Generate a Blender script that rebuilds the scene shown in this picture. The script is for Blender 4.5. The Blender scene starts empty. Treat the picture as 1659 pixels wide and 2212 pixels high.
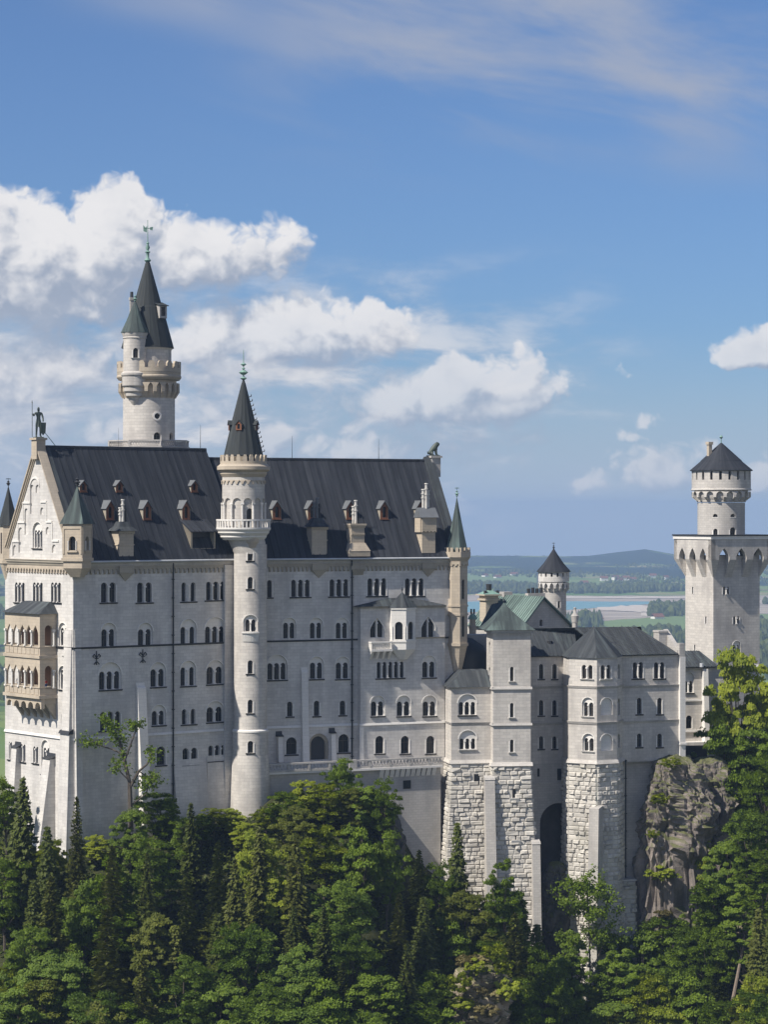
import bpy, math, random
import numpy as np
from mathutils import Vector, Matrix, noise
from mathutils.geometry import delaunay_2d_cdt
R = math.radians
sc = bpy.context.scene
C = sc.collection

# ------------------------------------------------------------------ camera, light, exposure
F, CX, CY = 5500.0, 829.5, 1106.0           # the lens, in units of a 1659 x 2212 frame
cam_d = bpy.data.cameras.new('camera'); cam = bpy.data.objects.new('camera', cam_d); C.objects.link(cam)
cam.location = (0, 0, 0); cam.rotation_euler = (R(90), 0, 0)
cam_d.sensor_fit = 'HORIZONTAL'; cam_d.sensor_width = 36; cam_d.lens = 36 * F / 1659
cam_d.clip_start = 1; cam_d.clip_end = 60000
sc.camera = cam
SUN_A, SUN_EL = 36.0, 47.0
sd = Vector((-math.cos(R(SUN_A)) * math.cos(R(SUN_EL)), -math.sin(R(SUN_A)) * math.cos(R(SUN_EL)), math.sin(R(SUN_EL))))
sl = bpy.data.lights.new('sun', 'SUN'); sl.energy = 5.0; sl.angle = R(0.53); sl.color = (1.0, .93, .83)
so = bpy.data.objects.new('sun', sl); C.objects.link(so)
so.rotation_euler = sd.to_track_quat('Z', 'Y').to_euler(); so.location = sd * 300
vs = sc.view_settings
vs.view_transform = 'Standard'; vs.look = 'None'; vs.exposure = 0.2; vs.gamma = 1.0; vs.use_curve_mapping = False
sc.cycles.max_bounces = 6; sc.cycles.diffuse_bounces = 3; sc.cycles.glossy_bounces = 2
sc.cycles.transmission_bounces = 3; sc.cycles.volume_bounces = 0; sc.cycles.transparent_max_bounces = 4
sc.cycles.use_adaptive_sampling = True; sc.cycles.adaptive_threshold = 0.02
sc.cycles.use_denoising = True

class NT:                                   # terse node building
    def __init__(s, tree): s.t = tree; s.n = tree.nodes; s.l = tree.links
    def new(s, typ, **kw):
        n = s.n.new(typ)
        for k, v in kw.items(): setattr(n, k, v)
        return n
    def put(s, sock, v):
        if isinstance(v, bpy.types.NodeSocket): s.l.new(v, sock)
        elif v is not None: sock.default_value = v
    def m(s, op, a, b=None, c=None, clamp=False):
        n = s.new('ShaderNodeMath', operation=op, use_clamp=clamp)
        for i, v in enumerate((a, b, c)):
            if v is not None: s.put(n.inputs[i], v)
        return n.outputs[0]
    def ss(s, v, a, b, lo=0., hi=1.):
        n = s.new('ShaderNodeMapRange', interpolation_type='SMOOTHSTEP')
        for i, x in enumerate((v, a, b, lo, hi)): s.put(n.inputs[i], x)
        return n.outputs[0]
    def mix(s, f, a, b, typ='MIX'):
        n = s.new('ShaderNodeMix', data_type='RGBA', blend_type=typ)
        s.put(n.inputs[0], f)
        for k, v in ((6, a), (7, b)):
            if isinstance(v, (tuple, list)): v = tuple(v) + (1.,) if len(v) == 3 else v
            s.put(n.inputs[k], v)
        return n.outputs[2]
    def noise(s, vec, scale, detail=4, rough=.55, dist=0.):
        n = s.new('ShaderNodeTexNoise'); s.put(n.inputs['Vector'], vec)
        n.inputs['Scale'].default_value = scale; n.inputs['Detail'].default_value = detail
        n.inputs['Roughness'].default_value = rough; n.inputs['Distortion'].default_value = dist
        return n.outputs[0]
    def mapping(s, vec, scale=(1, 1, 1), loc=(0, 0, 0), rot=(0, 0, 0)):
        n = s.new('ShaderNodeMapping'); s.put(n.inputs[0], vec)
        n.inputs['Scale'].default_value = scale; n.inputs['Location'].default_value = loc; n.inputs['Rotation'].default_value = rot
        return n.outputs[0]
    def xyz(s, x, y, z=0.):
        n = s.new('ShaderNodeCombineXYZ')
        for i, v in enumerate((x, y, z)): s.put(n.inputs[i], v)
        return n.outputs[0]

# ------------------------------------------------------------------ sky: Nishita air with cumulus laid out by azimuth and elevation
SKY = 0.105
w = bpy.data.worlds.new('World'); sc.world = w; w.use_nodes = True
N = NT(w.node_tree); N.n.clear()
tc = N.new('ShaderNodeTexCoord')
sky = N.new('ShaderNodeTexSky', sky_type='NISHITA', sun_disc=False)
sky.sun_elevation = R(SUN_EL); sky.sun_rotation = math.atan2(sd.x, sd.y); sky.altitude = 950
sky.air_density = 1.0; sky.dust_density = 0.7; sky.ozone_density = 1.6
sep = N.new('ShaderNodeSeparateXYZ'); N.l.new(tc.outputs['Generated'], sep.inputs[0])
AZ = N.m('MULTIPLY', N.m('ARCTAN2', sep.outputs[0], sep.outputs[1]), F / 100)
EL = N.m('MULTIPLY', N.m('ARCSINE', sep.outputs[2]), F / 100)

def px_(x): return (x - CX) / 100
def py_(y): return (CY - y) / 100
# (centre x, base y, half width, height above base, depth below base, weight)  in frame pixels
CLOUDS = [(240, 570, 120, 185, 110, 1.35), (80, 600, 150, 170, 130, 1.3), (-60, 610, 190, 215, 130, 1.3), (420, 575, 170, 115, 70, 1.05), (540, 570, 130, 95, 55, .6), (620, 525, 50, 68, 34, .55),
          (120, 640, 330, 60, 90, .9), (150, 800, 150, 130, 80, .8), (10, 850, 200, 140, 70, .75), (260, 740, 90, 60, 60, .45),
          (450, 740, 120, 100, 60, 1.0), (640, 740, 200, 118, 70, 1.15), (790, 725, 120, 85, 55, .95), (870, 700, 55, 50, 36, .6), (430, 810, 260, 60, 50, .5), (450, 890, 120, 50, 40, .5),
          (870, 880, 110, 100, 60, 1.0), (1000, 880, 150, 120, 55, 1.1), (1110, 875, 110, 125, 45, 1.0), (1185, 850, 70, 55, 32, .5), (930, 950, 230, 70, 40, .6), (1125, 885, 45, 40, 26, .45), (740, 850, 150, 30, 40, .25),
          (590, 960, 42, 60, 40, .65), (250, 930, 130, 55, 45, .6), (60, 930, 160, 55, 50, .65), (800, 975, 230, 46, 35, .55), (1110, 950, 130, 50, 25, .55), (990, 985, 280, 26, 22, .4), (60, 1010, 180, 40, 40, .5),
          (1655, 775, 120, 78, 30, .95), (1340, 800, 24, 40, 22, .22), (1280, 830, 40, 30, 22, .2), (1210, 845, 70, 25, 25, .3),
          (1365, 945, 60, 24, 14, .36), (1415, 915, 40, 24, 14, .32), (1330, 985, 100, 22, 16, .32), (1440, 1025, 120, 80, 45, .7), (1500, 985, 60, 45, 30, .55), (1285, 1048, 45, 40, 22, .6), (1390, 1055, 60, 28, 20, .4), (1645, 1045, 60, 60, 30, .6), (1250, 1092, 30, 22, 18, .25), (990, 1090, 60, 30, 20, .2)]

g = bpy.data.node_groups.new('cumulus_density', 'ShaderNodeTree')
g.interface.new_socket('X', in_out='INPUT', socket_type='NodeSocketFloat'); g.interface.new_socket('Y', in_out='INPUT', socket_type='NodeSocketFloat')
g.interface.new_socket('D', in_out='OUTPUT', socket_type='NodeSocketFloat'); g.interface.new_socket('M', in_out='OUTPUT', socket_type='NodeSocketFloat')
G = NT(g); gi = G.new('NodeGroupInput'); go = G.new('NodeGroupOutput')
X0, Y0 = gi.outputs[0], gi.outputs[1]
wv = G.xyz(X0, G.m('MULTIPLY', Y0, 1.25), 3.7)
w1 = G.m('SUBTRACT', G.noise(wv, .9, 3), .5); w2 = G.m('SUBTRACT', G.noise(G.mapping(wv, loc=(9, 4, 2)), .9, 3), .5)
X = G.m('MULTIPLY_ADD', w1, .9, X0); Y = G.m('MULTIPLY_ADD', w2, .55, Y0)
def vm(op, a, b, c=None):
    n = G.new('ShaderNodeVectorMath', operation=op)
    for k, x in enumerate((a, b, c)):
        if x is not None: G.put(n.inputs[k], x)
    return n.outputs['Value' if op == 'DOT_PRODUCT' else 'Vector']
XY = G.xyz(X, Y); best = None
for (cx, cy, rx, up, dn, wt) in CLOUDS:
    kx, ky = 100 / (rx * 1.12), 100 / (up * 1.1)
    q = vm('MULTIPLY_ADD', XY, (kx, ky, 0), (-kx * px_(cx), -ky * py_(cy), 0))
    q = vm('MAXIMUM', q, vm('MULTIPLY', q, (-1, -up * 1.1 / (dn * 1.15), 0)))
    f = G.m('MULTIPLY_ADD', vm('DOT_PRODUCT', q, q), -wt, wt)
    best = f if best is None else G.m('SMOOTH_MAX', best, f, .25)
nv = G.xyz(X, Y, .3)
n1 = G.noise(nv, 1.15, 7, .54)
vo = G.new('ShaderNodeTexVoronoi', feature='SMOOTH_F1'); G.l.new(nv, vo.inputs['Vector']); vo.inputs['Scale'].default_value = 2.5; vo.inputs['Smoothness'].default_value = .35
try: vo.inputs['Detail'].default_value = 2.0
except KeyError: pass
puff = G.m('SUBTRACT', .45, vo.outputs['Distance'])
dens = G.m('ADD', G.m('MAXIMUM', best, -1.2), G.m('ADD', G.m('MULTIPLY', G.m('SUBTRACT', n1, .5), 1.25), G.m('MULTIPLY', puff, .42)))
G.l.new(dens, go.inputs[0]); G.l.new(best, go.inputs[1])

def cloud_at(dx, dy):
    n = N.new('ShaderNodeGroup'); n.node_tree = g
    N.put(n.inputs[0], N.m('ADD', AZ, dx)); N.put(n.inputs[1], N.m('ADD', EL, dy)); return n.outputs
dA, mA = cloud_at(0, 0); dB, _ = cloud_at(-.16, .24); dC, mC = cloud_at(-.3, .75)
top = N.ss(N.m('SUBTRACT', mA, mC), -.35, .35)
alpha = N.ss(dA, N.m('MULTIPLY_ADD', top, .10, -.12), N.m('MULTIPLY_ADD', top, -.42, .80))
lit = N.m('ADD', N.m('MULTIPLY', N.m('SUBTRACT', dA, dB), .95), N.m('ADD', .44, N.m('MULTIPLY', N.m('SUBTRACT', mA, mC), .7)), clamp=True)
low = N.ss(EL, .2, 5.5)                       # clouds lower down stand farther off: greyer, thinner
bright = N.mix(low, (6.0, 6.0, 6.3), (7.1, 7.0, 7.05))
shade = N.mix(low, (3.0, 3.55, 4.6), (2.9, 3.35, 4.25))
soft = N.noise(N.xyz(AZ, N.m('MULTIPLY', EL, 1.4), 5.5), .95, 4, .5)
lit = N.m('ADD', lit, N.m('MULTIPLY', N.m('SUBTRACT', soft, .5), 1.1))
ccol = N.mix(N.ss(lit, .02, 1.12), shade, bright)
# thin high cirrus, upper right
ci = N.noise(N.xyz(N.m('ADD', N.m('MULTIPLY', AZ, .16), N.m('MULTIPLY', EL, .07)), N.m('MULTIPLY_ADD', AZ, .09, N.m('MULTIPLY', EL, .55)), 7.7), 1.1, 6, .55, .4)
cm = N.m('MULTIPLY', N.ss(EL, 6.5, 9.), N.ss(N.m('ADD', AZ, N.m('MULTIPLY', EL, .55)), -1., 7.))
cm2 = N.m('MULTIPLY', N.ss(EL, 10., 11.), N.m('MULTIPLY', N.ss(AZ, -8., -5.), N.ss(AZ, -2.5, -4.)))
cir = N.m('MULTIPLY', N.ss(ci, .34, .70), N.m('ADD', N.m('MULTIPLY', cm, .95), N.m('MULTIPLY', cm2, .4)))
skyc = N.mix(1.0, sky.outputs[0], N.mix(N.ss(EL, -1., 13.), (.37, .51, .76), (.48, .605, .82)), 'MULTIPLY')
veil = N.m('MULTIPLY', N.ss(EL, 4.2, -.8), .92)    # pale air towards the horizon
c0 = N.mix(veil, skyc, (3.55, 4.3, 5.5))
c0 = N.mix(cir, c0, (3.0, 3.4, 4.4))
# layered grey white cloud low on the left, thinning to the right
la = N.noise(N.xyz(N.m('MULTIPLY', AZ, .42), N.m('MULTIPLY', EL, 1.15), 2.2), 1., 5, .58, .25)
lm = N.m('MULTIPLY', N.m('MULTIPLY', N.ss(EL, 6.2, 3.2), N.ss(EL, -1.2, .6)), N.ss(AZ, 7.5, -1.))
c0 = N.mix(N.m('MULTIPLY', N.ss(N.m('ADD', la, N.m('MULTIPLY', N.ss(AZ, 0., -8.), .1)), .40, .66), N.m('MULTIPLY', lm, .95)), c0, N.mix(N.ss(la, .48, .70), (3.5, 4.15, 5.2), (6.2, 6.2, 6.4)))
c1 = N.mix(N.m('MULTIPLY', alpha, N.m('MULTIPLY_ADD', low, .35, .62)), c0, ccol)
bg = N.new('ShaderNodeBackground'); N.l.new(c1, bg.inputs[0]); bg.inputs[1].default_value = SKY
# unseen broken cloud, added behind and beside this view to brighten shaded walls
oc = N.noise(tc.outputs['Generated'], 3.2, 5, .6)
fill_cloud = N.m('MULTIPLY', N.m('MULTIPLY', N.ss(oc, .36, .56), N.ss(sep.outputs[1], .75, .3)), N.m('MULTIPLY', N.ss(sep.outputs[2], .5, .25), N.ss(sep.outputs[2], -.05, .06)))
c2 = N.mix(fill_cloud, skyc, (5.8, 5.75, 5.8))
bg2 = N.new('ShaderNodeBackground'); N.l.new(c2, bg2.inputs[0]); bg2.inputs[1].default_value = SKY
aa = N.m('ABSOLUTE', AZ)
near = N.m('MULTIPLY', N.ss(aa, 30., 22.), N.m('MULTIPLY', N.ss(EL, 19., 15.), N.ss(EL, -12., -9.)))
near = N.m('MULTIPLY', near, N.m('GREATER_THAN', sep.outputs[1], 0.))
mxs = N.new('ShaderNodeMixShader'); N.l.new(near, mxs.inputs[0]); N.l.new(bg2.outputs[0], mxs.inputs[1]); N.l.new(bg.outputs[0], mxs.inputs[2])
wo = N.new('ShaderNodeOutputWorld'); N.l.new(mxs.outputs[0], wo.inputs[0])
w.cycles.sampling_method = 'MANUAL'; w.cycles.sample_map_resolution = 512

# ------------------------------------------------------------------ materials
MATS = {}
def material(name):
    m = bpy.data.materials.new(name); m.use_nodes = True; t = NT(m.node_tree)
    b = next(n for n in t.n if n.type == 'BSDF_PRINCIPLED')
    MATS[name] = m
    return m, t, b
def uvn(t, *sc3): return t.mapping(t.new('ShaderNodeUVMap').outputs[0], sc3 or (1, 1, 1))
def pos(t): return t.new('ShaderNodeNewGeometry').outputs['Position']

def ashlar(name, col, col2, mortar, bw=.95, bh=.42, stain=.5, bump=.25):
    m, t, b = material(name)
    uv = uvn(t)
    br = t.new('ShaderNodeTexBrick', offset=.5)
    t.put(br.inputs['Vector'], uv)
    for k, v in (('Color1', col), ('Color2', col2), ('Mortar', mortar)): br.inputs[k].default_value = (*v, 1)
    br.inputs['Scale'].default_value = 1; br.inputs['Mortar Size'].default_value = .022; br.inputs['Mortar Smooth'].default_value = .4
    br.inputs['Brick Width'].default_value = bw; br.inputs['Row Height'].default_value = bh; br.inputs['Bias'].default_value = -.25
    st = t.noise(t.mapping(uv, (.35, .06, 1)), 1., 6, .65)           # run-off streaks
    pt = t.noise(pos(t), .16, 5, .6)
    f = t.m('MULTIPLY', t.ss(t.m('ADD', t.m('MULTIPLY', st, .6), t.m('MULTIPLY', pt, .5)), .45, .72), stain)
    c = t.mix(f, br.outputs[0], tuple(x * y for x, y in zip(col, (.52, .52, .54))))
    fine = t.noise(pos(t), 2.4, 4, .6)
    c = t.mix(t.m('MULTIPLY', t.m('SUBTRACT', fine, .3, clamp=True), .35), c, tuple(x * 1.12 for x in col))
    t.put(b.inputs['Base Color'], c); b.inputs['Roughness'].default_value = .85; b.inputs['Specular IOR Level'].default_value = .25
    bp = t.new('ShaderNodeBump'); bp.inputs['Strength'].default_value = bump; bp.inputs['Distance'].default_value = .05
    t.put(bp.inputs['Height'], t.m('ADD', t.m('MULTIPLY', br.outputs['Fac'], -.6), t.m('MULTIPLY', fine, .5))); t.put(b.inputs['Normal'], bp.outputs[0])
    return m
ashlar('limestone', (.69, .665, .625), (.55, .53, .50), (.45, .43, .405), 1.15, .52, .62)
ashlar('tower_stone', (.62, .585, .535), (.49, .465, .43), (.38, .36, .335), 1.15, .52, .7)
ashlar('pale_stone', (.78, .755, .71), (.73, .705, .66), (.6, .58, .55), 1.4, .6, .25, .1)
ashlar('sandstone', (.53, .455, .355), (.47, .405, .32), (.37, .32, .26), 1.1, .5, .45)
ashlar('grey_stone', (.52, .495, .46), (.44, .42, .39), (.33, .32, .3), .9, .42, .6)
ashlar('trim_stone', (.42, .375, .30), (.38, .34, .275), (.3, .27, .22), 1.6, .8, .5, .1)

def plain(name, col, rough=.6, spec=.4, metal=0., var=.25, vs=1.2):
    m, t, b = material(name)
    n = t.noise(pos(t), vs, 5, .6)
    c = t.mix(n, tuple(x * (1 - var) for x in col), tuple(min(1, x * (1 + var)) for x in col))
    t.put(b.inputs['Base Color'], c); b.inputs['Roughness'].default_value = rough; b.inputs['Specular IOR Level'].default_value = spec; b.inputs['Metallic'].default_value = metal
    return m
plain('glass', (.012, .013, .016), .22, .35, 0, .5, .35)
plain('lead', (.035, .037, .042), .55, .4)
plain('casement_wood', (.09, .075, .06), .6, .3); plain('iron', (.03, .032, .034), .6, .3)
plain('bronze', (.07, .09, .075), .55, .5, 0, .45, 1.5)
plain('verdigris', (.20, .33, .28), .6, .4, 0, .4, 1.5)
plain('red_wood', (.20, .085, .045), .7, .3, 0, .3, 2.)
plain('grey_metal', (.14, .15, .16), .6, .35, 0, .25, 1.2)
plain('gutter_metal', (.55, .57, .6), .4, .5)
plain('pot_white', (.6, .58, .54), .8, .2)
plain('bark', (.10, .085, .07), .9, .1, 0, .4, 3.)
plain('dead_bark', (.26, .21, .17), .9, .1, 0, .3, 3.)
plain('skin', (.5, .33, .25), .6, .3, 0, .05)
plain('cloth_red', (.45, .04, .04), .8, .1); plain('cloth_blue', (.05, .08, .2), .8, .1); plain('cloth_white', (.7, .7, .7), .8, .1); plain('hair', (.04, .03, .02), .7, .2)
plain('painted_plaster', (.20, .115, .07), .85, .1, 0, .25, 1.); plain('cave_stone', (.17, .16, .15), .9, .1, 0, .4, .7)

def roofmat(name, dark, light, patina, pat, seam=.62):
    m, t, b = material(name)
    uv = uvn(t)
    s1 = t.noise(t.mapping(uv, (1.1, .05, 1)), 1., 5, .65)            # weather runs down the slope
    s2 = t.noise(t.mapping(uv, (.25, .1, 1), (3, 7, 0)), 1., 4, .6)
    br = t.new('ShaderNodeTexBrick', offset=.37); t.put(br.inputs['Vector'], uv)
    br.inputs['Scale'].default_value = 1; br.inputs['Brick Width'].default_value = seam; br.inputs['Row Height'].default_value = 2.3; br.inputs['Mortar Size'].default_value = .018
    br.inputs['Color1'].default_value = (.4, .4, .4, 1); br.inputs['Color2'].default_value = (.6, .6, .6, 1); br.inputs['Mortar'].default_value = (.5, .5, .5, 1)
    f = t.m('ADD', t.ss(s1, .35, .75), t.m('MULTIPLY', t.m('SUBTRACT', br.outputs[0], .5), 1.0), clamp=True)
    c = t.mix(f, dark, light)
    c = t.mix(t.m('MULTIPLY', t.ss(t.m('ADD', t.m('MULTIPLY', s1, .55), t.m('MULTIPLY', s2, .6)), .78 - .4 * pat, 1.0 - .3 * pat), min(1, pat * 1.2)), c, patina)
    t.put(b.inputs['Base Color'], c); b.inputs['Roughness'].default_value = .75; b.inputs['Specular IOR Level'].default_value = .18
    bp = t.new('ShaderNodeBump'); bp.inputs['Strength'].default_value = .2; bp.inputs['Distance'].default_value = .05
    t.put(bp.inputs['Height'], s1); t.put(b.inputs['Normal'], bp.outputs[0])
roofmat('slate_roof', (.024, .027, .034), (.054, .059, .070), (.12, .12, .12), .3)
roofmat('spire_roof', (.035, .040, .042), (.065, .072, .072), (.11, .14, .125), .4, .5)
roofmat('copper_roof', (.048, .060, .060), (.085, .108, .105), (.165, .225, .205), .7, .55)
roofmat('green_roof', (.085, .12, .112), (.13, .18, .165), (.21, .29, .26), .85, .55)
roofmat('dull_roof', (.042, .047, .052), (.085, .094, .10), (.14, .185, .175), .5, .55)

def rubble(name, a, bcol, moss=.15):
    m, t, b = material(name)
    at = t.new('ShaderNodeAttribute', attribute_name='tone')
    n = t.noise(pos(t), 1.7, 6, .65); n2 = t.noise(pos(t), .25, 4, .6)
    c = t.mix(t.m('ADD', t.m('MULTIPLY', at.outputs['Fac'], .7), t.m('MULTIPLY', n, .4), clamp=True), bcol, a)
    c = t.mix(t.m('MULTIPLY', t.ss(n2, .5, .7), moss), c, (.10, .10, .06))
    t.put(b.inputs['Base Color'], c); b.inputs['Roughness'].default_value = .9; b.inputs['Specular IOR Level'].default_value = .15
    bp = t.new('ShaderNodeBump'); bp.inputs['Strength'].default_value = .6; bp.inputs['Distance'].default_value = .12
    t.put(bp.inputs['Height'], n); t.put(b.inputs['Normal'], bp.outputs[0])
rubble('rusticated_stone', (.70, .665, .60), (.41, .39, .355), .3)

def rockmat(name, a, b_, d):
    m, t, b = material(name)
    n = t.noise(t.mapping(pos(t), (1, 1, .5)), .35, 8, .68, .6); n2 = t.noise(pos(t), 1.6, 6, .7); n3 = t.noise(pos(t), .12, 4, .6)
    c = t.mix(t.ss(n, .36, .62), b_, a); c = t.mix(t.m('MULTIPLY', t.ss(n2, .52, .75), .6), c, d)
    geo = t.new('ShaderNodeNewGeometry'); sp = t.new('ShaderNodeSeparateXYZ'); t.l.new(geo.outputs['Normal'], sp.inputs[0])
    c = t.mix(t.m('MULTIPLY', t.ss(t.m('ADD', sp.outputs[2], t.m('MULTIPLY', n3, .5)), .65, .95), .8), c, (.10, .115, .035))
    t.put(b.inputs['Base Color'], c); b.inputs['Roughness'].default_value = .95; b.inputs['Specular IOR Level'].default_value = .1
    bp = t.new('ShaderNodeBump'); bp.inputs['Strength'].default_value = .9; bp.inputs['Distance'].default_value = .5
    t.put(bp.inputs['Height'], t.m('ADD', n, t.m('MULTIPLY', n2, .5))); t.put(b.inputs['Normal'], bp.outputs[0])
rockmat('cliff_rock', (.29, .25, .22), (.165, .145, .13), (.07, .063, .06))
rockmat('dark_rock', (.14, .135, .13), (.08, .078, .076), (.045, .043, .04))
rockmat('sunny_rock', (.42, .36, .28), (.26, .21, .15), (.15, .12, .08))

def leafmat(name, lo, hi, tr=.38):
    lo = tuple(x * 1.3 for x in lo)
    m, t, b = material(name)
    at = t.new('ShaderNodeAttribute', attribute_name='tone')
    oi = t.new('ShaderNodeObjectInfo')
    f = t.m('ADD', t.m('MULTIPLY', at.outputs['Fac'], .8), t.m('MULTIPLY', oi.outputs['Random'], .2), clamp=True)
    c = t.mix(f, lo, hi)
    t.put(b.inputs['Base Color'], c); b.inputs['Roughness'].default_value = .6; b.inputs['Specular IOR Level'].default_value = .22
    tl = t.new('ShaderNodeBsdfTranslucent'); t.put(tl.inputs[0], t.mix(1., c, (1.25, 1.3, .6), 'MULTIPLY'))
    mx = t.new('ShaderNodeMixShader'); mx.inputs[0].default_value = tr
    out = next(n for n in t.n if n.type == 'OUTPUT_MATERIAL')
    t.l.new(b.outputs[0], mx.inputs[1]); t.l.new(tl.outputs[0], mx.inputs[2]); t.l.new(mx.outputs[0], out.inputs[0])
leafmat('leaf_green', (.050, .082, .010), (.205, .29, .028))
leafmat('leaf_lime', (.10, .135, .010), (.33, .37, .03), .35)
leafmat('leaf_blue', (.048, .086, .012), (.20, .28, .038))
leafmat('leaf_olive', (.060, .075, .012), (.175, .195, .028))
leafmat('needle_dark', (.022, .036, .007), (.10, .12, .02), .12)
leafmat('needle_olive', (.040, .048, .010), (.135, .15, .028), .15)
leafmat('scrub_leaf', (.03, .05, .010), (.15, .175, .025), .25)
leafmat('dry_grass', (.12, .105, .04), (.28, .24, .11), .2)

# ------------------------------------------------------------------ mesh helpers
def tag(o, label=None, cat=None, group=None, kind=None):
    for k, v in (('label', label), ('category', cat), ('group', group), ('kind', kind)):
        if v: o[k] = v
    return o
def thing(name, label, cat, loc=(0, 0, 0), group=None):
    o = bpy.data.objects.new(name, None); C.objects.link(o); o.location = loc; o.empty_display_size = .5
    return tag(o, label, cat, group)
def origin_of(p):
    v = Vector((0, 0, 0))
    while p is not None: v += p.location; p = p.parent
    return v

class MB:
    def __init__(s): s.v = []; s.f = []; s.uv = []; s.tone = []
    def add(s, vs, fs, uvs=None, tone=.5):
        o = len(s.v); s.v.extend(tuple(v) for v in vs)
        for i, f in enumerate(fs):
            s.f.append(tuple(o + k for k in f)); s.uv.append(uvs[i] if uvs else None); s.tone.append(tone)
    def quad(s, a, b, c, d, tone=.5): s.add((a, b, c, d), ((0, 1, 2, 3),), None, tone)
    def hexa(s, p):                                    # p: 4 bottom, 4 top, counter-clockwise seen from above
        s.add(p, ((3, 2, 1, 0), (4, 5, 6, 7), (0, 1, 5, 4), (1, 2, 6, 5), (2, 3, 7, 6), (3, 0, 4, 7)))
    def box(s, S, u0, u1, z0, z1, d0, d1):             # box in a wall frame, d outwards
        s.hexa([S.f(u0, z0, d1), S.f(u1, z0, d1), S.f(u1, z0, d0), S.f(u0, z0, d0), S.f(u0, z1, d1), S.f(u1, z1, d1), S.f(u1, z1, d0), S.f(u0, z1, d0)])
    def wedge(s, S, u0, u1, z0, z1, d0, db, dt, tz=0): # outer face runs from depth db (bottom) to dt (top)
        s.hexa([S.f(u0, z0, db), S.f(u1, z0, db), S.f(u1, z0, d0), S.f(u0, z0, d0), S.f(u0, z1, dt), S.f(u1, z1, dt), S.f(u1, z1 + tz, d0), S.f(u0, z1 + tz, d0)])
    def cyl(s, a, b, r0, r1=None, n=8):
        r1 = r0 if r1 is None else r1
        a, b = Vector(a), Vector(b); d = (b - a).normalized()
        t = d.orthogonal().normalized(); k = d.cross(t)
        vs = []
        for p, r in ((a, r0), (b, r1)):
            for i in range(n):
                q = 2 * math.pi * i / n; vs.append(p + (t * math.cos(q) + k * math.sin(q)) * r)
        fs = [(i, (i + 1) % n, n + (i + 1) % n, n + i) for i in range(n)] + [tuple(range(n - 1, -1, -1)), tuple(range(n, 2 * n))]
        s.add(vs, fs)
    def lathe(s, prof, seg=40, cap=True, th0=None, flute=0.):           # prof: (r, z, cx, cy) bottom to top
        vs, us = [], []
        for (r, z, cx, cy) in prof:
            for i in range(seg):
                q = -math.pi / 2 + 2 * math.pi * i / seg
                rr = r * (1 + (flute if i % 2 else 0)); vs.append((cx + rr * math.cos(q), cy + rr * math.sin(q), z))
        fs, uv = [], []
        rm = max(p[0] for p in prof); du = 2 * math.pi * rm / seg
        vv = [0.]
        for a, b in zip(prof, prof[1:]): vv.append(vv[-1] + math.hypot(b[0] - a[0], b[1] - a[1]))
        for k in range(len(prof) - 1):
            for i in range(seg):
                j = (i + 1) % seg
                fs.append((k * seg + i, k * seg + j, (k + 1) * seg + j, (k + 1) * seg + i))
                uv.append(((i * du, vv[k]), ((i + 1) * du, vv[k]), ((i + 1) * du, vv[k + 1]), (i * du, vv[k + 1])))
        s.add(vs, fs, uv)
        if cap:
            o = (len(prof) - 1) * seg
            s.add(vs, [tuple(range(seg - 1, -1, -1)), tuple(o + i for i in range(seg))])
    def prism(s, poly, z0, z1, top=None):               # footprint (ccw) extruded; top: other footprint for taper
        n = len(poly); top = top or poly
        s.add([(x, y, z0) for x, y in poly] + [(x, y, z1) for x, y in top],
              [(i, (i + 1) % n, n + (i + 1) % n, n + i) for i in range(n)] + [tuple(range(n - 1, -1, -1)), tuple(range(n, 2 * n))])
    def pyramid(s, poly, z0, apex, curve=0., steps=1, over=0.):
        n = len(poly); cx, cy = apex[0], apex[1]; rows = []
        for k in range(steps):
            f = k / steps; g_ = 1 - f; sc_ = g_ * (1 - curve * f)     # concave flare
            rows.append([(cx + (x - cx) * sc_, cy + (y - cy) * sc_, z0 + (apex[2] - z0) * f) for x, y in poly])
        for a, b in zip(rows, rows[1:]):
            for i in range(n): s.quad(a[i], a[(i + 1) % n], b[(i + 1) % n], b[i])
        for i in range(n): s.add((rows[-1][i], rows[-1][(i + 1) % n], apex), ((0, 1, 2),))
        s.add(rows[0], (tuple(range(n - 1, -1, -1)),))
    def build(s, name, mat, parent=None, smooth=None, label=None):
        me = bpy.data.meshes.new(name)
        o3 = origin_of(parent)
        va = np.array(s.v, dtype=np.float64).reshape(-1, 3)
        me.from_pydata((va - np.array(o3)).tolist(), [], s.f)
        ul = me.uv_layers.new(name='UVMap'); data = np.zeros((len(me.loops), 2), dtype=np.float32); k = 0
        for fi, f in enumerate(s.f):
            u = s.uv[fi]
            if u is None:
                p = va[list(f)]; e = p - np.roll(p, -1, axis=0); nrm = np.cross(p[1] - p[0], p[-1] - p[0])
                L = np.linalg.norm(nrm); nrm = nrm / L if L > 1e-12 else np.array((0, 0, 1.))
                h = math.hypot(nrm[0], nrm[1])
                if h < .15: data[k:k + len(f)] = p[:, :2]
                else:
                    t = np.array((-nrm[1] / h, nrm[0] / h, 0)); data[k:k + len(f), 0] = p @ t; data[k:k + len(f), 1] = p[:, 2] / h
            else: data[k:k + len(f)] = u
            k += len(f)
        ul.data.foreach_set('uv', data.ravel())
        at = me.attributes.new('tone', 'FLOAT', 'FACE'); at.data.foreach_set('value', np.array(s.tone, dtype=np.float32))
        me.materials.append(MATS[mat])
        if smooth:
            me.polygons.foreach_set('use_smooth', [True] * len(me.polygons)); me.set_sharp_from_angle(angle=R(smooth))
        me.update()
        o = bpy.data.objects.new(name, me); C.objects.link(o); o.parent = parent
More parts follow.
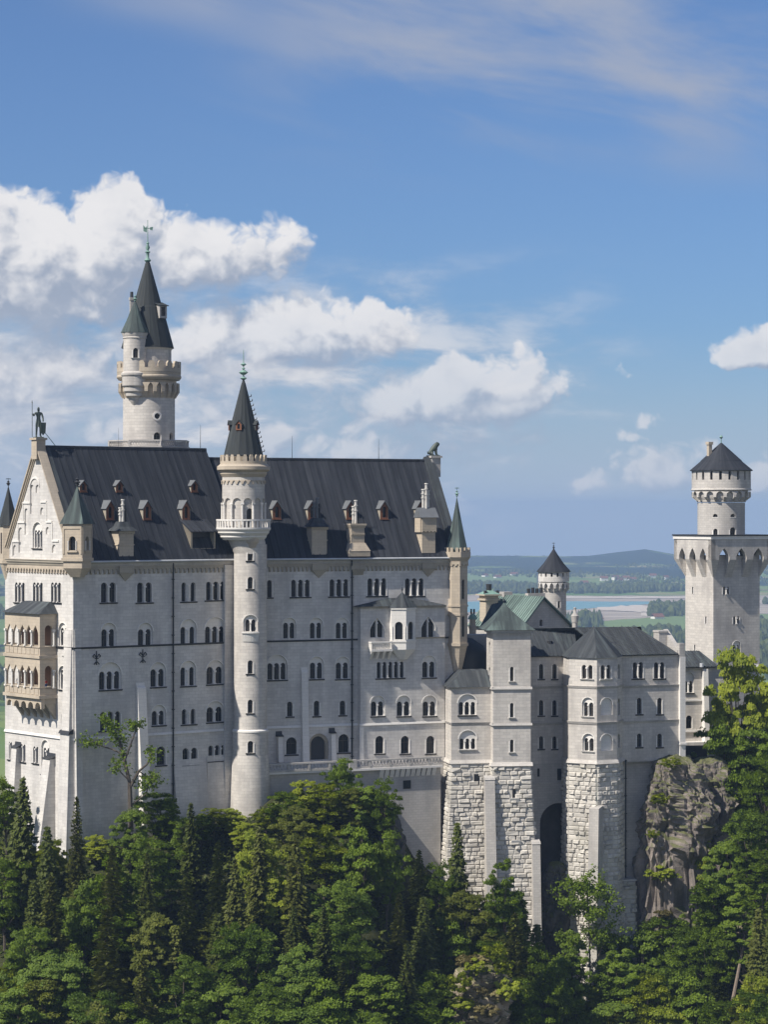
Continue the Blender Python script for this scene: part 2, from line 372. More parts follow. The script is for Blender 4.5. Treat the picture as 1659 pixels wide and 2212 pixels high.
        if label: o['label'] = label
        return o

def P(px, py, Y): return Vector(((px - CX) / F * Y, Y, (CY - py) / F * Y))

class Plane:                                            # vertical wall frame: u along, z up, d outwards
    def __init__(s, ox, oy, alpha, lean=0., zl=0.):
        s.o = (ox, oy); s.a = alpha; s.U = (math.cos(alpha), math.sin(alpha)); s.N = (math.sin(alpha), -math.cos(alpha)); s.lean = lean; s.zl = zl; s.curved = 0
    @staticmethod
    def at(px, Y, deg): return Plane((px - CX) / F * Y, Y, R(deg))
    @staticmethod
    def two(p, q):
        return Plane(p[0], p[1], math.atan2(q[1] - p[1], q[0] - p[0]))
    def off(s, d, du=0.): return Plane(s.o[0] + s.N[0] * d + s.U[0] * du, s.o[1] + s.N[1] * d + s.U[1] * du, s.a, s.lean, s.zl)
    def f(s, u, z, d=0.):
        d += s.lean * max(0., s.zl - z)
        return Vector((s.o[0] + s.U[0] * u + s.N[0] * d, s.o[1] + s.U[1] * u + s.N[1] * d, z))
    def uz(s, px, py, d=0.):
        k = (px - CX) / F; ox, oy = s.o[0] + s.N[0] * d, s.o[1] + s.N[1] * d
        u = (k * oy - ox) / (s.U[0] - k * s.U[1]); y = oy + s.U[1] * u
        return u, (CY - py) / F * y
    def u(s, px, d=0.): return s.uz(px, 0, d)[0]
    def z(s, px, py, d=0.): return s.uz(px, py, d)[1]
    def turn(s, u, deg, d=0.):
        p = s.f(u, s.zl, d); return Plane(p.x, p.y, s.a + R(deg), s.lean, s.zl)

class Cyl:                                              # round wall frame: u = arc length from the side that faces the camera
    def __init__(s, cx, cy, r, th=-math.pi / 2): s.c = (cx, cy); s.r = r; s.th = th; s.curved = r
    @staticmethod
    def at(px, Y, rpx): return Cyl((px - CX) / F * Y, Y, rpx / F * Y)
    def off(s, d): return Cyl(s.c[0], s.c[1], s.r + d, s.th)
    def f(s, u, z, d=0.):
        q = s.th + u / s.r; return Vector((s.c[0] + (s.r + d) * math.cos(q), s.c[1] + (s.r + d) * math.sin(q), z))
    def uz(s, px, py, d=0.):
        k = (px - CX) / F; r = s.r + d
        # |(k y - cx, y - cy)| = r, nearest
        A = k * k + 1; B = -2 * (k * s.c[0] + s.c[1]); D = s.c[0] ** 2 + s.c[1] ** 2 - r * r
        disc = max(0., B * B - 4 * A * D); y = (-B - math.sqrt(disc)) / (2 * A)
        q = math.atan2(y - s.c[1], k * y - s.c[0]) - s.th
        q = (q + math.pi) % (2 * math.pi) - math.pi
        return q * s.r, (CY - py) / F * y
    def u(s, px): return s.uz(px, 0)[0]
    def zc(s, py): return (CY - py) / F * s.c[1]
    def z(s, px, py): return s.uz(px, py)[1]

def inside(p, poly):
    x, y = p; c = False; j = len(poly) - 1
    for i in range(len(poly)):
        xi, yi = poly[i]; xj, yj = poly[j]
        if (yi > y) != (yj > y) and x < (xj - xi) * (y - yi) / (yj - yi) + xi: c = not c
        j = i
    return c
def rect(u0, u1, z0, z1): return [(u0, z0), (u1, z0), (u1, z1), (u0, z1)]
def arch(u0, u1, z0, z1, seg=8, rise=None, pointed=False):
    r = (u1 - u0) / 2; rise = min(r if rise is None else rise, .75 * (z1 - z0)); c = (u0 + u1) / 2
    if pointed: rise = min(r * 1.7, .8 * (z1 - z0))
    zs = z1 - rise; pts = [(u0, z0), (u1, z0)]
    for i in range(seg + 1):
        q = math.pi * i / seg
        if pointed:
            x = math.cos(q); h = (1 - abs(x)) ** .62
            pts.append((c + r * x, zs + rise * h))
        else: pts.append((c + r * math.cos(q), zs + rise * math.sin(q)))
    return pts
def wall(mb, S, outline, holes=(), d=0., grid=None):
    """flat or curved wall sheet with real openings and reveals; holes: (polygon, depth)"""
    vs, ed = [], []
    for lp in [outline] + [h[0] for h in holes]:
        o = len(vs); n = len(lp); vs += [Vector(p) for p in lp]; ed += [(o + i, o + (i + 1) % n) for i in range(n)]
    if S.curved and grid is None: grid = S.curved * .16
    if grid:
        us = [p[0] for p in outline]; zs = [p[1] for p in outline]
        nu = max(1, round((max(us) - min(us)) / grid)); nz = max(1, round((max(zs) - min(zs)) / (grid * 1.3)))
        bb = [(min(p[0] for p in h[0]) - .08, max(p[0] for p in h[0]) + .08, min(p[1] for p in h[0]) - .08, max(p[1] for p in h[0]) + .08) for h in holes]
        for i in range(nu + 1):
            for j in range(nz + 1):
                u_ = min(us) + (max(us) - min(us)) * i / nu; z_ = min(zs) + (max(zs) - min(zs)) * j / nz
                if any(a <= u_ <= b and c <= z_ <= e for a, b, c, e in bb): continue
                vs.append(Vector((u_, z_)))
    r = delaunay_2d_cdt(vs, ed, [], 0, 1e-5)
    pv = [(p.x, p.y) for p in r[0]]
    fs = []
    for f in r[2]:
        c = (sum(pv[i][0] for i in f) / len(f), sum(pv[i][1] for i in f) / len(f))
        if inside(c, outline) and not any(inside(c, h[0]) for h in holes): fs.append(tuple(f))
    mb.add([S.f(u, z, d) for u, z in pv], fs, [[pv[i] for i in f] for f in fs])
    for lp, dep in holes:
        if not dep: continue
        n = len(lp)
        for i in range(n):
            (a, b), (c, e) = lp[i], lp[(i + 1) % n]
            mb.add((S.f(a, b, d), S.f(c, e, d), S.f(c, e, d - dep), S.f(a, b, d - dep)), ((0, 1, 2, 3),), [((a, b), (c, e), (c, e + .2), (a, b + .2))])
def pane_quad(pb, S, u0, u1, z0, z1, d):
    k = 3 if S.curved else 1
    for i in range(k):
        a = u0 + (u1 - u0) * i / k; b = u0 + (u1 - u0) * (i + 1) / k
        pb.quad(S.f(a, z0, d), S.f(b, z0, d), S.f(b, z1, d), S.f(a, z1, d))

def window(S, holes, x0, x1, yt, yb, n=1, arch_y=None, sill=True, parent=None, depth=.5, gap=.36, stone='pale_stone', trim=True, blind=False, pointed=False, sillmat='lead', name='window'):
    ym = (yt + yb) / 2
    u0 = S.uz(x0, ym)[0]; u1 = S.uz(x1, ym)[0]; xm = (x0 + x1) / 2
    zt = S.z(xm, yt); zb = S.z(xm, yb); W = u1 - u0
    wl = W / (n + gap * (n - 1)); gp = gap * wl
    lights = [(u0 + i * (wl + gp), u0 + i * (wl + gp) + wl) for i in range(n)]
    mb, pb = MB(), MB(); base = 0.
    if arch_y is not None:
        m = .2; za = S.z(xm, arch_y); outer = arch(u0 - m, u1 + m, zb, za, 12, pointed=pointed); base = -.28
        holes.append((outer, .28))
        lh = [] if blind else [(arch(a, b, zb + .02, zt), depth - .2) for a, b in lights]
        wall(mb, S, outer, lh, base)
        if trim:                                       # thin hood mould round the arch
            inn = outer[2:]; c = (u0 + u1) / 2
            for (a, b), (p, q) in zip(inn, inn[1:]):
                e = 1.12
                mb.hexa([S.f(a, b, .07), S.f(c + (a - c) * e, b + (.1 if b > zb + .5 else 0), .07), S.f(c + (a - c) * e, b + .1, 0), S.f(a, b, 0),
                         S.f(p, q, .07), S.f(c + (p - c) * e, q + .1, .07), S.f(c + (p - c) * e, q + .1, 0), S.f(p, q, 0)])
    else:
        for a, b in lights: holes.append((arch(a, b, zb, zt, pointed=pointed), depth))
        if trim:                                       # raised surround
            a, b = u0 - .22, u1 + .22; t_ = .05
            mb.box(S, a, u0 - .02, zb, zt - wl * .4, .002, t_); mb.box(S, u1 + .02, b, zb, zt - wl * .4, .002, t_)
    if blind: return mb.build(name, stone, parent)
    dp = base - (depth - .2) + .03 if arch_y is not None else -depth + .03
    for a, b in lights: pane_quad(pb, S, a - .05, b + .05, zb - .05, zt + .05, dp)
    fr = MB()
    for a, b in lights:                                # casement bars
        c = (a + b) / 2; fr.box(S, c - .035, c + .035, zb, zt - .05, dp + .005, dp + .06)
        zz = zb + (zt - zb) * .62; fr.box(S, a, c - .035, zz, zz + .06, dp + .005, dp + .05); fr.box(S, c + .035, b, zz, zz + .06, dp + .005, dp + .05)
    for i in range(n - 1):                             # colonettes
        c = lights[i][1] + gp / 2; r_ = min(.13, gp * .42); dd = base + .05; zs = zt - wl * .5
        mb.cyl(S.f(c, zb + .1, dd), S.f(c, zs - .2, dd), r_, None, 7)
        k = min(gp * .55, r_ * 1.8)
        mb.box(S, c - k, c + k, zs - .22, zs + .06, base + .003, dd + r_ * 1.7); mb.box(S, c - k, c + k, zb + .005, zb + .14, base + .003, dd + r_ * 1.6)
    if not mb.f: mb.box(S, u0 - .1, u1 + .1, zb - .12, zb - .005, .002, .06)
    o = mb.build(name, stone, parent)
    pb.build('pane', 'glass', o); fr.build('casement', 'casement_wood', o)
    if sill:
        sb = MB(); sb.wedge(S, u0 - .28, u1 + .28, zb - .24, zb - .02, .003, .14, .30); sb.build('sill', sillmat, o)
    return o

def scallop(mb, S, u0, u1, zt, zs, zb, n, dp, dback=0., leg=.22, pointed=False, seg=6, corbel=0.):
    """arcaded frieze: panel standing dp proud, arches cut out of its lower edge"""
    p = (u1 - u0) / n; lw = p * leg; pts = [(u0, zt)]
    for i in range(n):
        a = u0 + i * p; b = a + p; pts.append((a, zb)); pts.append((a + lw, zb))
        A = arch(a + lw, b - lw, zb, zs, seg, pointed=pointed)[2:]
        pts += A[::-1] if True else A
        pts.append((b - lw, zb))
    pts.append((u1, zb)); pts.append((u1, zt))
    q = [];
    for t in pts:
        if not q or abs(t[0] - q[-1][0]) + abs(t[1] - q[-1][1]) > 1e-6: q.append(t)
    wall(mb, S, q, (), dp, grid=None if not S.curved else 1e9)
    m = len(q)
    for i in range(m):
        a, b = q[i], q[(i + 1) % m]
        mb.quad(S.f(*a, dp), S.f(*a, dback), S.f(*b, dback), S.f(*b, dp))
    if corbel:
        for i in range(n + 1):
            c = u0 + i * p; a, b = max(u0, c - lw), min(u1, c + lw)
            mb.wedge(S, a, b, zb - corbel, zb - .004, dback, dback + .02, dp)
def ring_box(mb, S, n, fill, z0, z1, d0, d1, ph=0., rnd=0.):  # merlons round a tower
    tot = 2 * math.pi * S.r; p = tot / n
    for i in range(n):
        a = (i + ph) * p; b = a + p * fill
        mb.hexa([S.f(a, z0, d1), S.f(b, z0, d1), S.f(b, z0, d0), S.f(a, z0, d0), S.f(a, z1, d1), S.f(b, z1, d1), S.f(b, z1, d0), S.f(a, z1, d0)])
        if rnd:
            c = (a + b) / 2; h = p * fill
            mb.hexa([S.f(a, z1 + .002, d1), S.f(b, z1 + .002, d1), S.f(b, z1 + .002, d0), S.f(a, z1 + .002, d0), S.f(c - h * .28, z1 + rnd, d1), S.f(c + h * .28, z1 + rnd, d1), S.f(c + h * .28, z1 + rnd, d0), S.f(c - h * .28, z1 + rnd, d0)])
def L4(S, prof): return [(r, z, S.c[0], S.c[1]) for r, z in prof]
def finial(mb, x, y, z, h, r, cross=False):
    mb.cyl((x, y, z - .3), (x, y, z + h), r * .22, r * .08, 6)
    for f, k in ((.12, .9), (.3, 1.25), (.42, .5), (.55, .8)):
        mb.lathe([(r * k * .35, z + h * f - r * .5 * k, x, y), (r * k, z + h * f, x, y), (r * k * .35, z + h * f + r * .5 * k, x, y)], 8)
    if cross:
        mb.box(Plane(x, y, R(30)), -r * 1.3, r * 1.3, z + h * .82, z + h * .82 + r * .4, -r * .2, r * .2)
def rust(mb, S, u0, u1, z0, z1, row=.72, e0=0., e1=0., seed=1, skip=(), bw=(.7, 1.9), pr=(.06, .40)):
    """rusticated masonry: every block its own bulged cushion on a backing wall that leans with S"""
    rnd = random.Random(seed)
    ext = lambda z, e: e * S.lean * max(0., S.zl - z)
    nr = max(1, round((z1 - z0) / row)); h = (z1 - z0) / nr
    for j in range(nr):
        za, zb = z0 + j * h, z0 + (j + 1) * h
        A0, A1 = u0 - ext(za, e0), u1 + ext(za, e1); B0, B1 = u0 - ext(zb, e0), u1 + ext(zb, e1)
        mb.add((S.f(A0, za), S.f(A1, za), S.f(B1, zb), S.f(B0, zb)), ((0, 1, 2, 3),), None, .38)
        cuts = [A0]
        while cuts[-1] < A1 - bw[1]: cuts.append(cuts[-1] + rnd.uniform(*bw) * (1.35 if rnd.random() < .2 else 1))
        if A1 - cuts[-1] < .5 and len(cuts) > 1: cuts[-1] = A1
        else: cuts.append(A1)
        for a, b in zip(cuts, cuts[1:]):
            if any(k0 < (a + b) / 2 < k1 and m0 < (za + zb) / 2 < m1 for k0, k1, m0, m1 in skip): continue
            g_ = .035; q = rnd.uniform(*pr); i_ = min(.2, (b - a) * .2); t = rnd.random() ** 1.2 * 1.1
            o4 = [(a + g_, za + g_), (b - g_, za + g_), (b - g_, zb - g_), (a + g_, zb - g_)]
            jx = lambda: rnd.uniform(-.05, .05)
            i4 = [(a + i_ + jx(), za + .15 + jx()), (b - i_ + jx(), za + .15 + jx()), (b - i_ + jx(), zb - .15 + jx()), (a + i_ + jx(), zb - .15 + jx())]
            vs = [S.f(u, z, .02) for u, z in o4] + [S.f(u, z, q * rnd.uniform(.75, 1.2)) for u, z in i4]
            mb.add(vs, ((4, 5, 6, 7), (0, 1, 5, 4), (1, 2, 6, 5), (2, 3, 7, 6), (3, 0, 4, 7)), None, t)
def slope(mb, a, b, c, d, th=.25, seam=0., sh=.09, sw=.10):
    """roof slab a-b (eave, left to right), c-d (ridge, right to left) with standing seams"""
    a, b, c, d = map(Vector, (a, b, c, d)); n = (b - a).cross(d - a).normalized()
    lo = [p - n * th for p in (a, b, c, d)]
    mb.add([a, b, c, d] + lo, ((0, 1, 2, 3), (7, 6, 5, 4), (0, 4, 5, 1), (1, 5, 6, 2), (2, 6, 7, 3), (3, 7, 4, 0)))
    if seam:
        k = max(1, int((b - a).length / seam)); e = (b - a).normalized() * sw / 2
        for i in range(1, k):
            f = i / k; p = a.lerp(b, f); q = d.lerp(c, f)
            vs = [p - e, p + e, q + e, q - e]; up = [v + n * sh for v in vs]
            mb.add([v + n * .003 for v in vs] + up, ((4, 5, 6, 7), (0, 1, 5, 4), (1, 2, 6, 5), (2, 3, 7, 6), (3, 0, 4, 7)))
def pipe(mb, S, px, y0, y1, d=.22, r=.11):
    u, z0 = S.uz(px, y0); _, z1 = S.uz(px, y1); mb.cyl(S.f(u, z1, d), S.f(u, z0, d), r, None, 7)
    z = z1 + .5
    while z < z0: mb.box(S, u - r * 1.5, u + r * 1.5, z, z + .14, .003, d + r * 1.3); z += 3.
# ------------------------------------------------------------------ castle frames
A1, A2 = 38.0, 24.0
SL = Plane.at(158, 400, A1)                              # long facade, west part
LW = SL.u(522)                                           # where the facade bends
B_ = SL.f(LW, 0)
SR = Plane(B_.x, B_.y, R(A2))                            # long facade, east part
LR = SR.u(990)
ZE = SL.z(158, 1211.5)                                   # eaves
GW = None
SG0 = Plane(SL.o[0], SL.o[1], R(A1 - 90))                # gable end: u runs right towards the corner, u=0 at the corner
uG = SG0.u(11)                                           # negative: far corner
WID = -uG
ZRL = (CY - 964.5) / F * SL.f(0, 0, -WID / 2).y
ZBOT = -60.0
palace = thing('palace', 'large white palace with steep dark slate roofs and a blind arched gable at the left', 'palace', (*SL.f(LW / 2, 0)[:2], -50), 'castle buildings')
pal = palace
hL, hR, hG = [], [], []
Wn = lambda S, H, *a, **k: window(S, H, *a, parent=pal, **k)
# west facade windows
for c in (236, 314): Wn(SL, hL, c - 18, c + 14, 1258, 1301, 2)
Wn(SL, hL, 392, 422, 1258, 1299, 2, gap=1.0, trim=False); Wn(SL, hL, 445, 487, 1256, 1296, 3)
for c in (235, 314): Wn(SL, hL, c - 14, c + 14, 1359, 1396, 2, arch_y=1345, sill=False)
Wn(SL, hL, 392, 422, 1354, 1391, 2, arch_y=1337, gap=.9, sill=False); Wn(SL, hL, 445, 486, 1353, 1389, 3, arch_y=1333, sill=False)
Wn(SL, hL, 216, 260, 1450, 1489, 3, arch_y=1430); Wn(SL, hL, 327, 356, 1445, 1483, 2, arch_y=1430)
Wn(SL, hL, 392, 421, 1441, 1481, 2, arch_y=1427, gap=.9); Wn(SL, hL, 448, 482, 1440, 1477, 2, arch_y=1426)
Wn(SL, hL, 216, 260, 1537, 1577, 3); Wn(SL, hL, 330, 356, 1535, 1566, 2, arch_y=1522)
Wn(SL, hL, 393, 422, 1531, 1564, 2, gap=1.0, trim=False); Wn(SL, hL, 448, 482, 1527, 1559, 2, arch_y=1514)
Wn(SL, hL, 338, 357, 1612, 1652, 1); Wn(SL, hL, 394, 426, 1615, 1652, 2, gap=.45); Wn(SL, hL, 450, 488, 1609, 1643, 3, gap=.3, trim=False)
mb = MB(); wall(mb, SL, rect(0, LW, ZBOT, ZE), hL)
wall(mb, SL.off(-WID), rect(0, LW, ZBOT, ZE)); mb.build('wall', 'limestone', pal)
# east facade windows
Wn(SR, hR, 577, 587, 1253, 1290, 1)
for c, t, b in ((649, 1252, 1289), (732, 1251, 1288), (814, 1249, 1287), (895, 1249, 1287)): Wn(SR, hR, c - 20, c + 20, t, b, 3, gap=.45)
for c in (625, 683, 739): Wn(SR, hR, c - 12, c + 12, 1345, 1379, 2, arch_y=1334, sill=False)
Wn(SR, hR, 579, 618, 1432, 1468, 3, arch_y=1414)
for c in (684, 740): Wn(SR, hR, c - 13, c + 13, 1431, 1466, 2, arch_y=1418)
for c, t, b in ((626, 1515, 1547), (684, 1513, 1546), (740, 1513, 1544)): Wn(SR, hR, c - 6, c + 6, t, b, 1)
Wn(SR, hR, 618, 641, 1592, 1629, 1); Wn(SR, hR, 731, 754, 1585, 1625, 1)
u0, zt = SR.uz(673, 1591); u1, zb = SR.uz(704, 1640)     # doorway to the terrace
hR.append((arch(u0 - .5, u1 + .5, zb, zt + .5, 12), .35))
dm = MB(); wall(dm, SR, arch(u0 - .5, u1 + .5, zb, zt + .5, 12), [(arch(u0, u1, zb + .02, zt, 12), .4)], -.35)
for s_ in (u0 - .25, u1 + .25): dm.cyl(SR.f(s_, zb, -.2), SR.f(s_, zt - 1.3, -.2), .16)
do = dm.build('doorway', 'trim_stone', pal); dm = MB(); pane_quad(dm, SR, u0 - .1, u1 + .1, zb, zt + .1, -.72); dm.build('door_leaf', 'lead', do)
mb = MB(); wall(mb, SR, rect(0, LR, ZBOT, ZE), hR)
q0 = SR.f(0, 0, -WID); e0 = SR.f(LR, 0, 0); e1 = SR.f(LR, 0, -WID)
mb.add([SR.f(LR, ZBOT), SR.f(LR, ZBOT, -WID), SR.f(LR, ZE, -WID), SR.f(LR, ZE)], ((0, 1, 2, 3),))
wall(mb, SR.off(-WID), rect(-4, LR, ZBOT, ZE)); mb.build('wall', 'limestone', pal)
# gable end
SG = SG0
zr = ZRL
gable = [(uG, ZBOT), (0, ZBOT), (0, ZE), (-WID / 2, zr - .2), (uG, ZE)]
for c in (43, 82, 121): Wn(SG, hG, c - 10.5, c + 10.5, 1258, 1301, 3, gap=.3, depth=.22)
Wn(SG, hG, 128, 143, 1356, 1395, 2, arch_y=1345, gap=.3, depth=.4, sill=False); Wn(SG, hG, 128, 143, 1447, 1489, 2, arch_y=1438, gap=.3, depth=.4)
Wn(SG, hG, 133, 137, 1541, 1576, 1, trim=False, sill=False)
Wn(SG, hG, 19, 26, 1602, 1640, 2, trim=False); Wn(SG, hG, 45, 55, 1607, 1645, 2, trim=False); Wn(SG, hG, 72, 83, 1612, 1648, 2)
Wn(SG, hG, 91, 105, 1615, 1672, 2, arch_y=1598, gap=.4)
Wn(SG, hG, 72, 90, 1145, 1184, 3, arch_y=1128, gap=.3, depth=.4)
def blind(S, H, x0, x1, yt, yb, dep=.22): 
    u0, zb = S.uz(x0, yb); u1, _ = S.uz(x1, yb); H.append((arch(u0, u1, zb, S.z((x0 + x1) / 2, yt), 8), dep)); return (u0, u1, zb, S.z((x0 + x1) / 2, yt))
bl = [blind(SG, hG, *t) for t in ((65, 73, 1047, 1110), (77, 84, 1047, 1065), (53, 60, 1098, 1155), (87, 94, 1096, 1112), (40, 48, 1139, 1194), (99, 106, 1138, 1154), (28, 35, 1177, 1200), (112, 121, 1176, 1194))]
mb = MB(); wall(mb, SG, gable, hG)
for a, b, c, e in bl: wall(mb, SG, arch(a, b, c, e, 8), (), -.22)
mb.build('wall', 'limestone', pal)
for x0, x1, y in ((50, 66, 1088), (88, 101, 1086), (39, 54, 1130), (100, 113, 1129), (27, 42, 1171), (113, 127, 1170)):
    tb = MB(); tb.box(SG, SG.u(x0), SG.u(x1), SG.z(x0, y), SG.z(x0, y) + .28, .003, .16); tb.build('gable_moulding', 'pale_stone', pal)
for x, y0, y1 in ((50, 1088, 1125), (39, 1130, 1168), (27, 1171, 1200), (101, 1086, 1124), (113, 1129, 1166)):
    u, z1 = SG.uz(x, y0); tb = MB(); tb.box(SG, u - .09, u + .09, SG.z(x, y1), z1 - .004, .003, .12); tb.build('gable_moulding', 'pale_stone', pal)
u0, u1 = SG.u(66), SG.u(86); tb = MB()
A_ = arch(u0, u1, SG.z(76, 1110), SG.z(76, 1030), 12)[2:]
for (a, b), (p, q) in zip(A_, A_[1:]): tb.hexa([SG.f(a, b, .16), SG.f(a, b - .3, .16), SG.f(a, b - .3, .003), SG.f(a, b, .003), SG.f(p, q, .16), SG.f(p, q - .3, .16), SG.f(p, q - .3, .003), SG.f(p, q, .003)])
tb.build('gable_arch', 'pale_stone', pal)
# cornices, friezes, string courses
def cornice(S, u0, u1, z, mat='trim_stone'):
    mb = MB(); mb.wedge(S, u0, u1, z - .9, z - .45, .003, .25, .38); mb.box(S, u0, u1, z - .446, z - .12, .003, .5); mb.box(S, u0, u1, z - .116, z, .003, .62); return mb.build('cornice', mat, pal)
cornice(SG, uG - .3, .2, SG.z(80, 1208) ); cornice(SL, .3, LW - 1, ZE, 'grey_stone'); cornice(SR, 1.2, LR - 1.5, ZE, 'grey_stone')
for S, a, b, y0, y1, n, mt in ((SG, uG, -.2, 1226, 1240, 24, 'sandstone'), (SL, 1.5, LW - 2, 1222, 1237, 34, 'trim_stone'), (SR, 2, LR - 2, 1222, 1236, 48, 'trim_stone')):
    mb = MB(); k = F / S.f((a + b) / 2, 0).y
    scallop(mb, S, a, b, ZE - .9, ZE - .95 - 6 / k, ZE - .95 - 14 / k, n, .26, 0, .2, corbel=.22); mb.build('arcade_frieze', mt, pal)
ZS = SL.z(158, 1400); ZB = SL.z(171, 1594)
mb = MB()
for S, a, b in ((SL, 0, LW - 2.2), (SR, 2.3, LR)): mb.wedge(S, a, b, ZS - .18, ZS + .12, .003, .12, .24)
mb.wedge(SG, uG, 0, ZS - .2, ZS + .15, .003, .12, .24); mb.build('string_course', 'lead', pal)
mb = MB()
for S, a, b in ((SL, 0, LW - 2.2), (SR, 2.3, LR), (SG, uG, 0)): mb.wedge(S, a, b, ZB - .3, ZB + .08, .003, .26, .1)
mb.build('plinth_band', 'pale_stone', pal)
# battered foot of the west facade, right of the down pipe
mb = MB(); mb.wedge(SL, SL.u(374), SL.u(444), ZBOT, ZB - 4.5, .003, 2.6, .12); mb.wedge(SL, SL.u(446), LW - 2.4, ZBOT, ZB - 4.2, .003, 1.4, .1)
mb.build('battered_foot', 'limestone', pal)
# strip beside the stair tower
mb = MB(); mb.box(SL, SL.u(482), SL.u(506), ZBOT, ZE - 1.0, .003, .55); mb.build('pilaster', 'limestone', pal)
# buttresses
def buttress(S, x0, x1, yt, yb, d0, d1, mat='pale_stone', cap=False):
    mb = MB(); u0, zt = S.uz(x0, yt); u1, _ = S.uz(x1, yt); zb = S.z(x0, yb)
    mb.wedge(S, u0, u1, zb, zt, .003, d1, d0)
    o = mb.build('buttress', mat, pal)
    cb = MB(); cb.wedge(S, u0 - (.15 if cap else 0), u1 + (.15 if cap else 0), zt + .003, zt + .35, .003, d0 + (.25 if cap else .0), .1, .5); cb.build('buttress_cap', 'lead' if cap else mat, o)
buttress(SL, 294, 312, 1486, 1830, .45, 2.6); buttress(SR, 650, 664, 1452, 1645, .3, 1.0)
buttress(SR, 597, 607, 1590, 1645, .8, 1.1, cap=True); buttress(SR, 712, 721, 1583, 1645, .8, 1.1, cap=True)
buttress(SG, 34, 45, 1612, 1800, .8, 1.8, 'limestone', cap=True); buttress(SG, 103, 119, 1636, 1850, .9, 3.2, 'limestone', cap=True)
mb = MB()                                                # corner pier
u0 = SG.u(138); mb.wedge(SG, u0, -.02, ZBOT, SG.z(150, 1585), .003, 1.5, .7); mb.wedge(SG, u0 + .3, -.25, SG.z(150, 1580), SG.z(158, 1360), .003, .62, .12)
o = mb.build('corner_pier', 'limestone', pal); mb = MB(); mb.wedge(SG, u0 - .2, .12, SG.z(150, 1584.5), SG.z(150, 1578), .003, .95, .7, .3); mb.build('pier_cap', 'lead', o)
mb = MB(); mb.wedge(SL, .25, 1.4, ZBOT, SL.z(165, 1360), .003, 1.1, .06); mb.build('corner_pier', 'limestone', pal)
# iron wall anchors
for x, y in ((208, 1421), (308, 1417)):
    mb = MB(); u, z = SL.uz(x, y); mb.box(SL, u - .07, u + .07, z - 1.1, z + 1.1, .003, .1)
    for s_ in (-1, 1):
        for (a, b), (c, e) in (((0, .0), (.42, .62)), ((.42, .62), (.72, .3)), ((.72, .3), (.48, .1)), ((0, -.5), (.5, -1.0))):
            p, q = SL.f(u + s_ * a, z + b, .105), SL.f(u + s_ * c, z + e, .105); mb.cyl(p, q, .075, None, 5)
    mb.box(SL, u - .35, u + .35, z - .12, z + .02, .1, .16); mb.build('wall_anchor', 'iron', pal)
u, z = SG.uz(139, 1421); mb = MB(); mb.box(SG, u - .07, u + .07, z - 1.1, z + 1.1, .003, .1); mb.box(SG, u - .4, u + .4, z + .2, z + .34, .1, .16); mb.build('wall_anchor', 'iron', pal)
# down pipes
for S, x, a, b in ((SL, 372.5, 1214, 1740), (SR, 759.5, 1236, 1640)):
    mb = MB(); pipe(mb, S, x, a, b, .24, .13)
    if S is SR: mb.cyl(S.f(S.u(759.5), S.z(759, 1236), .24), S.f(S.u(757), S.z(757, 1210), .6), .13)
    mb.build('down_pipe', 'iron', pal)

# ------------------------------------------------------------------ palace roofs
ZRR = (CY - 993.5) / F * SR.f(LR * .7, 0, -WID / 2).y
uLe = SL.u(445, -WID / 2)                                 # east verge of the higher roof
mb = MB()
slope(mb, SL.f(.7, ZE, .75), SL.f(uLe, ZE, .75), SL.f(uLe, ZRL, -WID / 2), SL.f(.7, ZRL, -WID / 2), .3, 1.15)
slope(mb, SL.f(uLe, ZE, -WID - .7), SL.f(.7, ZE, -WID - .7), SL.f(.7, ZRL - .003, -WID / 2 - .003), SL.f(uLe, ZRL - .003, -WID / 2 - .003), .3)
mb.add([SL.f(uLe - .1, ZE - .3, .3), SL.f(uLe - .1, ZE - .3, -WID - .3), SL.f(uLe - .1, ZRL - .35, -WID / 2)], ((0, 1, 2),))
mb.cyl(SL.f(.7, ZRL + .02, -WID / 2), SL.f(uLe, ZRL + .02, -WID / 2), .2, None, 8)
roofL = mb.build('roof', 'slate_roof', pal)
mb = MB(); uR0 = -7.
slope(mb, SR.f(-1.5, ZE, .75), SR.f(LR - 1.0, ZE, .75), SR.f(LR - 1.0, ZRR, -WID / 2), SR.f(-1.5, ZRR, -WID / 2), .3, 1.15)
slope(mb, SR.f(-9, ZRR - .4, -WID / 2 + .25), SR.f(-1.505, ZRR - .4, -WID / 2 + .25), SR.f(-1.505, ZRR - .001, -WID / 2), SR.f(-9, ZRR - .001, -WID / 2), .3)
slope(mb, SR.f(LR - 1, ZE, -WID - .7), SR.f(-7, ZE, -WID - .7), SR.f(-7, ZRR - .003, -WID / 2 - .003), SR.f(LR - 1, ZRR - .003, -WID / 2 - .003), .3)
mb.cyl(SR.f(-7, ZRR + .02, -WID / 2), SR.f(LR - 1, ZRR + .02, -WID / 2), .2, None, 8)
roofR = mb.build('roof', 'slate_roof', pal)
# gutters catching the light
for S, a, b in ((SL, .8, uLe), (SR, 2.2, LR - 1.2)):
    mb = MB(); mb.cyl(S.f(a, ZE - .16, .86), S.f(b, ZE - .16, .86), .16, None, 8); mb.build('gutter', 'gutter_metal', pal)
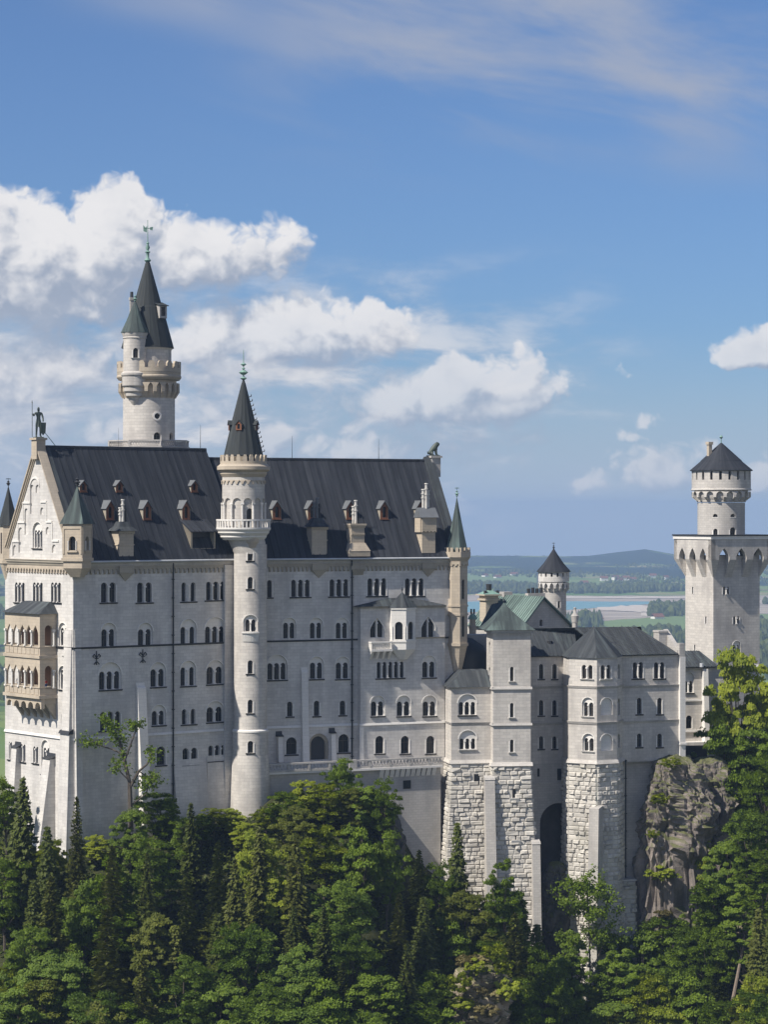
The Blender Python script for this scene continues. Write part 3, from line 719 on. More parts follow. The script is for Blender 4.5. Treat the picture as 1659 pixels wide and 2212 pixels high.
# gable copings
mb = MB()
for sgn in (0, 1):
    a = SG.f(0.35 if sgn else uG - .35, ZE - .1, 0); b = SG.f(-WID / 2, ZRL + .35, 0)
    dn = (b - a).normalized(); o_ = Vector((SG.N[0], SG.N[1], 0)); up = Vector((0, 0, 1)) * 1.0
    for (f0, f1, k0, k1) in ((-.95, .62, -.1, .28), (-.2, .38, -.62, -.104), (-.2, .2, -1.0, -.624)):
        mb.hexa([a + o_ * f1 + up * k0, a + o_ * f0 + up * k0, a + o_ * f0 + up * k1, a + o_ * f1 + up * k1, b + o_ * f1 + up * k0, b + o_ * f0 + up * k0, b + o_ * f0 + up * k1, b + o_ * f1 + up * k1])
mb.build('gable_coping', 'sandstone', pal)
mb = MB()                                                 # lead strip of the verge, seen on the slope
a, b = SL.f(.75, ZE + .05, .75), SL.f(.75, ZRL + .05, -WID / 2); slope(mb, a + Vector((0, 0, .12)), SL.f(1.9, ZE + .17, .75), SL.f(1.9, ZRL + .17, -WID / 2), b + Vector((0, 0, .12)), .1)
mb.build('verge_flashing', 'dull_roof', pal)
mb = MB()
for k0, k1, dd in ((-1.0, .15, .5), (-1.5, -1.01, .25)):
    a, b = SR.f(LR + k0, ZE, .9), SR.f(LR + k1, ZE, .9); c, e = SR.f(LR + k1, ZRR + .4, -WID / 2), SR.f(LR + k0, ZRR + .4, -WID / 2)
    slope(mb, a + Vector((0, 0, dd)), b + Vector((0, 0, dd)), c + Vector((0, 0, dd)), e + Vector((0, 0, dd)), 1.1)
mb.build('gable_coping', 'dull_roof', pal); mb = MB()
mb.add([SR.f(LR - .1, ZE - .3, .3), SR.f(LR - .1, ZE - .3, -WID), SR.f(LR - .1, ZRR, -WID / 2)], ((0, 1, 2),))
mb.build('wall', 'grey_stone', pal)
# pedestals of the two figures
def pedestal(S, px, hw, y0, y1, mat):
    u = S.u(px, -WID / 2); c = S.f(u, 0, -WID / 2); z0 = (CY - y0) / F * c.y; z1 = (CY - y1) / F * c.y
    mb = MB(); Q = Plane(c.x, c.y, S.a); mb.box(Q, -hw, hw, z0 - 1.5, z1 - .35, -hw, hw); mb.box(Q, -hw - .22, hw + .22, z1 - .346, z1, -hw - .22, hw + .22); mb.build('pedestal', mat, pal)
    return c.x, c.y, z1
KN = pedestal(SL, 83, .82, 972, 946, 'sandstone'); LI = pedestal(SR, 938, .85, 1012, 985, 'grey_stone')
# lightning rods
for S, x, y0, y1 in ((SL, 433, 968, 918), (SR, 631, 993, 942), (SR, 818, 994, 948)):
    c = S.f(S.u(x, -WID / 2), 0, -WID / 2); k = c.y / F; mb = MB(); mb.cyl((c.x, c.y, (CY - y0) * k), (c.x, c.y, (CY - y1) * k), .055, .02, 5); mb.build('lightning_rod', 'iron', pal)
c = SL.f(SL.u(256, -WID * .7), 0, -WID * .7); mb = MB(); mb.cyl((c.x, c.y, ZRL - 6), (c.x, c.y, (CY - 925) * c.y / F), .05, .02, 5); mb.build('lightning_rod', 'iron', pal)
# dormers
def roof_d(ZR, z): return .75 - (.75 + WID / 2) * (z - ZE) / (ZR - ZE)      # outward depth of the slope at height z
def dormer(S, ZR, x, yt, yb, small=False):
    # place on the slope: find depth where the sight line of the sill meets the roof
    d = 0.
    for _ in range(30): u, z = S.uz(x, yb, d); d = .5 * d + .5 * (roof_d(ZR, z) + .1)
    u, z = S.uz(x, yb, d); k = F / S.f(u, z, d).y; h = (yb - yt) / k; w_ = (.62 if small else .72)
    T = S.off(d, 0); back = roof_d(ZR, z + h) - d - .3
    mb = MB(); hh = h * .62
    pts = [(u - w_, z), (u + w_, z), (u + w_, z + hh), (u, z + h - .12), (u - w_, z + hh)]
    hl = (arch(u - w_ * .42, u + w_ * .42, z + .25, z + hh + .15, 8), .3)
    wall(mb, T, pts, [hl]); mb.box(T, u - w_ - .08, u + w_ + .08, z - .14, z - .003, .002, .22)
    o = mb.build('dormer', 'red_wood', pal)
    mb = MB(); n = len(pts)
    for s_ in (-1, 1): mb.box(T, u + s_ * w_ - .06, u + s_ * w_ + .06, z - .8, z + hh - .02, back, -.02)
    mb.build('cheek', 'trim_stone', o)
    mb = MB(); e = w_ + .3; zE = z + hh - .25
    slope(mb, T.f(u - e, zE, .3), T.f(u, z + h, .3), T.f(u, z + h, back), T.f(u - e, zE, back), .1); slope(mb, T.f(u, z + h + .003, .3), T.f(u + e, zE, .3), T.f(u + e, zE, back), T.f(u, z + h + .003, back), .1)
    mb.build('dormer_roof', 'grey_metal', o)
    mb = MB(); pane_quad(mb, T, u - w_ * .45, u + w_ * .45, z + .2, z + hh + .2, -.28); mb.build('pane', 'glass', o)
for x in (180, 258, 420): dormer(SL, ZRL, x, 1037, 1062, True)
for x in (238, 318, 402): dormer(SL, ZRL, x, 1080, 1122)
for x in (598, 674, 757, 830, 908): dormer(SR, ZRR, x, 1081, 1121)
# large shed dormer
d = 0.
for _ in range(30): u, z = SL.uz(440, 1184, d); d = .5 * d + .5 * (roof_d(ZRL, z) + .05)
T = SL.off(d); u0, u1 = T.u(416), T.u(462); zb, zt = T.z(440, 1184), T.z(440, 1150); bk = roof_d(ZRL, zt + 2.2) - d
mb = MB(); wall(mb, T, rect(u0 - .3, u1 + .3, zb - .4, zt + .2), [(rect(u0, u1, zb, zt), 1.2)])
for a in (u0 - .3, u1 + .3): mb.add([T.f(a, zb - .4), T.f(a, zt + .2), T.f(a, zt + 2., bk)], ((0, 1, 2), (2, 1, 0)))
o = mb.build('dormer', 'trim_stone', pal); mb = MB(); slope(mb, T.f(u0 - .6, zt + .15, .5), T.f(u1 + .6, zt + .15, .5), T.f(u1 + .6, zt + 2.2, bk), T.f(u0 - .6, zt + 2.2, bk), .15, .7); mb.build('dormer_roof', 'slate_roof', o)
mb = MB(); pane_quad(mb, T, u0 - .1, u1 + .1, zb - .1, zt + .1, -1.15); mb.build('pane', 'lead', o)
# chimneys that stand on the eaves
def chimney(S, x, w_, dep, ybase, ytop, pots, style, corb=True):
    d = .35; u = S.u(x, d); z0 = S.z(x, ybase, d); z1 = S.z(x, ytop, d); T = S.off(d); h = w_ / 2
    mb = MB()
    if style == 'roofed':
        mb.box(T, u - h, u + h, z0 - .5, z1, -dep, 0); mb.box(T, u - h - .12, u + h + .12, z0 + (z1 - z0) * .45, z0 + (z1 - z0) * .45 + .16, -dep - .12, .12)
        scallop(mb, T, u - h - .14, u + h + .14, z1 - .02, z1 - .3, z1 - .5, 6, .16)
    elif style == 'flared':
        m_ = z0 + (z1 - z0) * .34
        b4 = lambda e, zz: [T.f(u - h - e, zz, e), T.f(u + h + e, zz, e), T.f(u + h + e, zz, -dep - e), T.f(u - h - e, zz, -dep - e)]
        mb.hexa(b4(.75, z0 - .6) + b4(.75, z0 + .3)); mb.hexa(b4(.8, z0 + .304) + b4(.12, m_)); mb.hexa(b4(0, m_ + .004) + b4(0, z1 - .3)); mb.hexa(b4(.1, z1 - .7) + b4(.25, z1 - .304)); mb.hexa(b4(.3, z1 - .3) + b4(.3, z1))
        scallop(mb, T, u - h, u + h, m_ + 1.7, m_ + 1.45, m_ + 1.25, 5, .14)
    elif style == 'house':
        mb.box(T, u - h, u + h, z0 - .5, z1, -dep, 0); m_ = z0 + (z1 - z0) * .55
        scallop(mb, T, u - h - .1, u + h + .1, m_ + .5, m_ + .2, m_, 4, .3); mb.box(T, u - h - .1, u + h + .1, m_ + .504, z1 + .002, .003, .3)
        for a in (u - h - .1, ): mb.box(T, a - .25, a, m_, z1, -dep, .1)
    o = mb.build('chimney', 'sandstone', pal)
    if style in ('roofed', 'house'):
        mb = MB(); e = .45; hh = 1.5 if style == 'roofed' else 1.7
        q = [T.f(u - h - e, z1 + .01, e + .1), T.f(u + h + e, z1 + .01, e + .1), T.f(u + h + e, z1 + .01, -dep - e), T.f(u - h - e, z1 + .01, -dep - e)]
        if style == 'roofed':
            t4 = [T.f(u - h * .6, z1 + hh, -dep * .25), T.f(u + h * .6, z1 + hh, -dep * .25), T.f(u + h * .6, z1 + hh, -dep * .75), T.f(u - h * .6, z1 + hh, -dep * .75)]
            md = [p.lerp(r_, .62) - Vector((0, 0, .25)) for p, r_ in zip(q, t4)]
            mb.hexa(q + md); mb.hexa([p + Vector((0, 0, .003)) for p in md] + t4)
        else: mb.hexa(q + [T.f(u - h - e, z1 + hh, -dep / 2 + .1), T.f(u + h + e, z1 + hh, -dep / 2 + .1), T.f(u + h + e, z1 + hh, -dep / 2 - .1), T.f(u - h - e, z1 + hh, -dep / 2 - .1)])
        mb.build('chimney_roof', 'grey_metal' if style == 'house' else 'dull_roof', o); zp = z1 + hh - .2
    else: zp = z1
    for (px_o, hp, mat) in pots:
        mb = MB(); p = T.f(u + px_o, zp, -dep * .45 - abs(px_o) * .6)
        mb.cyl(p, p + Vector((0, 0, hp)), .23, .21, 8)
        for f in (.55, .78): mb.cyl(p + Vector((0, 0, hp * f)), p + Vector((0, 0, hp * f + .18)), .34, .34, 8)
        mb.cyl(p + Vector((0, 0, hp)), p + Vector((0, 0, hp + .16)), .34, .28, 8); mb.build('chimney_pot', mat, o)
    if style == 'flared':
        mb = MB()
        for i in range(9):
            a = T.f(u - h + i * w_ / 8, z1, -.1); mb.cyl(a, a + Vector((0, 0, .35 + .3 * (i % 3))), .06, .03, 5)
        mb.build('cresting', 'iron', o)
    if corb:                                               # corbel under the chimney, on the facade
        mb = MB(); mb.box(S, u - h, u + h, ZE - 2.0, ZE - .93, .28, .55)
        if style == 'flared': mb.wedge(S, u - h + .15, u + h - .15, ZE - 2.9, ZE - 2.004, .003, .1, .5)
        else:
            p = S.f(u, ZE - 3.4, .0); q = [S.f(u - h, ZE - 2.004, .003), S.f(u + h, ZE - 2.004, .003), S.f(u + h, ZE - 2.004, .5), S.f(u - h, ZE - 2.004, .5)]
            mb.add(q + [p], ((3, 2, 4), (0, 3, 4), (2, 1, 4)))
        mb.build('corbel', 'trim_stone', o)
chimney(SL, 273, 2.7, 2.4, 1203, 1147, ((-.35, 2.3, 'pot_white'), (.0, 3.6, 'pot_white'), (.3, 2.8, 'iron'), (.6, 2.2, 'iron')), 'roofed')
chimney(SR, 690, 2.7, 2.3, 1192, 1138, ((-.45, 2.6, 'grey_metal'), (0, 3.4, 'grey_metal'), (.45, 2.4, 'iron')), 'roofed')
chimney(SR, 773, 2.4, 2.0, 1194, 1131, ((-.35, 2.8, 'pot_white'), (.0, 3.8, 'pot_white'), (.35, 1.2, 'iron')), 'flared')
chimney(SR, 926, 2.5, 2.2, 1188, 1118, ((-.45, 3.2, 'pot_white'), (0., 4.2, 'pot_white'), (.45, 3.0, 'pot_white')), 'house')

# ------------------------------------------------------------------ corner turrets
def ngon(cx, cy, r, n, rot): return [(cx + r * math.cos(rot + 2 * math.pi * i / n), cy + r * math.sin(rot + 2 * math.pi * i / n)) for i in range(n)]
def face_frame(poly, i):
    p, q = poly[i], poly[(i + 1) % len(poly)]; S = Plane.two(p, q); return S, math.hypot(q[0] - p[0], q[1] - p[1])
# south-west: square, set cornerwise
c = SL.f(.55, 0, .35); kY = F / c.y; a_ = R(70)
r_ = 20 * c.y / F * 1.18
sq = [(c.x + r_ * (math.cos(a_) * i - math.sin(a_) * j * -1), c.y + r_ * (math.sin(a_) * i + math.cos(a_) * j * -1)) for i, j in ((-1, -1), (-1, 1), (1, 1), (1, -1))]
def zat(py, y): return (CY - py) / F * y
z0, z1, z2 = zat(1241, c.y), zat(1205, c.y), zat(1132, c.y)
mb = MB(); area = sum(sq[i][0] * sq[(i + 1) % 4][1] - sq[(i + 1) % 4][0] * sq[i][1] for i in range(4))
if area < 0: sq = sq[::-1]
tur_holes = []
faces = [face_frame(sq, i) for i in range(4)]
for S, L in faces:
    if S.N[1] < .35:
        hs = [(arch(L * .33, L * .67, z1 + 1.2, z1 + 3.4, 8), .5)]; wall(mb, S, rect(0, L, z1, z2), hs)
        mb.box(S, .12, L - .12, z2 - .75, z2 - .3, .003, .1); mb.box(S, .1, .32, z1 + .6, z2 - .755, .003, .1); mb.box(S, L - .32, L - .1, z1 + .6, z2 - .755, .003, .1)
        mb.box(S, L * .22, L * .78, z1 + .9, z1 + 1.15, .003, .28)
    else: wall(mb, S, rect(0, L, z1, z2))
    mb.box(S, -.15, L + .15, z1 - .5, z1, -.2, .18)
g2 = lambda p, s: [(c.x + (x - c.x) * s, c.y + (y - c.y) * s) for x, y in p]
mb.prism(g2(sq, .95), z1 - 1.6, z1 - .504); mb.prism(g2(sq, .45), z0 - .4, z1 - 1.604, g2(sq, .95))
tu = mb.build('turret', 'sandstone', pal)
mb = MB(); mb.pyramid(g2(sq, 1.22), z2 + .02, (c.x, c.y, zat(1048, c.y)), .25, 5); mb.build('turret_roof', 'copper_roof', tu)
mb = MB(); finial(mb, c.x, c.y, zat(1050, c.y), 2.0, .42); mb.build('finial', 'lead', tu)
for S, L in faces:
    if S.N[1] < .35:
        mb = MB(); pane_quad(mb, S, L * .3, L * .7, z1 + 1.1, z1 + 3.5, -.47); mb.build('pane', 'glass', tu)
        for f in (.3, .7): mb = MB(); mb.cyl(S.f(L * f, z1 + 1.2, .08), S.f(L * f, z1 + 2.7, .08), .1, None, 6); mb.build('colonette', 'pale_stone', tu)
def oct_turret(px, Y, rpx, y0, y1, ytop, yap, yfin, crenel, mat, roof, cyo=0.):
    cx = (px - CX) / F * Y; r = rpx / F * Y / math.cos(math.pi / 8); P8 = ngon(cx, Y, r, 8, R(22.5 - 8))
    Z = lambda y: zat(y, Y)
    mb = MB(); gl = []; sc8 = lambda s: [(cx + (x - cx) * s, Y + (y - Y) * s) for x, y in P8]
    zs = [Z(ytop), Z(y1)]
    for i in range(8):
        S, L = face_frame(P8, i)
        if S.N[1] < .3:
            hs = []
            for zc in ((Z(1297), Z(1251)), (Z(1378), Z(1330))) if crenel else ((Z(1200), Z(1150)),):
                if i % 2 == 0: hs.append((arch(L * .3, L * .7, zc[0] + .3, zc[1], 8), .35)); gl.append((S, L * .25, L * .75, zc[0] + .2, zc[1] + .1, -.33))
            wall(mb, S, rect(0, L, zs[1], zs[0]), hs)
        else: wall(mb, S, rect(0, L, zs[1], zs[0]))
        if crenel: scallop(mb, S, 0, L, zs[0], zs[0] - .5, zs[0] - .8, 2, .15)
    mb.prism(sc8(1.1), zs[1] - .5, zs[1] - .003); mb.prism(sc8(.35), Z(y0), zs[1] - .504, sc8(1.0))
    if crenel:
        for y in (1308, 1327): mb.prism(sc8(1.08), Z(y) - .15, Z(y) + .15)
        mb.prism(sc8(1.05), zs[0] + .003, zs[0] + .7, sc8(1.3)); mb.prism(sc8(1.3), zs[0] + .704, Z(1192))
        for i in range(8):
            S, L = face_frame(sc8(1.28), i)
            for f in (.0, .5): mb.box(S, L * f + .03, L * f + L * .27, Z(1192) + .003, Z(1192) + .75, -.35, .0)
    o = mb.build('turret', mat, pal)
    for q_ in gl: mb = MB(); pane_quad(mb, *q_); mb.build('pane', 'glass', o)
    mb = MB(); zb_ = Z(1192) if crenel else zs[0]; mb.pyramid(sc8(1.05 if crenel else 1.25), zb_ + .02, (cx, Y, Z(yap)), .12, 4); mb.build('turret_roof', roof, o)
    mb = MB(); finial(mb, cx, Y, Z(yap) - .1, (yap - yfin) * Y / F, .3, True); mb.build('finial', 'verdigris' if crenel else 'lead', o)
oct_turret(987, SR.f(LR, 0, 0).y + .1, 22, 1460, 1388, 1212, 1072, 1050, True, 'sandstone', 'copper_roof')
pG = SG.f(uG, 0)
oct_turret(18, pG.y + .2, 17, 1255, 1210, 1135, 1048, 1031, False, 'sandstone', 'spire_roof')

# ------------------------------------------------------------------ loggia on the gable end
PR = 3.1
SF = SG.off(PR); v0, v1 = SF.u(10.5), SF.u(86)
zT, zM, zL_ = SF.z(60, 1325), SF.z(60, 1417), SF.z(60, 1503)
SS = Plane(*SF.f(v1, 0)[:2], R(A1))                        # its side wall
mb = MB(); hs = []; hs2 = []
nA = 5; stp = (v1 - v0 - .8) / nA
LC = []
for (yt, yb) in ((1349, 1394), (1436, 1484)):
    zt, zb = SF.z(50, yt), SF.z(50, yb)
    for i in range(nA):
        a = v0 + .5 + i * stp; hs.append((arch(a + .1, a + stp - .22, zb, zt, 8, pointed=True), .3))
        LC.append((SF, a - .05, zb, zt))
    hs2.append((arch(PR * .3, PR * .72, zb, zt + .05, 8), .4)); LC.append((SS, PR * .8, zb, zt + .1))
wall(mb, SF, rect(v0, v1, zL_, zT), hs); wall(mb, SS, rect(0, PR, zL_, zT), hs2)
SW_ = Plane(*SG.f(v0, 0)[:2], R(A1 + 180)); wall(mb, SW_, rect(-PR, 0, zL_, zT))
for zf in (zM + 1.2, zL_ + 1.1): mb.box(SG, v0 + .1, v1 - .1, zf - .2, zf, .01, PR - .42)
for z, h, e in ((zM, .5, .22), (zL_, .5, .25), (zM + 1.55, .16, .14), (zL_ + 1.5, .16, .14)): mb.box(SF, v0 - e, v1 + e, z - h / 2, z + h / 2, -PR + .02, e)
for zz in (zM + .35, zL_ + .35):                           # sunk panels of the parapets
    for i in range(8): a = v0 + .3 + i * (v1 - v0 - .6) / 8; mb.box(SF, a + .08, a + (v1 - v0 - .6) / 8 - .08, zz, zz + .95, .003, .07)
lo = mb.build('loggia', 'sandstone', pal)
for S, u, z0_, z1_ in LC: mb = MB(); mb.cyl(S.f(u, z0_, .1), S.f(u, z1_ - 1.0, .1), .16, None, 7); mb.box(S, u - .24, u + .2, z1_ - 1.1, z1_ - .75, .003, .32); mb.box(S, u - .22, u + .18, z0_, z0_ + .2, .003, .3); mb.build('colonette', 'pale_stone', lo)
mb = MB(); mb.quad(SG.f(v0 + .05, zL_, .06), SG.f(v1 - .05, zL_, .06), SG.f(v1 - .05, zT, .06), SG.f(v0 + .05, zT, .06)); mb.build('inner_wall', 'painted_plaster', lo)
mb = MB(); e = .45; zr_ = SG.z(80, 1298)
q = [SF.f(v0 - e, zT + .01, e), SF.f(v1 + e, zT + .01, e), SG.f(v1 + e, zT + .01, .01), SG.f(v0 - e, zT + .01, .01)]
mb.hexa(q + [SG.f(v0 + 2.2, zr_, .6), SG.f(v1 - 1.2, zr_, .6), SG.f(v1 - 1.2, zr_, .01), SG.f(v0 + 2.2, zr_, .01)]); mb.build('loggia_roof', 'dull_roof', lo)
mb = MB()
for i in range(6):
    a = v0 + .15 + i * (v1 - v0 - .9) / 5
    mb.wedge(SG, a, a + .6, zL_ - 3.6, zL_ - 1.2, .003, .15, PR * .62); mb.wedge(SG, a - .1, a + .7, zL_ - 1.196, zL_ - .26, .003, PR * .66, PR * .98)
mb.build('corbel', 'trim_stone', lo)
mb = MB(); scallop(mb, SF, v0, v1, zL_ - .26, zL_ - .9, zL_ - 1.9, 5, -.25, -.9, .14); mb.build('arcade', 'sandstone', lo)

# ------------------------------------------------------------------ oriel front (risalit) of the east facade
RB = 1.35; SB = SR.off(RB); b0, b1 = SB.u(779), SB.u(961); zbt, zbb = SB.z(860, 1309), ZBOT
hB = []; WB = lambda *a, **k: window(SB, hB, *a, parent=pal, **k)
WB(801, 828, 1338, 1377, 2, arch_y=1334, gap=.3, sill=False, pointed=True); WB(912, 938, 1335, 1377, 2, arch_y=1331, gap=.3, sill=False, pointed=True)
WB(814, 872, 1429, 1464, 5, gap=.5); WB(914, 940, 1429, 1463, 2, arch_y=1416)
for c in (816, 872, 928): WB(c - 13, c + 13, 1515, 1546, 2, arch_y=1502)
for c in (820, 875, 930): WB(c - 9, c + 9, 1589, 1627, 1)
mb = MB(); wall(mb, SB, rect(b0, b1, zbb, zbt), hB)
S2 = Plane(*SR.f(b0, 0)[:2], R(A2 - 90)); wall(mb, S2, rect(0, RB, zbb, zbt)); S3 = Plane(*SB.f(b1, 0)[:2], R(A2 + 90)); wall(mb, S3, rect(0, RB, zbb, zbt))
mb.build('projecting_bay', 'limestone', pal)
mb = MB(); zz = SB.z(860, 1561); mb.wedge(SB, b0 - .2, b1 + .1, zz - .25, zz + .1, .003, .2, .1); mb.wedge(SB, b0 - .2, b0 + .5, zbb, zz - .3, .003, .6, .1); mb.build('plinth_band', 'pale_stone', pal)
mb = MB(); mb.wedge(SB, SB.u(896), b1, ZS - .05, ZS + .2, .003, .1, .2); mb.box(SB, b0 - .1, b1 + .1, zbt - .3, zbt + .01, .003, .3); mb.build('string_course', 'trim_stone', pal)
mb = MB(); e = .55; zq = SB.z(860, 1292)
mb.hexa([SB.f(b0 - .9, zbt + .02, e), SB.f(b1 + .3, zbt + .02, e), SR.f(b1 + .3, zbt + .02, .02), SR.f(b0 - .9, zbt + .02, .02), SR.f(b0 + 5.5, zq, .12), SR.f(b1 - 5.5, zq, .12), SR.f(b1 - 5.5, zq, .02), SR.f(b0 + 5.5, zq, .02)]); mb.build('bay_roof', 'dull_roof', pal)
# white oriel and balcony
o0, o1, om = SB.u(842), SB.u(893), SB.u(868); zo0, zo1 = SB.z(868, 1398), SB.z(868, 1312)
fp = [SB.f(o0, 0, 0), SB.f(o0, 0, .7), SB.f(om, 0, 1.75), SB.f(o1, 0, .9), SB.f(o1, 0, 0)]; fp = [(p.x, p.y) for p in fp]
mb = MB(); gl = []
for i in range(4):
    S, L = face_frame(fp, i); hs = []
    if i in (1, 2): a = (.24, .76); hs = [(arch(L * a[0], L * a[1], SB.z(868, 1380), SB.z(868, 1342), 8), .3)]; gl.append((S, L * .2, L * .8, SB.z(868, 1381), SB.z(868, 1341), -.27))
    wall(mb, S, rect(0, L, zo0, zo1), hs); mb.box(S, -.06, L + .06, SB.z(868, 1386), SB.z(868, 1382), .003, .12); mb.box(S, -.06, L + .06, zo1 - .3, zo1, .003, .14)
    if i in (1, 2):
        for f in (.06, .94): mb.cyl(S.f(L * f, SB.z(868, 1380), .07), S.f(L * f, SB.z(868, 1352), .07), .09, None, 6)
mb.prism([(x, y) for x, y in fp], zo0 - .3, zo0 - .003); oc = (sum(p[0] for p in fp) / 5, sum(p[1] for p in fp) / 5)
mb.prism([(oc[0] + (x - oc[0]) * .3, oc[1] + (y - oc[1]) * .3 + .4) for x, y in fp], SB.z(868, 1424), zo0 - .304, fp)
oo = mb.build('oriel', 'pale_stone', pal)
for q_ in gl: mb = MB(); pane_quad(mb, *q_); mb.build('pane', 'glass', oo)
mb = MB(); pt = SB.f(om, SB.z(868, 1278), .1); mb.pyramid([(oc[0] + (x - oc[0]) * 1.2, oc[1] + (y - oc[1]) * 1.2) for x, y in fp], zo1 + .01, (pt.x, pt.y, pt.z), 0, 1); finial(mb, pt.x, pt.y, pt.z, 1.2, .18); mb.build('oriel_roof', 'dull_roof', oo)
a0, a1 = SB.u(796), SB.u(895); mb = MB(); zf = SB.z(845, 1401)
mb.box(SB, a0, o0 - .05, zf - .35, zf, .003, 1.3); mb.box(SB, a0 - .06, o0 - .05, zf + 1.05, zf + 1.3, .9, 1.36); mb.box(SB, a0 - .06, a0 + .22, zf + 1.05, zf + 1.3, .003, .896)
for i in range(12): x = a0 + .12 + i * (o0 - a0 - .3) / 11; mb.box(SB, x - .07, x + .07, zf + .003, zf + 1.046, 1.08, 1.24)
mb.box(SB, a0, a0 + .25, zf + .003, zf + 1.046, .003, 1.07)
for i in range(4): x = a0 + .1 + i * (o0 - a0 - .6) / 3; mb.wedge(SB, x, x + .42, zf - 1.7, zf - .354, .003, .1, 1.2)
mb.build('balcony', 'pale_stone', pal)
# ------------------------------------------------------------------ round stair tower in the angle of the facade
YT = 417.0
CU = Cyl.at(526, YT, 46); CLo = Cyl.at(541, YT, 35.5)
Zt = lambda y: zat(y, YT)
st = thing('stair_tower', 'slender round white tower with balustrade and dark cone roof, against the long facade', 'tower', (*CLo.c, -50), 'castle towers')
def cwin(S, H, x0, x1, yt, yb, n=1, parent=None, **k): return window(S, H, x0, x1, yt, yb, n, parent=parent, **k)
hT = []
for yt, yb in ((1189, 1211), (1246, 1272), (1426, 1455), (1511, 1540)): cwin(CLo, hT, 535, 546, yt, yb, 1, st, trim=True)
cwin(CLo, hT, 528, 554, 1338, 1364, 2, st, arch_y=1328, sill=False)
mb = MB(); H_ = math.pi * CLo.r; zA, zB_ = Zt(1575), Zt(1200)
wall(mb, CLo, rect(-H_, H_, Zt(1578), Zt(1176)), [h for h in hT if h[0][0][1] > Zt(1578)])
mb.lathe(L4(CLo, [(CLo.r + .75, Zt(1800)), (CLo.r + .32, Zt(1640)), (CLo.r + .25, Zt(1628))]), 48, False)
CL2 = CLo.off(.22); h2 = []; cwin(CL2, h2, 535, 547, 1600, 1626, 1, st); H2_ = math.pi * CL2.r; wall(mb, CL2, rect(-H2_, H2_, Zt(1629), Zt(1577)), h2)
mb.lathe([(CLo.r - .02, Zt(1196), *CLo.c), ((CLo.r + CU.r) / 2 - .1, Zt(1170), (CLo.c[0] + CU.c[0]) / 2, YT), (CU.r - .3, Zt(1152), *CU.c)], 48)
mb.build('wall', 'tower_stone', st, 40)
mb = MB()                                                  # bracket under the double window
u0, u1 = CLo.u(525), CLo.u(557)
for z0_, z1_, d0, d1 in ((Zt(1384), Zt(1366), .1, .42), (Zt(1366) + .004, Zt(1363), .1, .55)):
    for i in range(6):
        a = u0 + (u1 - u0) * i / 6; b = u0 + (u1 - u0) * (i + 1) / 6; mb.wedge(CLo, a, b, z0_, z1_, -.1, d0 if z0_ < Zt(1370) else d1, d1)
mb.build('window_bracket', 'pale_stone', st)
mb = MB(); mb.lathe(L4(CLo, [(CLo.r, Zt(1583)), (CLo.r + .3, Zt(1579)), (CLo.r + .3, Zt(1576)), (CLo.r, Zt(1573))]), 48, False); mb.build('plinth_band', 'pale_stone', st)
# balcony
mb = MB(); rb = 59 / F * YT
mb.lathe(L4(CU, [(CU.r - .1, Zt(1166)), (CU.r + .3, Zt(1160)), (CU.r + .3, Zt(1157)), (CU.r + .7, Zt(1151)), (CU.r + .7, Zt(1148)), (rb, Zt(1143)), (rb, Zt(1139))]), 48); mb.build('balcony_floor', 'pale_stone', st, 30)
mb = MB(); CB = Cyl(*CU.c, rb - .15)
mb.lathe(L4(CB, [(CB.r - .14, Zt(1125)), (CB.r + .16, Zt(1125)), (CB.r + .16, Zt(1121.5)), (CB.r - .14, Zt(1121.5)), (CB.r - .14, Zt(1125))]), 48, False)
ring_box(mb, CB, 44, .42, Zt(1139) + .003, Zt(1125) - .003, -.1, .1); mb.build('balustrade', 'pale_stone', st)
# upper drum with blind arcade
mb = MB(); Hu = math.pi * CU.r; ar = []; cols = []; dz0, dz1 = Zt(1139), Zt(1076)
na = 12; pp = 2 * Hu / na
for i in range(na):
    a = -Hu + i * pp; ar.append((arch(a + .16, a + pp - .16, dz0 + .02, dz1, 8), .3)); cols.append(a)
wall(mb, CU, rect(-Hu, Hu, dz0, Zt(1020)), ar)
CU2 = CU.off(-.3); hd = [(arch(CU2.u(533), CU2.u(546), Zt(1138), Zt(1098), 8), .4)]
wall(mb, CU2, rect(-CU2.r * math.pi, CU2.r * math.pi, dz0, dz1 + .2), hd)
mb.build('drum', 'tower_stone', st, 40); 
for a in cols: mb = MB(); mb.cyl(CU.f(a, dz0, .05), CU.f(a, dz1 - 1.0, .05), .15, None, 7); mb.box(CU, a - .26, a + .26, dz1 - 1.05, dz1 - .75, .003, .24); mb.build('colonette', 'pale_stone', st)
mb = MB(); u0, u1 = CU2.u(531), CU2.u(548); pane_quad(mb, CU2, u0, u1, Zt(1138), Zt(1096), -.36); mb.build('doorway', 'glass', st)
mb = MB(); scallop(mb, CU, -Hu, Hu, Zt(1030), Zt(1038), Zt(1046), 24, .16, 0, .16, pointed=True)
mb.lathe(L4(CU, [(CU.r + .02, Zt(1031)), (CU.r + .35, Zt(1024)), (CU.r + .35, Zt(1020)), (CU.r + .85, Zt(1015)), (CU.r + .85, Zt(1008)), (CU.r + .5, Zt(1005)), (CU.r + .42, Zt(1003))]), 48)
CP = Cyl(*CU.c, 50.5 / F * YT); mb.lathe(L4(CP, [(CP.r - .3, Zt(1006)), (CP.r, Zt(1006)), (CP.r, Zt(997)), (CP.r - .3, Zt(997))]), 48)
ring_box(mb, CP, 22, .62, Zt(997) + .003, Zt(988), -.3, 0, .1, .38); mb.build('parapet', 'sandstone', st, 30)
mb = MB(); k = YT / F
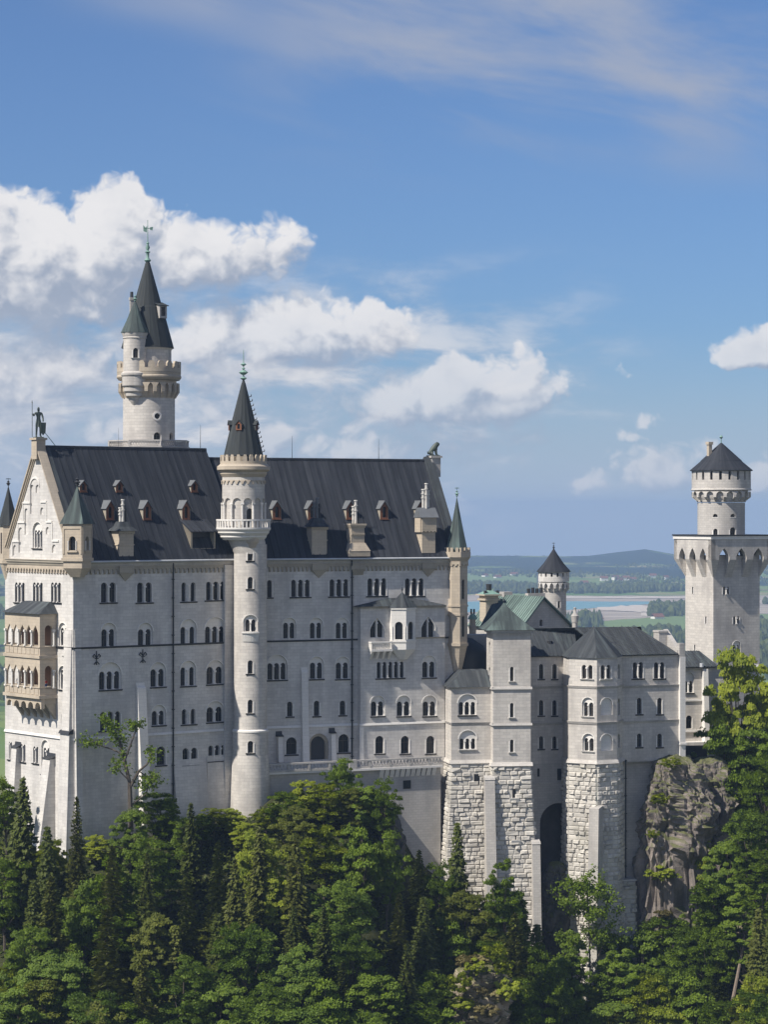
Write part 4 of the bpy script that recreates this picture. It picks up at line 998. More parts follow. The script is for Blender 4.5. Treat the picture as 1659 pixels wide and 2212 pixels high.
mb.lathe(L4(CU, [(42 * k, Zt(985)), (41.5 * k, Zt(982)), (26 * k, Zt(915)), (4.5 * k, Zt(829)), (1.5 * k, Zt(820))]), 32, flute=.03); ro = mb.build('roof', 'spire_roof', st)
mb = MB(); finial(mb, *CU.c, Zt(826), 70 * k, .62); mb.build('finial', 'verdigris', st)
for q, zc, f_ in ((-.28, Zt(921), 1), (-1.35, Zt(921), 1), (1.2, Zt(921), 1)):          # little roof hatches
    rr = 27.5 * k; th = -math.pi / 2 + q; p = (CU.c[0] + rr * math.cos(th), CU.c[1] + rr * math.sin(th)); T = Plane(p[0], p[1], th + math.pi / 2)
    mb = MB(); wall(mb, T, [(-.5, zc - .7), (.5, zc - .7), (.5, zc + .3), (0, zc + .85), (-.5, zc + .3)], [(rect(-.22, .22, zc - .5, zc + .3), .2)], .35); o = mb.build('dormer', 'red_wood', st)
    mb = MB(); slope(mb, T.f(-.65, zc + .2, .5), T.f(0, zc + .95, .5), T.f(0, zc + .95, -.9), T.f(-.65, zc + .2, -.6), .08); slope(mb, T.f(0, zc + .953, .5), T.f(.65, zc + .2, .5), T.f(.65, zc + .2, -.6), T.f(0, zc + .953, -.9), .08)
    for s_ in (-.5, .44): mb.box(T, s_, s_ + .06, zc - .7, zc + .28, -.5, .345)
    mb.build('dormer_roof', 'spire_roof', o); mb = MB(); pane_quad(mb, T, -.25, .25, zc - .55, zc + .35, .16); mb.build('pane', 'glass', o)
mb = MB()                                                  # iron rungs up the cone
for i in range(13):
    z = Zt(978) + i * .75; f = (z - Zt(982)) / (Zt(820) - Zt(982)); rr = 42 * k * (1 - f) * (1.02) - .2; th = -.38
    p = Vector((CU.c[0] + rr * math.cos(th), CU.c[1] + rr * math.sin(th), z)); d = Vector((math.cos(th), math.sin(th), .25)); mb.cyl(p, p + d * .8, .09, .07, 5); mb.cyl(p + d * .8, p + d * .8 + Vector((0, 0, .3)), .08, .05, 5)
mb.build('roof_ladder', 'iron', st)
# half-round bulge below the balcony
CO = Cyl((544 - CX) / F * YT, CU.c[1] - CLo.r * .72, 17.5 * k); mb = MB()
mb.lathe(L4(CO, [(.25 * CO.r, Zt(1190)), (.75 * CO.r, Zt(1181)), (CO.r * .8, Zt(1176)), (CO.r, Zt(1170)), (CO.r, Zt(1143))]), 24); mb.build('corbel', 'sandstone', st, 30)

# ------------------------------------------------------------------ tall north tower behind the roof
YN = SL.f(0, 0, -WID - 6).y + 22
CN = Cyl.at(321.8, YN, 56); Zn = lambda y: zat(y, YN); kn = YN / F
nt = thing('north_tower', 'tallest round tower with side turret and weather vane, rising behind the left roof', 'tower', (*CN.c, -50), 'castle towers')
hN = []; window(CN, hN, 332, 347, 934, 952, 1, parent=nt, sill=False); window(CN, hN, 366, 374, 934, 952, 1, parent=nt, sill=False, trim=False)
u, z = CN.uz(339.6, 899); rr = 6.2 * kn; rnd_h = [(u + rr * math.cos(2 * math.pi * i / 16), z + rr * math.sin(2 * math.pi * i / 16)) for i in range(16)]; hN.append((rnd_h, .4))
mb = MB(); Hn = math.pi * CN.r; wall(mb, CN, rect(-Hn, Hn, Zn(985), Zn(838)), hN); mb.lathe([(CN.r - .02, -50, *CN.c), (CN.r - .02, Zn(985), *CN.c)], 40); mb.build('shaft', 'tower_stone', nt, 40)
mb = MB()
for i in range(16):
    q0, q1 = 2 * math.pi * i / 16, 2 * math.pi * (i + 1) / 16
    f_ = lambda q, r, d: CN.f(u + r * math.cos(q), z + r * math.sin(q), d)
    mb.hexa([f_(q0, rr * 1.02, .12), f_(q0, rr * 1.6, .12), f_(q0, rr * 1.6, 0), f_(q0, rr * 1.02, 0), f_(q1, rr * 1.02, .12), f_(q1, rr * 1.6, .12), f_(q1, rr * 1.6, 0), f_(q1, rr * 1.02, 0)])
o = mb.build('window', 'pale_stone', nt); mb = MB(); pane_quad(mb, CN, u - rr, u + rr, z - rr, z + rr, -.36); mb.build('pane', 'glass', o); mb = MB(); mb.box(CN, u - .06, u + .06, z - rr, z + rr, -.34, -.2); mb.box(CN, u - rr, u + rr, z - .06, z + .06, -.345, -.205); mb.build('casement', 'iron', o)
CM = Cyl(*CN.c, 66 * kn); Hm = math.pi * CM.r; nm = 22
mb = MB(); scallop(mb, CM, -Hm, Hm, Zn(822), Zn(829), Zn(848), nm, 0, -.45, .2, pointed=True)
for i in range(nm):                                        # long corbels
    a = -Hn + (i + 0) * 2 * Hn / nm; w_ = .24; dd = CM.r - CN.r
    mb.wedge(CN, a - w_, a + w_, Zn(861), Zn(848.2), -.05, .15, dd * .98)
mb.lathe(L4(CM, [(CN.r - .05, Zn(864)), (CM.r - .55, Zn(848)), (CM.r - .55, Zn(822.2))]), 48)
mb.lathe(L4(CM, [(CM.r, Zn(822.2)), (CM.r + .3, Zn(817)), (CM.r + .3, Zn(814)), (CM.r + .2, Zn(812)), (CM.r + .25, Zn(806.5))]), 48); mb.build('machicolation', 'sandstone', nt, 30)
mb = MB(); CQ = Cyl(*CN.c, 69 * kn); mb.lathe(L4(CQ, [(CQ.r - .45, Zn(806)), (CQ.r, Zn(806)), (CQ.r, Zn(797)), (CQ.r - .45, Zn(797))]), 48)
ring_box(mb, CQ, 20, .66, Zn(797) + .003, Zn(788), -.45, 0, .2, .45); mb.build('parapet', 'sandstone', nt, 30)
CC = Cyl((319 - CX) / F * YN, YN, 51 * kn)
hC = []; window(CC, hC, 361, 366, 779, 797, 1, parent=nt, sill=False, trim=False)
mb = MB(); Hc = math.pi * CC.r; wall(mb, CC, rect(-Hc, Hc, Zn(812), Zn(752)), hC)
mb.lathe(L4(CC, [(CC.r + .02, Zn(757)), (CC.r + .22, Zn(754)), (CC.r + .22, Zn(751))]), 48); mb.build('drum', 'tower_stone', nt, 40)
mb = MB(); mb.lathe(L4(CC, [(56 * kn, Zn(753)), (55.5 * kn, Zn(751)), (32.5 * kn, Zn(665)), (31 * kn, Zn(663)), (5 * kn, Zn(569)), (1.2 * kn, Zn(560))]), 32, flute=.02); mb.build('roof', 'spire_roof', nt)
mb = MB(); cx, cy = CC.c; mb.lathe([(5.5 * kn, Zn(566), cx, cy), (7.5 * kn, Zn(563), cx, cy), (3 * kn, Zn(558), cx, cy), (3.2 * kn, Zn(548), cx, cy), (6 * kn, Zn(545), cx, cy), (2 * kn, Zn(542), cx, cy)], 12)
mb.lathe([(1.5 * kn, Zn(543), cx, cy), (4.8 * kn, Zn(536), cx, cy), (2 * kn, Zn(529), cx, cy), (3.4 * kn, Zn(526), cx, cy), (1 * kn, Zn(523), cx, cy)], 12); mb.build('finial', 'verdigris', nt, 50)
mb = MB(); mb.cyl((cx, cy, Zn(545)), (cx, cy, Zn(476)), .1, .05, 6); T = Plane(cx, cy, R(12)); z = Zn(494)
V = lambda u_, z_: T.f(u_, z_, 0)
mb.box(T, -.75, .75, z - .06, z + .06, -.05, .05)
vane = [(-.75, z - .5), (-.15, z - .72), (-.1, z + .4), (-.38, z + .1), (-.78, z + .55)]
mb.add([T.f(a, b, .05) for a, b in vane] + [T.f(a, b, -.05) for a, b in vane], [(0, 1, 2, 3, 4), (9, 8, 7, 6, 5)] + [(i, (i + 1) % 5, 5 + (i + 1) % 5, 5 + i) for i in range(5)])
fl = [(.4, z - .25), (.85, z - .35), (.95, z + .3), (.4, z + .2)]
mb.add([T.f(a, b, .05) for a, b in fl] + [T.f(a, b, -.05) for a, b in fl], [(0, 1, 2, 3), (7, 6, 5, 4)] + [(i, (i + 1) % 4, 4 + (i + 1) % 4, 4 + i) for i in range(4)]); mb.build('weather_vane', 'verdigris', nt)
# side turret of the north tower
CS = Cyl((296 - CX) / F * YN, YN - CN.r * .8, 25 * kn); ys = CS.c[1] / F; Zs = lambda y: zat(y, CS.c[1])
hS = []; u0_, u1_ = 289, 298
mb = MB(); Hs = math.pi * CS.r
wn = window(CS, hS, 287.5, 298.5, 752, 773, 1, parent=nt, depth=.3, stone='pale_stone', sillmat='pale_stone')
wall(mb, CS, rect(-Hs, Hs, Zs(812), Zs(722)), hS)
mb.lathe(L4(CS, [(CS.r + .02, Zs(733)), (CS.r + .14, Zs(731)), (CS.r + .02, Zs(729)), (CS.r + .3, Zs(721)), (CS.r + .3, Zs(719))]), 32)
mb.lathe(L4(CS, [(.1, Zs(880)), (CS.r * .45, Zs(867)), (CS.r * .5, Zs(860)), (CS.r * .8, Zs(856)), (CS.r * .8, Zs(850)), (CS.r * .95, Zs(846)), (CS.r * .95, Zs(838)), (CS.r * 1.1, Zs(834)), (CS.r * 1.1, Zs(815)), (CS.r * 1.2, Zs(811)), (CS.r * 1.2, Zs(807)), (CS.r, Zs(803))]), 32)
mb.build('turret', 'tower_stone', nt, 30)
mb = MB(); mb.lathe(L4(CS, [(29.5 * ys, Zs(720)), (29 * ys, Zs(718)), (18 * ys, Zs(694)), (8.5 * ys, Zs(669)), (1 * ys, Zs(650))]), 22, flute=.04); o = mb.build('turret_roof', 'copper_roof', nt); mb = MB(); finial(mb, *CS.c, Zs(653), 23 * ys, .3); mb.build('finial', 'verdigris', o)
mb = MB(); x_ = (284.5 - CX) / F * (YN - 1); mb.box(Plane(x_, YN - 1, R(20)), -.32, .32, Zn(700), Zn(645), -.32, .32); mb.box(Plane(x_, YN - 1, R(20)), -.42, .42, Zn(650), Zn(645) + .05, -.42, .42); o = mb.build('chimney', 'grey_stone', nt); mb = MB(); mb.cyl((x_, YN - 1, Zn(645)), (x_, YN - 1, Zn(632)), .3, .26, 8); mb.build('chimney_pot', 'lead', o)
T = Plane(CC.c[0] + 29 * kn, YN - 18 * kn, R(40)); z = Zn(690); mb = MB(); wall(mb, T, rect(-.75, .75, z, z + 2.2), [(rect(-.45, .45, z + .4, z + 2), .3)], .9); mb.box(T, -.75, -.6, z, z + 2.2, -.6, .895); mb.box(T, .6, .75, z, z + 2.2, -.6, .895); o = mb.build('dormer', 'grey_stone', nt); mb = MB(); slope(mb, T.f(-1, z + 2.22, 1.2), T.f(1, z + 2.22, 1.2), T.f(1, z + 2.9, -.9), T.f(-1, z + 2.9, -.9), .12); mb.build('dormer_roof', 'spire_roof', o); mb = MB(); pane_quad(mb, T, -.5, .5, z + .3, z + 2.1, .62); mb.build('pane', 'glass', o)
# octagonal terrace round its foot
mb = MB(); O8 = ngon(*CN.c, 90 * kn, 8, R(22.5)); mb.prism(O8, Zn(990), Zn(968)); mb.prism(ngon(*CN.c, 92 * kn, 8, R(22.5)), Zn(968) + .003, Zn(965.5))
for i in range(8):
    S, L = face_frame(O8, i)
    if S.N[1] > .4: mb.box(S, 0, L, Zn(965), Zn(953), -.3, 0); continue
    mb.box(S, 0, L, Zn(955), Zn(952), -.35, .08)
    nn = 12
    for j in range(nn + 1):
        a = L * j / nn; b = L * (j + 1) / nn
        if j < nn:
            p, q = S.f(a, Zn(965), -.15), S.f(b, Zn(955), -.15); mb.cyl(p, q, .09, None, 4); mb.cyl(S.f(b, Zn(965), -.15), S.f(a, Zn(955), -.15), .09, None, 4)
    mb.box(S, -.2, .2, Zn(965), Zn(955) - .003, -.3, .05)
mb.build('terrace_parapet', 'grey_stone', nt)

# ------------------------------------------------------------------ gate tower at the far right
YG = 478.0; AG = 27.0
GR = Plane.at(1541, YG, AG); GL_ = Plane(GR.o[0], GR.o[1], R(AG - 90))
wr = GR.u(1641); wl = -GL_.u(1480.5)
zg = lambda y: zat(y, YG)
gt = thing('gate_tower', 'tall square white tower with pointed arches and round roofed top, at the right edge', 'tower', (GR.o[0] + 3, GR.o[1] + 5, -50), 'castle towers')
hr, hl = [], []
window(GR, hr, 1562, 1575, 1267, 1284, 2, parent=gt, gap=.7, sill=False); window(GR, hr, 1584, 1597, 1331, 1348, 2, parent=gt, gap=.7, sill=False); window(GR, hr, 1585, 1598, 1393, 1412, 2, parent=gt, arch_y=1384, gap=.6, sill=False)
for x, a, b in ((1496.5, 1267, 1283), (1525, 1331, 1347), (1501, 1392, 1406)): window(GL_, hl, x - 1.6, x + 1.6, a, b, 1, parent=gt, sill=False)
zb1 = zg(1247)
mb = MB(); wall(mb, GR, rect(0, wr, -60, zb1 + 4), hr); wall(mb, GL_, rect(-wl, 0, -60, zb1 + 4), hl)
P4 = [GR.f(0, 0), GR.f(wr, 0), GR.f(wr, 0, -wl), GR.f(0, 0, -wl)]; P4 = [(p.x, p.y) for p in P4]
for i in (1, 2): S, L = face_frame(P4, i); wall(mb, S, rect(0, L, -60, zb1 + 4))
mb.build('wall', 'tower_stone', gt)
mb = MB(); zz = zg(1440); mb.wedge(GR, -.2, wr + .2, zz - .3, zz + .15, .003, .3, .12); mb.wedge(GL_, -wl - .2, .0, zz - .3, zz + .15, .003, .3, .12); mb.build('string_course', 'pale_stone', gt)
OV = 1.55; cxg = sum(p[0] for p in P4) / 4; cyg = sum(p[1] for p in P4) / 4
BO = [GR.f(-OV, 0, OV), GR.f(wr + OV, 0, OV), GR.f(wr + OV, 0, -wl - OV), GR.f(-OV, 0, -wl - OV)]; BO = [(p.x, p.y) for p in BO]
mb = MB(); zt_, zl_ = zg(1165), zg(1209)
for i in range(4):
    S, L = face_frame(BO, i); n_ = 3 if i != 3 else 3; e = 1.0
    pts = [(0, zt_), (0, zl_)]
    st_ = (L - 2 * e) / n_
    for j in range(n_):
        a = e + j * st_; b = a + st_; m_ = st_ * .2
        pts += [(a + m_, zl_)] + arch(a + m_, b - m_, zl_, zg(1184), 12, pointed=True)[2:][::-1] + [(b - m_, zl_)]
    pts += [(L, zl_), (L, zt_)]
    qq = []
    for t in pts:
        if not qq or abs(t[0] - qq[-1][0]) + abs(t[1] - qq[-1][1]) > 1e-6: qq.append(t)
    wall(mb, S, qq)
    for k_ in range(len(qq)):
        a, b = qq[k_], qq[(k_ + 1) % len(qq)]; mb.quad(S.f(*a), S.f(*a, -.9) if False else S.f(a[0], a[1], -1.0), S.f(b[0], b[1], -1.0), S.f(*b))
    # legs lean back to the shaft
    sh = lambda u_: OV + (u_ - OV) * 1.0
    edges = [0.0] + [e + j * st_ + s_ * st_ * .2 for j in range(n_ + 1) for s_ in (-1, 1)][1:-1] + [L]
    for j in range(0, len(edges), 2):
        a, b = edges[j], edges[j + 1]
        cl = lambda u_: min(max(u_, OV + .003), L - OV - .003)
        lo_ = [S.f(cl(a), zb1, -OV + .02), S.f(cl(b), zb1, -OV + .02), S.f(cl(b), zb1, -OV - .3), S.f(cl(a), zb1, -OV - .3)]
        hi_ = [S.f(a, zl_ - .003, 0), S.f(b, zl_ - .003, 0), S.f(b if b < L else L, zl_ - .003, -OV - .3 if b < L else -OV), S.f(a, zl_ - .003, -OV - .3 if a > 0 else -OV)]
        mb.hexa(lo_ + hi_)
mb.build('machicolation', 'tower_stone', gt)
mb = MB(); gx = lambda e: [(p.x, p.y) for p in (GR.f(-OV - e, 0, OV + e), GR.f(wr + OV + e, 0, OV + e), GR.f(wr + OV + e, 0, -wl - OV - e), GR.f(-OV - e, 0, -wl - OV - e))]
mb.prism(gx(.15), zt_ + .003, zg(1158)); mb.build('cornice', 'pale_stone', gt); mb = MB(); mb.prism(gx(.3), zg(1158) + .003, zg(1155)); mb.build('platform', 'lead', gt)
kg = cyg / F; zq = lambda y: zat(y, cyg)
GC = Cyl((1558 - CX) / F * cyg, cyg, 51 * kg)
hd = []; window(GC, hd, 1541, 1550, 1142, 1155, 1, parent=gt, sill=False, depth=.4); window(GC, hd, 1577, 1589, 1139, 1155, 1, parent=gt, sill=False, depth=.4)
for x in (1545, 1583): u, z = GC.uz(x, 1113.5); window(GC, hd, x - 5, x + 5, 1110, 1117, 1, parent=gt, sill=False, trim=False, depth=.4)
mb = MB(); Hg = math.pi * GC.r; wall(mb, GC, rect(-Hg, Hg, zq(1157), zq(1086)), hd); mb.lathe(L4(GC, [(GC.r + .02, zq(1085)), (GC.r + .16, zq(1084)), (GC.r + .16, zq(1081.5)), (GC.r, zq(1081))]), 40, False); mb.build('drum', 'grey_stone', gt, 40)
GT = Cyl(*GC.c, 63.5 * kg); Ht = math.pi * GT.r; mb = MB()
ng = 18; scallop(mb, GT, -Ht, Ht, zq(1058), zq(1062), zq(1074), ng, 0, -.5, .14)
for i in range(ng): a = -Hg + i * 2 * Hg / ng; mb.wedge(GC, a - .2, a + .2, zq(1083), zq(1074.2), -.05, .1, GT.r - GC.r)
slots = [(rect(-Ht + (i + .5) * 2 * Ht / 20 - .26, -Ht + (i + .5) * 2 * Ht / 20 + .26, zq(1037), zq(1019)), .5) for i in range(20)]
wall(mb, GT, rect(-Ht, Ht, zq(1058) + .003, zq(1017)), slots); mb.lathe(L4(GT, [(GT.r + .01, zq(1060)), (GT.r + .14, zq(1059)), (GT.r + .14, zq(1057)), (GT.r + .01, zq(1056))]), 40, False)
mb.build('parapet', 'tower_stone', gt, 40); mb = MB(); mb.lathe(L4(GT, [(GC.r + .02, zq(1082)), (GT.r - .53, zq(1072)), (GT.r - .53, zq(1058))]), 40); mb.build('corbel_ring', 'tower_stone', gt, 40)
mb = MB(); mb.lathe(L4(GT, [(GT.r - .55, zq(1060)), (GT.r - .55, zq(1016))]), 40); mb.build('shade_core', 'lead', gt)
mb = MB(); mb.lathe(L4(GT, [(67.5 * kg, zq(1017.5)), (67.5 * kg, zq(1016)), (45 * kg, zq(997)), (44 * kg, zq(995)), (2 * kg, zq(957))]), 36); mb.build('roof', 'slate_roof', gt, 20)
mb = MB(); mb.cyl((*GT.c, zq(958)), (*GT.c, zq(945)), .1, .08, 6); mb.lathe([(.05, zq(949), *GT.c), (.36, zq(944.5), *GT.c), (.05, zq(940), *GT.c)], 10); mb.build('finial', 'verdigris', gt)
Q = Plane((1531 - CX) / F * cyg, cyg - 1, R(AG)); mb = MB(); mb.box(Q, -.36, .36, zq(1000), zq(961), -.36, .36); mb.box(Q, -.52, .52, zq(961) + .003, zq(955), -.52, .52); mb.build('chimney', 'sandstone', gt)

# ------------------------------------------------------------------ terrace in front of the east facade
tr = thing('terrace', 'long stone terrace with a pierced balustrade below the east facade', 'terrace', (*SR.f(12, 0, 4)[:2], -50))
T1 = SR.off(4.2); t0, t1, t2 = T1.u(577), T1.u(757), T1.u(952); zf = lambda x, y: T1.z(x, y)
zp = (zf(757, 1641)); zl = zf(757, 1660)
mb = MB(); sq_h = []
wall(mb, T1, rect(t0, t2, -66, zl - .35)); wall(mb, SR, rect(t0, t2, -66, -64))
mb.add([T1.f(t0, zl - .3, -4.1), T1.f(t2, zl - .3, -4.1), T1.f(t2, zl - .3, 0), T1.f(t0, zl - .3, 0)], ((3, 2, 1, 0),))
u, z = T1.uz(879, 1694); mb.build('retaining_wall', 'grey_stone', tr)
mb = MB(); mb.box(T1, u - .7, u + .7, z - .7, z + .7, .003, .06); mb.build('window', 'glass', tr)
mb = MB(); mb.box(T1, t1, t2, zl - .346, zl, -.1, .75); mb.box(T1, t0, t1 - .01, zl - .35, zl - .004, -.1, .45)
n_ = 11
for i in range(n_): a = t1 + 5.2 + i * (t2 - t1 - 6) / n_; mb.wedge(T1, a, a + .7, zl - 1.7, zl - .35, .003, .08, .68)
mb.build('terrace_edge', 'pale_stone', tr)
mb = MB(); mb.box(T1, t0, t2, zp - .28, zp, .2, .62); mb.box(T1, t1 - .5, t1 + .9, zl + .004, zp + .06, .1, .72)
nb = 52
for i in range(nb):
    a = t0 + (t2 - t0) * i / nb; s_ = (t2 - t0) / nb
    mb.cyl(T1.f(a, zl + .01, .41), T1.f(a + s_ * .5, zp - .3, .41), .09, None, 4); mb.cyl(T1.f(a + s_ * .5, zp - .3, .41), T1.f(a + s_, zl + .01, .41), .09, None, 4)
    if i % 6 == 0: mb.box(T1, a - .2, a + .2, zl + .004, zp - .284, .22, .6)
mb.box(T1, t0, t2, zl + .005, zl + .35, .28, .54); mb.build('balustrade', 'grey_stone', tr)
# ------------------------------------------------------------------ low corner building between palace and square tower
LF = Plane.at(975, 428.5, 10); LS = Plane(LF.o[0], LF.o[1], R(10 - 90)); zl_ = lambda x, y: LF.z(x, y)
lwL, lwR = LS.u(949), LF.u(1062)
lb = thing('corner_building', 'low two storey white building on a rusticated base, between palace and square tower', 'building', (*LF.f(3, 0, -3)[:2], -60), 'castle buildings')
zt, zs1, zs2 = LF.z(1000, 1484), LF.z(1000, 1560), LF.z(1000, 1644)
hf, hs_ = [], []
window(LF, hf, 992, 1027, 1516, 1544, 3, parent=lb, arch_y=1499, gap=.4); window(LF, hf, 994, 1027, 1595, 1618, 3, parent=lb, arch_y=1577, gap=.5, sillmat='pale_stone')
window(LS, hs_, 954, 958, 1598, 1618, 1, parent=lb, sill=False)
mb = MB(); wall(mb, LF, rect(0, lwR, zs2, zt), hf); wall(mb, LS, rect(lwL, 0, zs2, zt), hs_); mb.build('wall', 'tower_stone', lb)
mb = MB()
for z_, h in ((zs1, .4), (zt, .3)): mb.wedge(LF, -.0, lwR, z_ - h, z_, .003, .08, .25); mb.wedge(LS, lwL, .0, z_ - h, z_, .003, .08, .25)
mb.build('string_course', 'grey_stone', lb)
mb = MB(); mb.wedge(LF, -.3, lwR, zs2 - .35, zs2 + .25, .003, .42, .1); mb.wedge(LS, lwL, .05, zs2 - .35, zs2 + .25, .003, .42, .1); mb.build('plinth_band', 'tower_stone', lb)
LF.lean = LS.lean = .07; LF.zl = LS.zl = zs2
mb = MB(); u, z = LF.uz(1029, 1680); rust(mb, LF, 0, lwR, -82, zs2 - .36, .74, 1, 0, 3, skip=((u - .5, u + .5, z - 1.1, z + .8),)); rust(mb, LS, lwL, 0, -82, zs2 - .36, .74, 0, 1, 4); mb.build('rusticated_base', 'rusticated_stone', lb)
mb = MB(); mb.box(LF, u - .45, u + .45, z - 1.0, z + .7, .03, .1); mb.build('window', 'glass', lb)
LF.lean = LS.lean = 0
mb = MB(); e = .5; zr_ = zat(1447, 433)
q = [LF.f(-e, zt + .01, e), LF.f(lwR, zt + .01, e), LF.f(lwR, zt + .01, -8), LF.f(-e, zt + .01, -8)]
mb.hexa(q + [LF.f(2.4, zr_, -3.2), LF.f(lwR, zr_, -3.2), LF.f(lwR, zr_, -8), LF.f(2.4, zr_, -8)]); mb.build('roof', 'dull_roof', lb)
# apse-like dark roof that rises behind it
AP = Cyl((1012 - CX) / F * 439, 440.5, 3.6); mb = MB(); za = lambda y: zat(y, 440); mb.lathe(L4(AP, [(AP.r, za(1460)), (AP.r, za(1436)), (AP.r * .93, za(1415)), (AP.r * .7, za(1394)), (AP.r * .2, za(1379)), (.05, za(1377))]), 24); mb.build('roof', 'lead', lb, 40)
mb = MB(); Q = Plane.at(1012, 441, 10); mb.box(Q, -.5, 4.2, za(1500), za(1372), -4, 0); mb.build('wall', 'grey_stone', lb)

# ------------------------------------------------------------------ square stair tower with copper hip roof
QF = Plane.at(1065, 427.5, 7); QL = Plane(QF.o[0], QF.o[1], R(7 - 90)); wq = QF.u(1146.5); dq = -QL.u(1051)
qt = thing('square_tower', 'plain square white tower with a copper hip roof and tall rusticated foot', 'tower', (*QF.f(wq / 2, 0, -3)[:2], -85), 'castle towers')
zq = lambda y: QF.z(1100, y)
hq = []
for a, b in ((1440, 1471), (1518, 1549), (1597, 1624)): window(QF, hq, 1102, 1109.5, a, b, 1, parent=qt, sillmat='pale_stone', depth=.4)
hq2 = []
for a, b in ((1385, 1415), (1440, 1465), (1520, 1545), (1592, 1618)): window(QL, hq2, 1056, 1059, a, b, 1, parent=qt, sill=False, trim=True, depth=.3)
def sbox(mb, z0, z1, e, holesF=(), holesL=()):
    for S, a, b, h in ((QF.off(e), -e, wq + e, holesF), (QL.off(e), -dq - e, e, holesL)): wall(mb, S, rect(a, b, z0, z1), [x for x in h if z0 < x[0][0][1] < z1])
    S = Plane(*QF.f(wq + e, 0, e)[:2], R(97)); wall(mb, S, rect(0, dq + 2, z0, z1))
mb = MB(); z3, z2, z1, z0 = zq(1361), zq(1484), zq(1562), zq(1650)
sbox(mb, z2, z3, 0, hq, hq2); sbox(mb, z1, z2 - .3, 0.0, hq, hq2); sbox(mb, z0, z1 - .3, 0.0, hq, hq2); mb.build('wall', 'tower_stone', qt)
mb = MB()
for z_ in (z2, z1): mb.wedge(QF, -.25, wq + .25, z_ - .35, z_ + .05, .003, .28, .12); mb.wedge(QL, -dq, .2, z_ - .35, z_ + .05, .003, .28, .12)
mb.build('string_course', 'grey_stone', qt)
mb = MB(); mb.wedge(QF, -.35, wq + .3, z0 - .3, z0 + .3, .003, .45, .1); mb.wedge(QL, -dq, .1, z0 - .3, z0 + .3, .003, .45, .1); mb.build('plinth_band', 'tower_stone', qt)
QR = Plane(*QF.f(wq, 0, 0)[:2], R(97)); QF.lean = QL.lean = QR.lean = .045; QF.zl = QL.zl = QR.zl = z0
ws = [QF.uz(1110, 1713), QF.uz(1113, 1803)]
mb = MB(); rust(mb, QF, 0, wq, -90, z0 - .31, .78, 1, 1, 5, skip=[(u - .4, u + .4, z - .8, z + .9) for u, z in ws]); rust(mb, QL, -dq, 0, -90, z0 - .31, .78, 0, 1, 6); rust(mb, QR, 0, dq + 3, -90, z0 - .31, .78, 1, 0, 7); mb.build('rusticated_base', 'rusticated_stone', qt)
for u, z in ws:
    mb = MB(); mb.box(QF, u - .28, u + .28, z - .7, z + .75, .03, .08); o = mb.build('window', 'glass', qt); mb = MB(); mb.wedge(QF, u - .8, u + .8, z - 1.5, z - .75, .02, .2, .5); mb.build('sill', 'pale_stone', o)
def strip(S, par, x0, x1, yt, yb, d0, d1, mat='grey_stone'):
    u0, zt = S.uz(x0, yt); u1, _ = S.uz(x1, yt); zb = S.z(x0, yb); mb = MB(); mb.wedge(S, u0, u1, zb, zt, -.5, d1, d0, .6); o = mb.build('buttress', mat, par); mb = MB(); mb.wedge(S, u0 - .08, u1 + .08, zt + .003, zt + .35, -.3, d0 + .1, d0 - .1, .3); mb.build('buttress_cap', 'grey_stone', o)
strip(QF, qt, 1046, 1067, 1683, 2100, .75, 3.4); strip(QF, qt, 1146, 1163, 1820, 2200, 1.1, 2.6)
QF.lean = QL.lean = QR.lean = 0
mb = MB(); e = .75
q = [QF.f(-e - .5, z3 + .02, e), QF.f(wq + e, z3 + .02, e), QF.f(wq + e, z3 + .02, -dq - 1), QF.f(-e - .5, z3 + .02, -dq - 1)]
ap = QF.f(wq * .37, zq(1302), -3.0); mb.pyramid([(p.x, p.y) for p in q], z3 + .02, (ap.x, ap.y, ap.z), .3, 6); mb.build('roof', 'copper_roof', qt)
mb = MB(); finial(mb, ap.x, ap.y, ap.z - .1, 1.1, .18); mb.build('finial', 'lead', qt)
mb = MB(); mb.box(QF, -.3, wq + .3, z3 - .5, z3, .003, .45); mb.box(QL, -dq, .3, z3 - .5, z3 - .003, .003, .4); mb.build('cornice', 'grey_stone', qt)

# ------------------------------------------------------------------ long knights' wing with polygonal bay tower
H1 = Plane.at(1150, 436.5, 18)                            # recessed part
hA = []
kw = thing('knights_wing', 'three storey white wing with a polygonal bay tower, right of the square tower', 'building', (*H1.f(10, 0, -5)[:2], -80), 'castle buildings')
for x in (1169, 1198):
    for a, b in ((1434, 1466), (1512, 1545), (1590, 1617)): window(H1, hA, x - 4.5, x + 4.5, a, b, 1, parent=kw, depth=.4)
za = lambda x, y, S=H1: S.z(x, y)
w1_ = H1.u(1240); ztop = za(1190, 1416)
mb = MB(); wall(mb, H1, rect(-2, w1_, za(1190, 1648), ztop), hA)
# bay tower footprint
b0_ = P(1229, 0, 432.2); b1_ = P(1289.5, 0, 429.6); b2_ = P(1333, 0, 431.6); b3_ = P(1345, 0, 436.)
FP = [(b0_.x - .6, b0_.y + 6), (b0_.x, b0_.y), (b1_.x, b1_.y), (b2_.x, b2_.y), (b3_.x, b3_.y), (b3_.x - .4, b3_.y + 4)]
Fs = [face_frame(FP, i) for i in range(5)]
SA, SB2, SC = Fs[1][0], Fs[2][0], Fs[3][0]; zb_ = lambda y: SA.z(1268, y)
h1, h2, h3 = [], [], []
window(SA, h1, 1257, 1280, 1436, 1466, 2, parent=kw, gap=.45, sillmat='pale_stone'); window(SA, h1, 1260, 1280, 1517, 1547, 2, parent=kw, arch_y=1506, gap=.35, sillmat='pale_stone'); window(SA, h1, 1261, 1281, 1594, 1622, 2, parent=kw, arch_y=1584, gap=.35, sillmat='pale_stone')
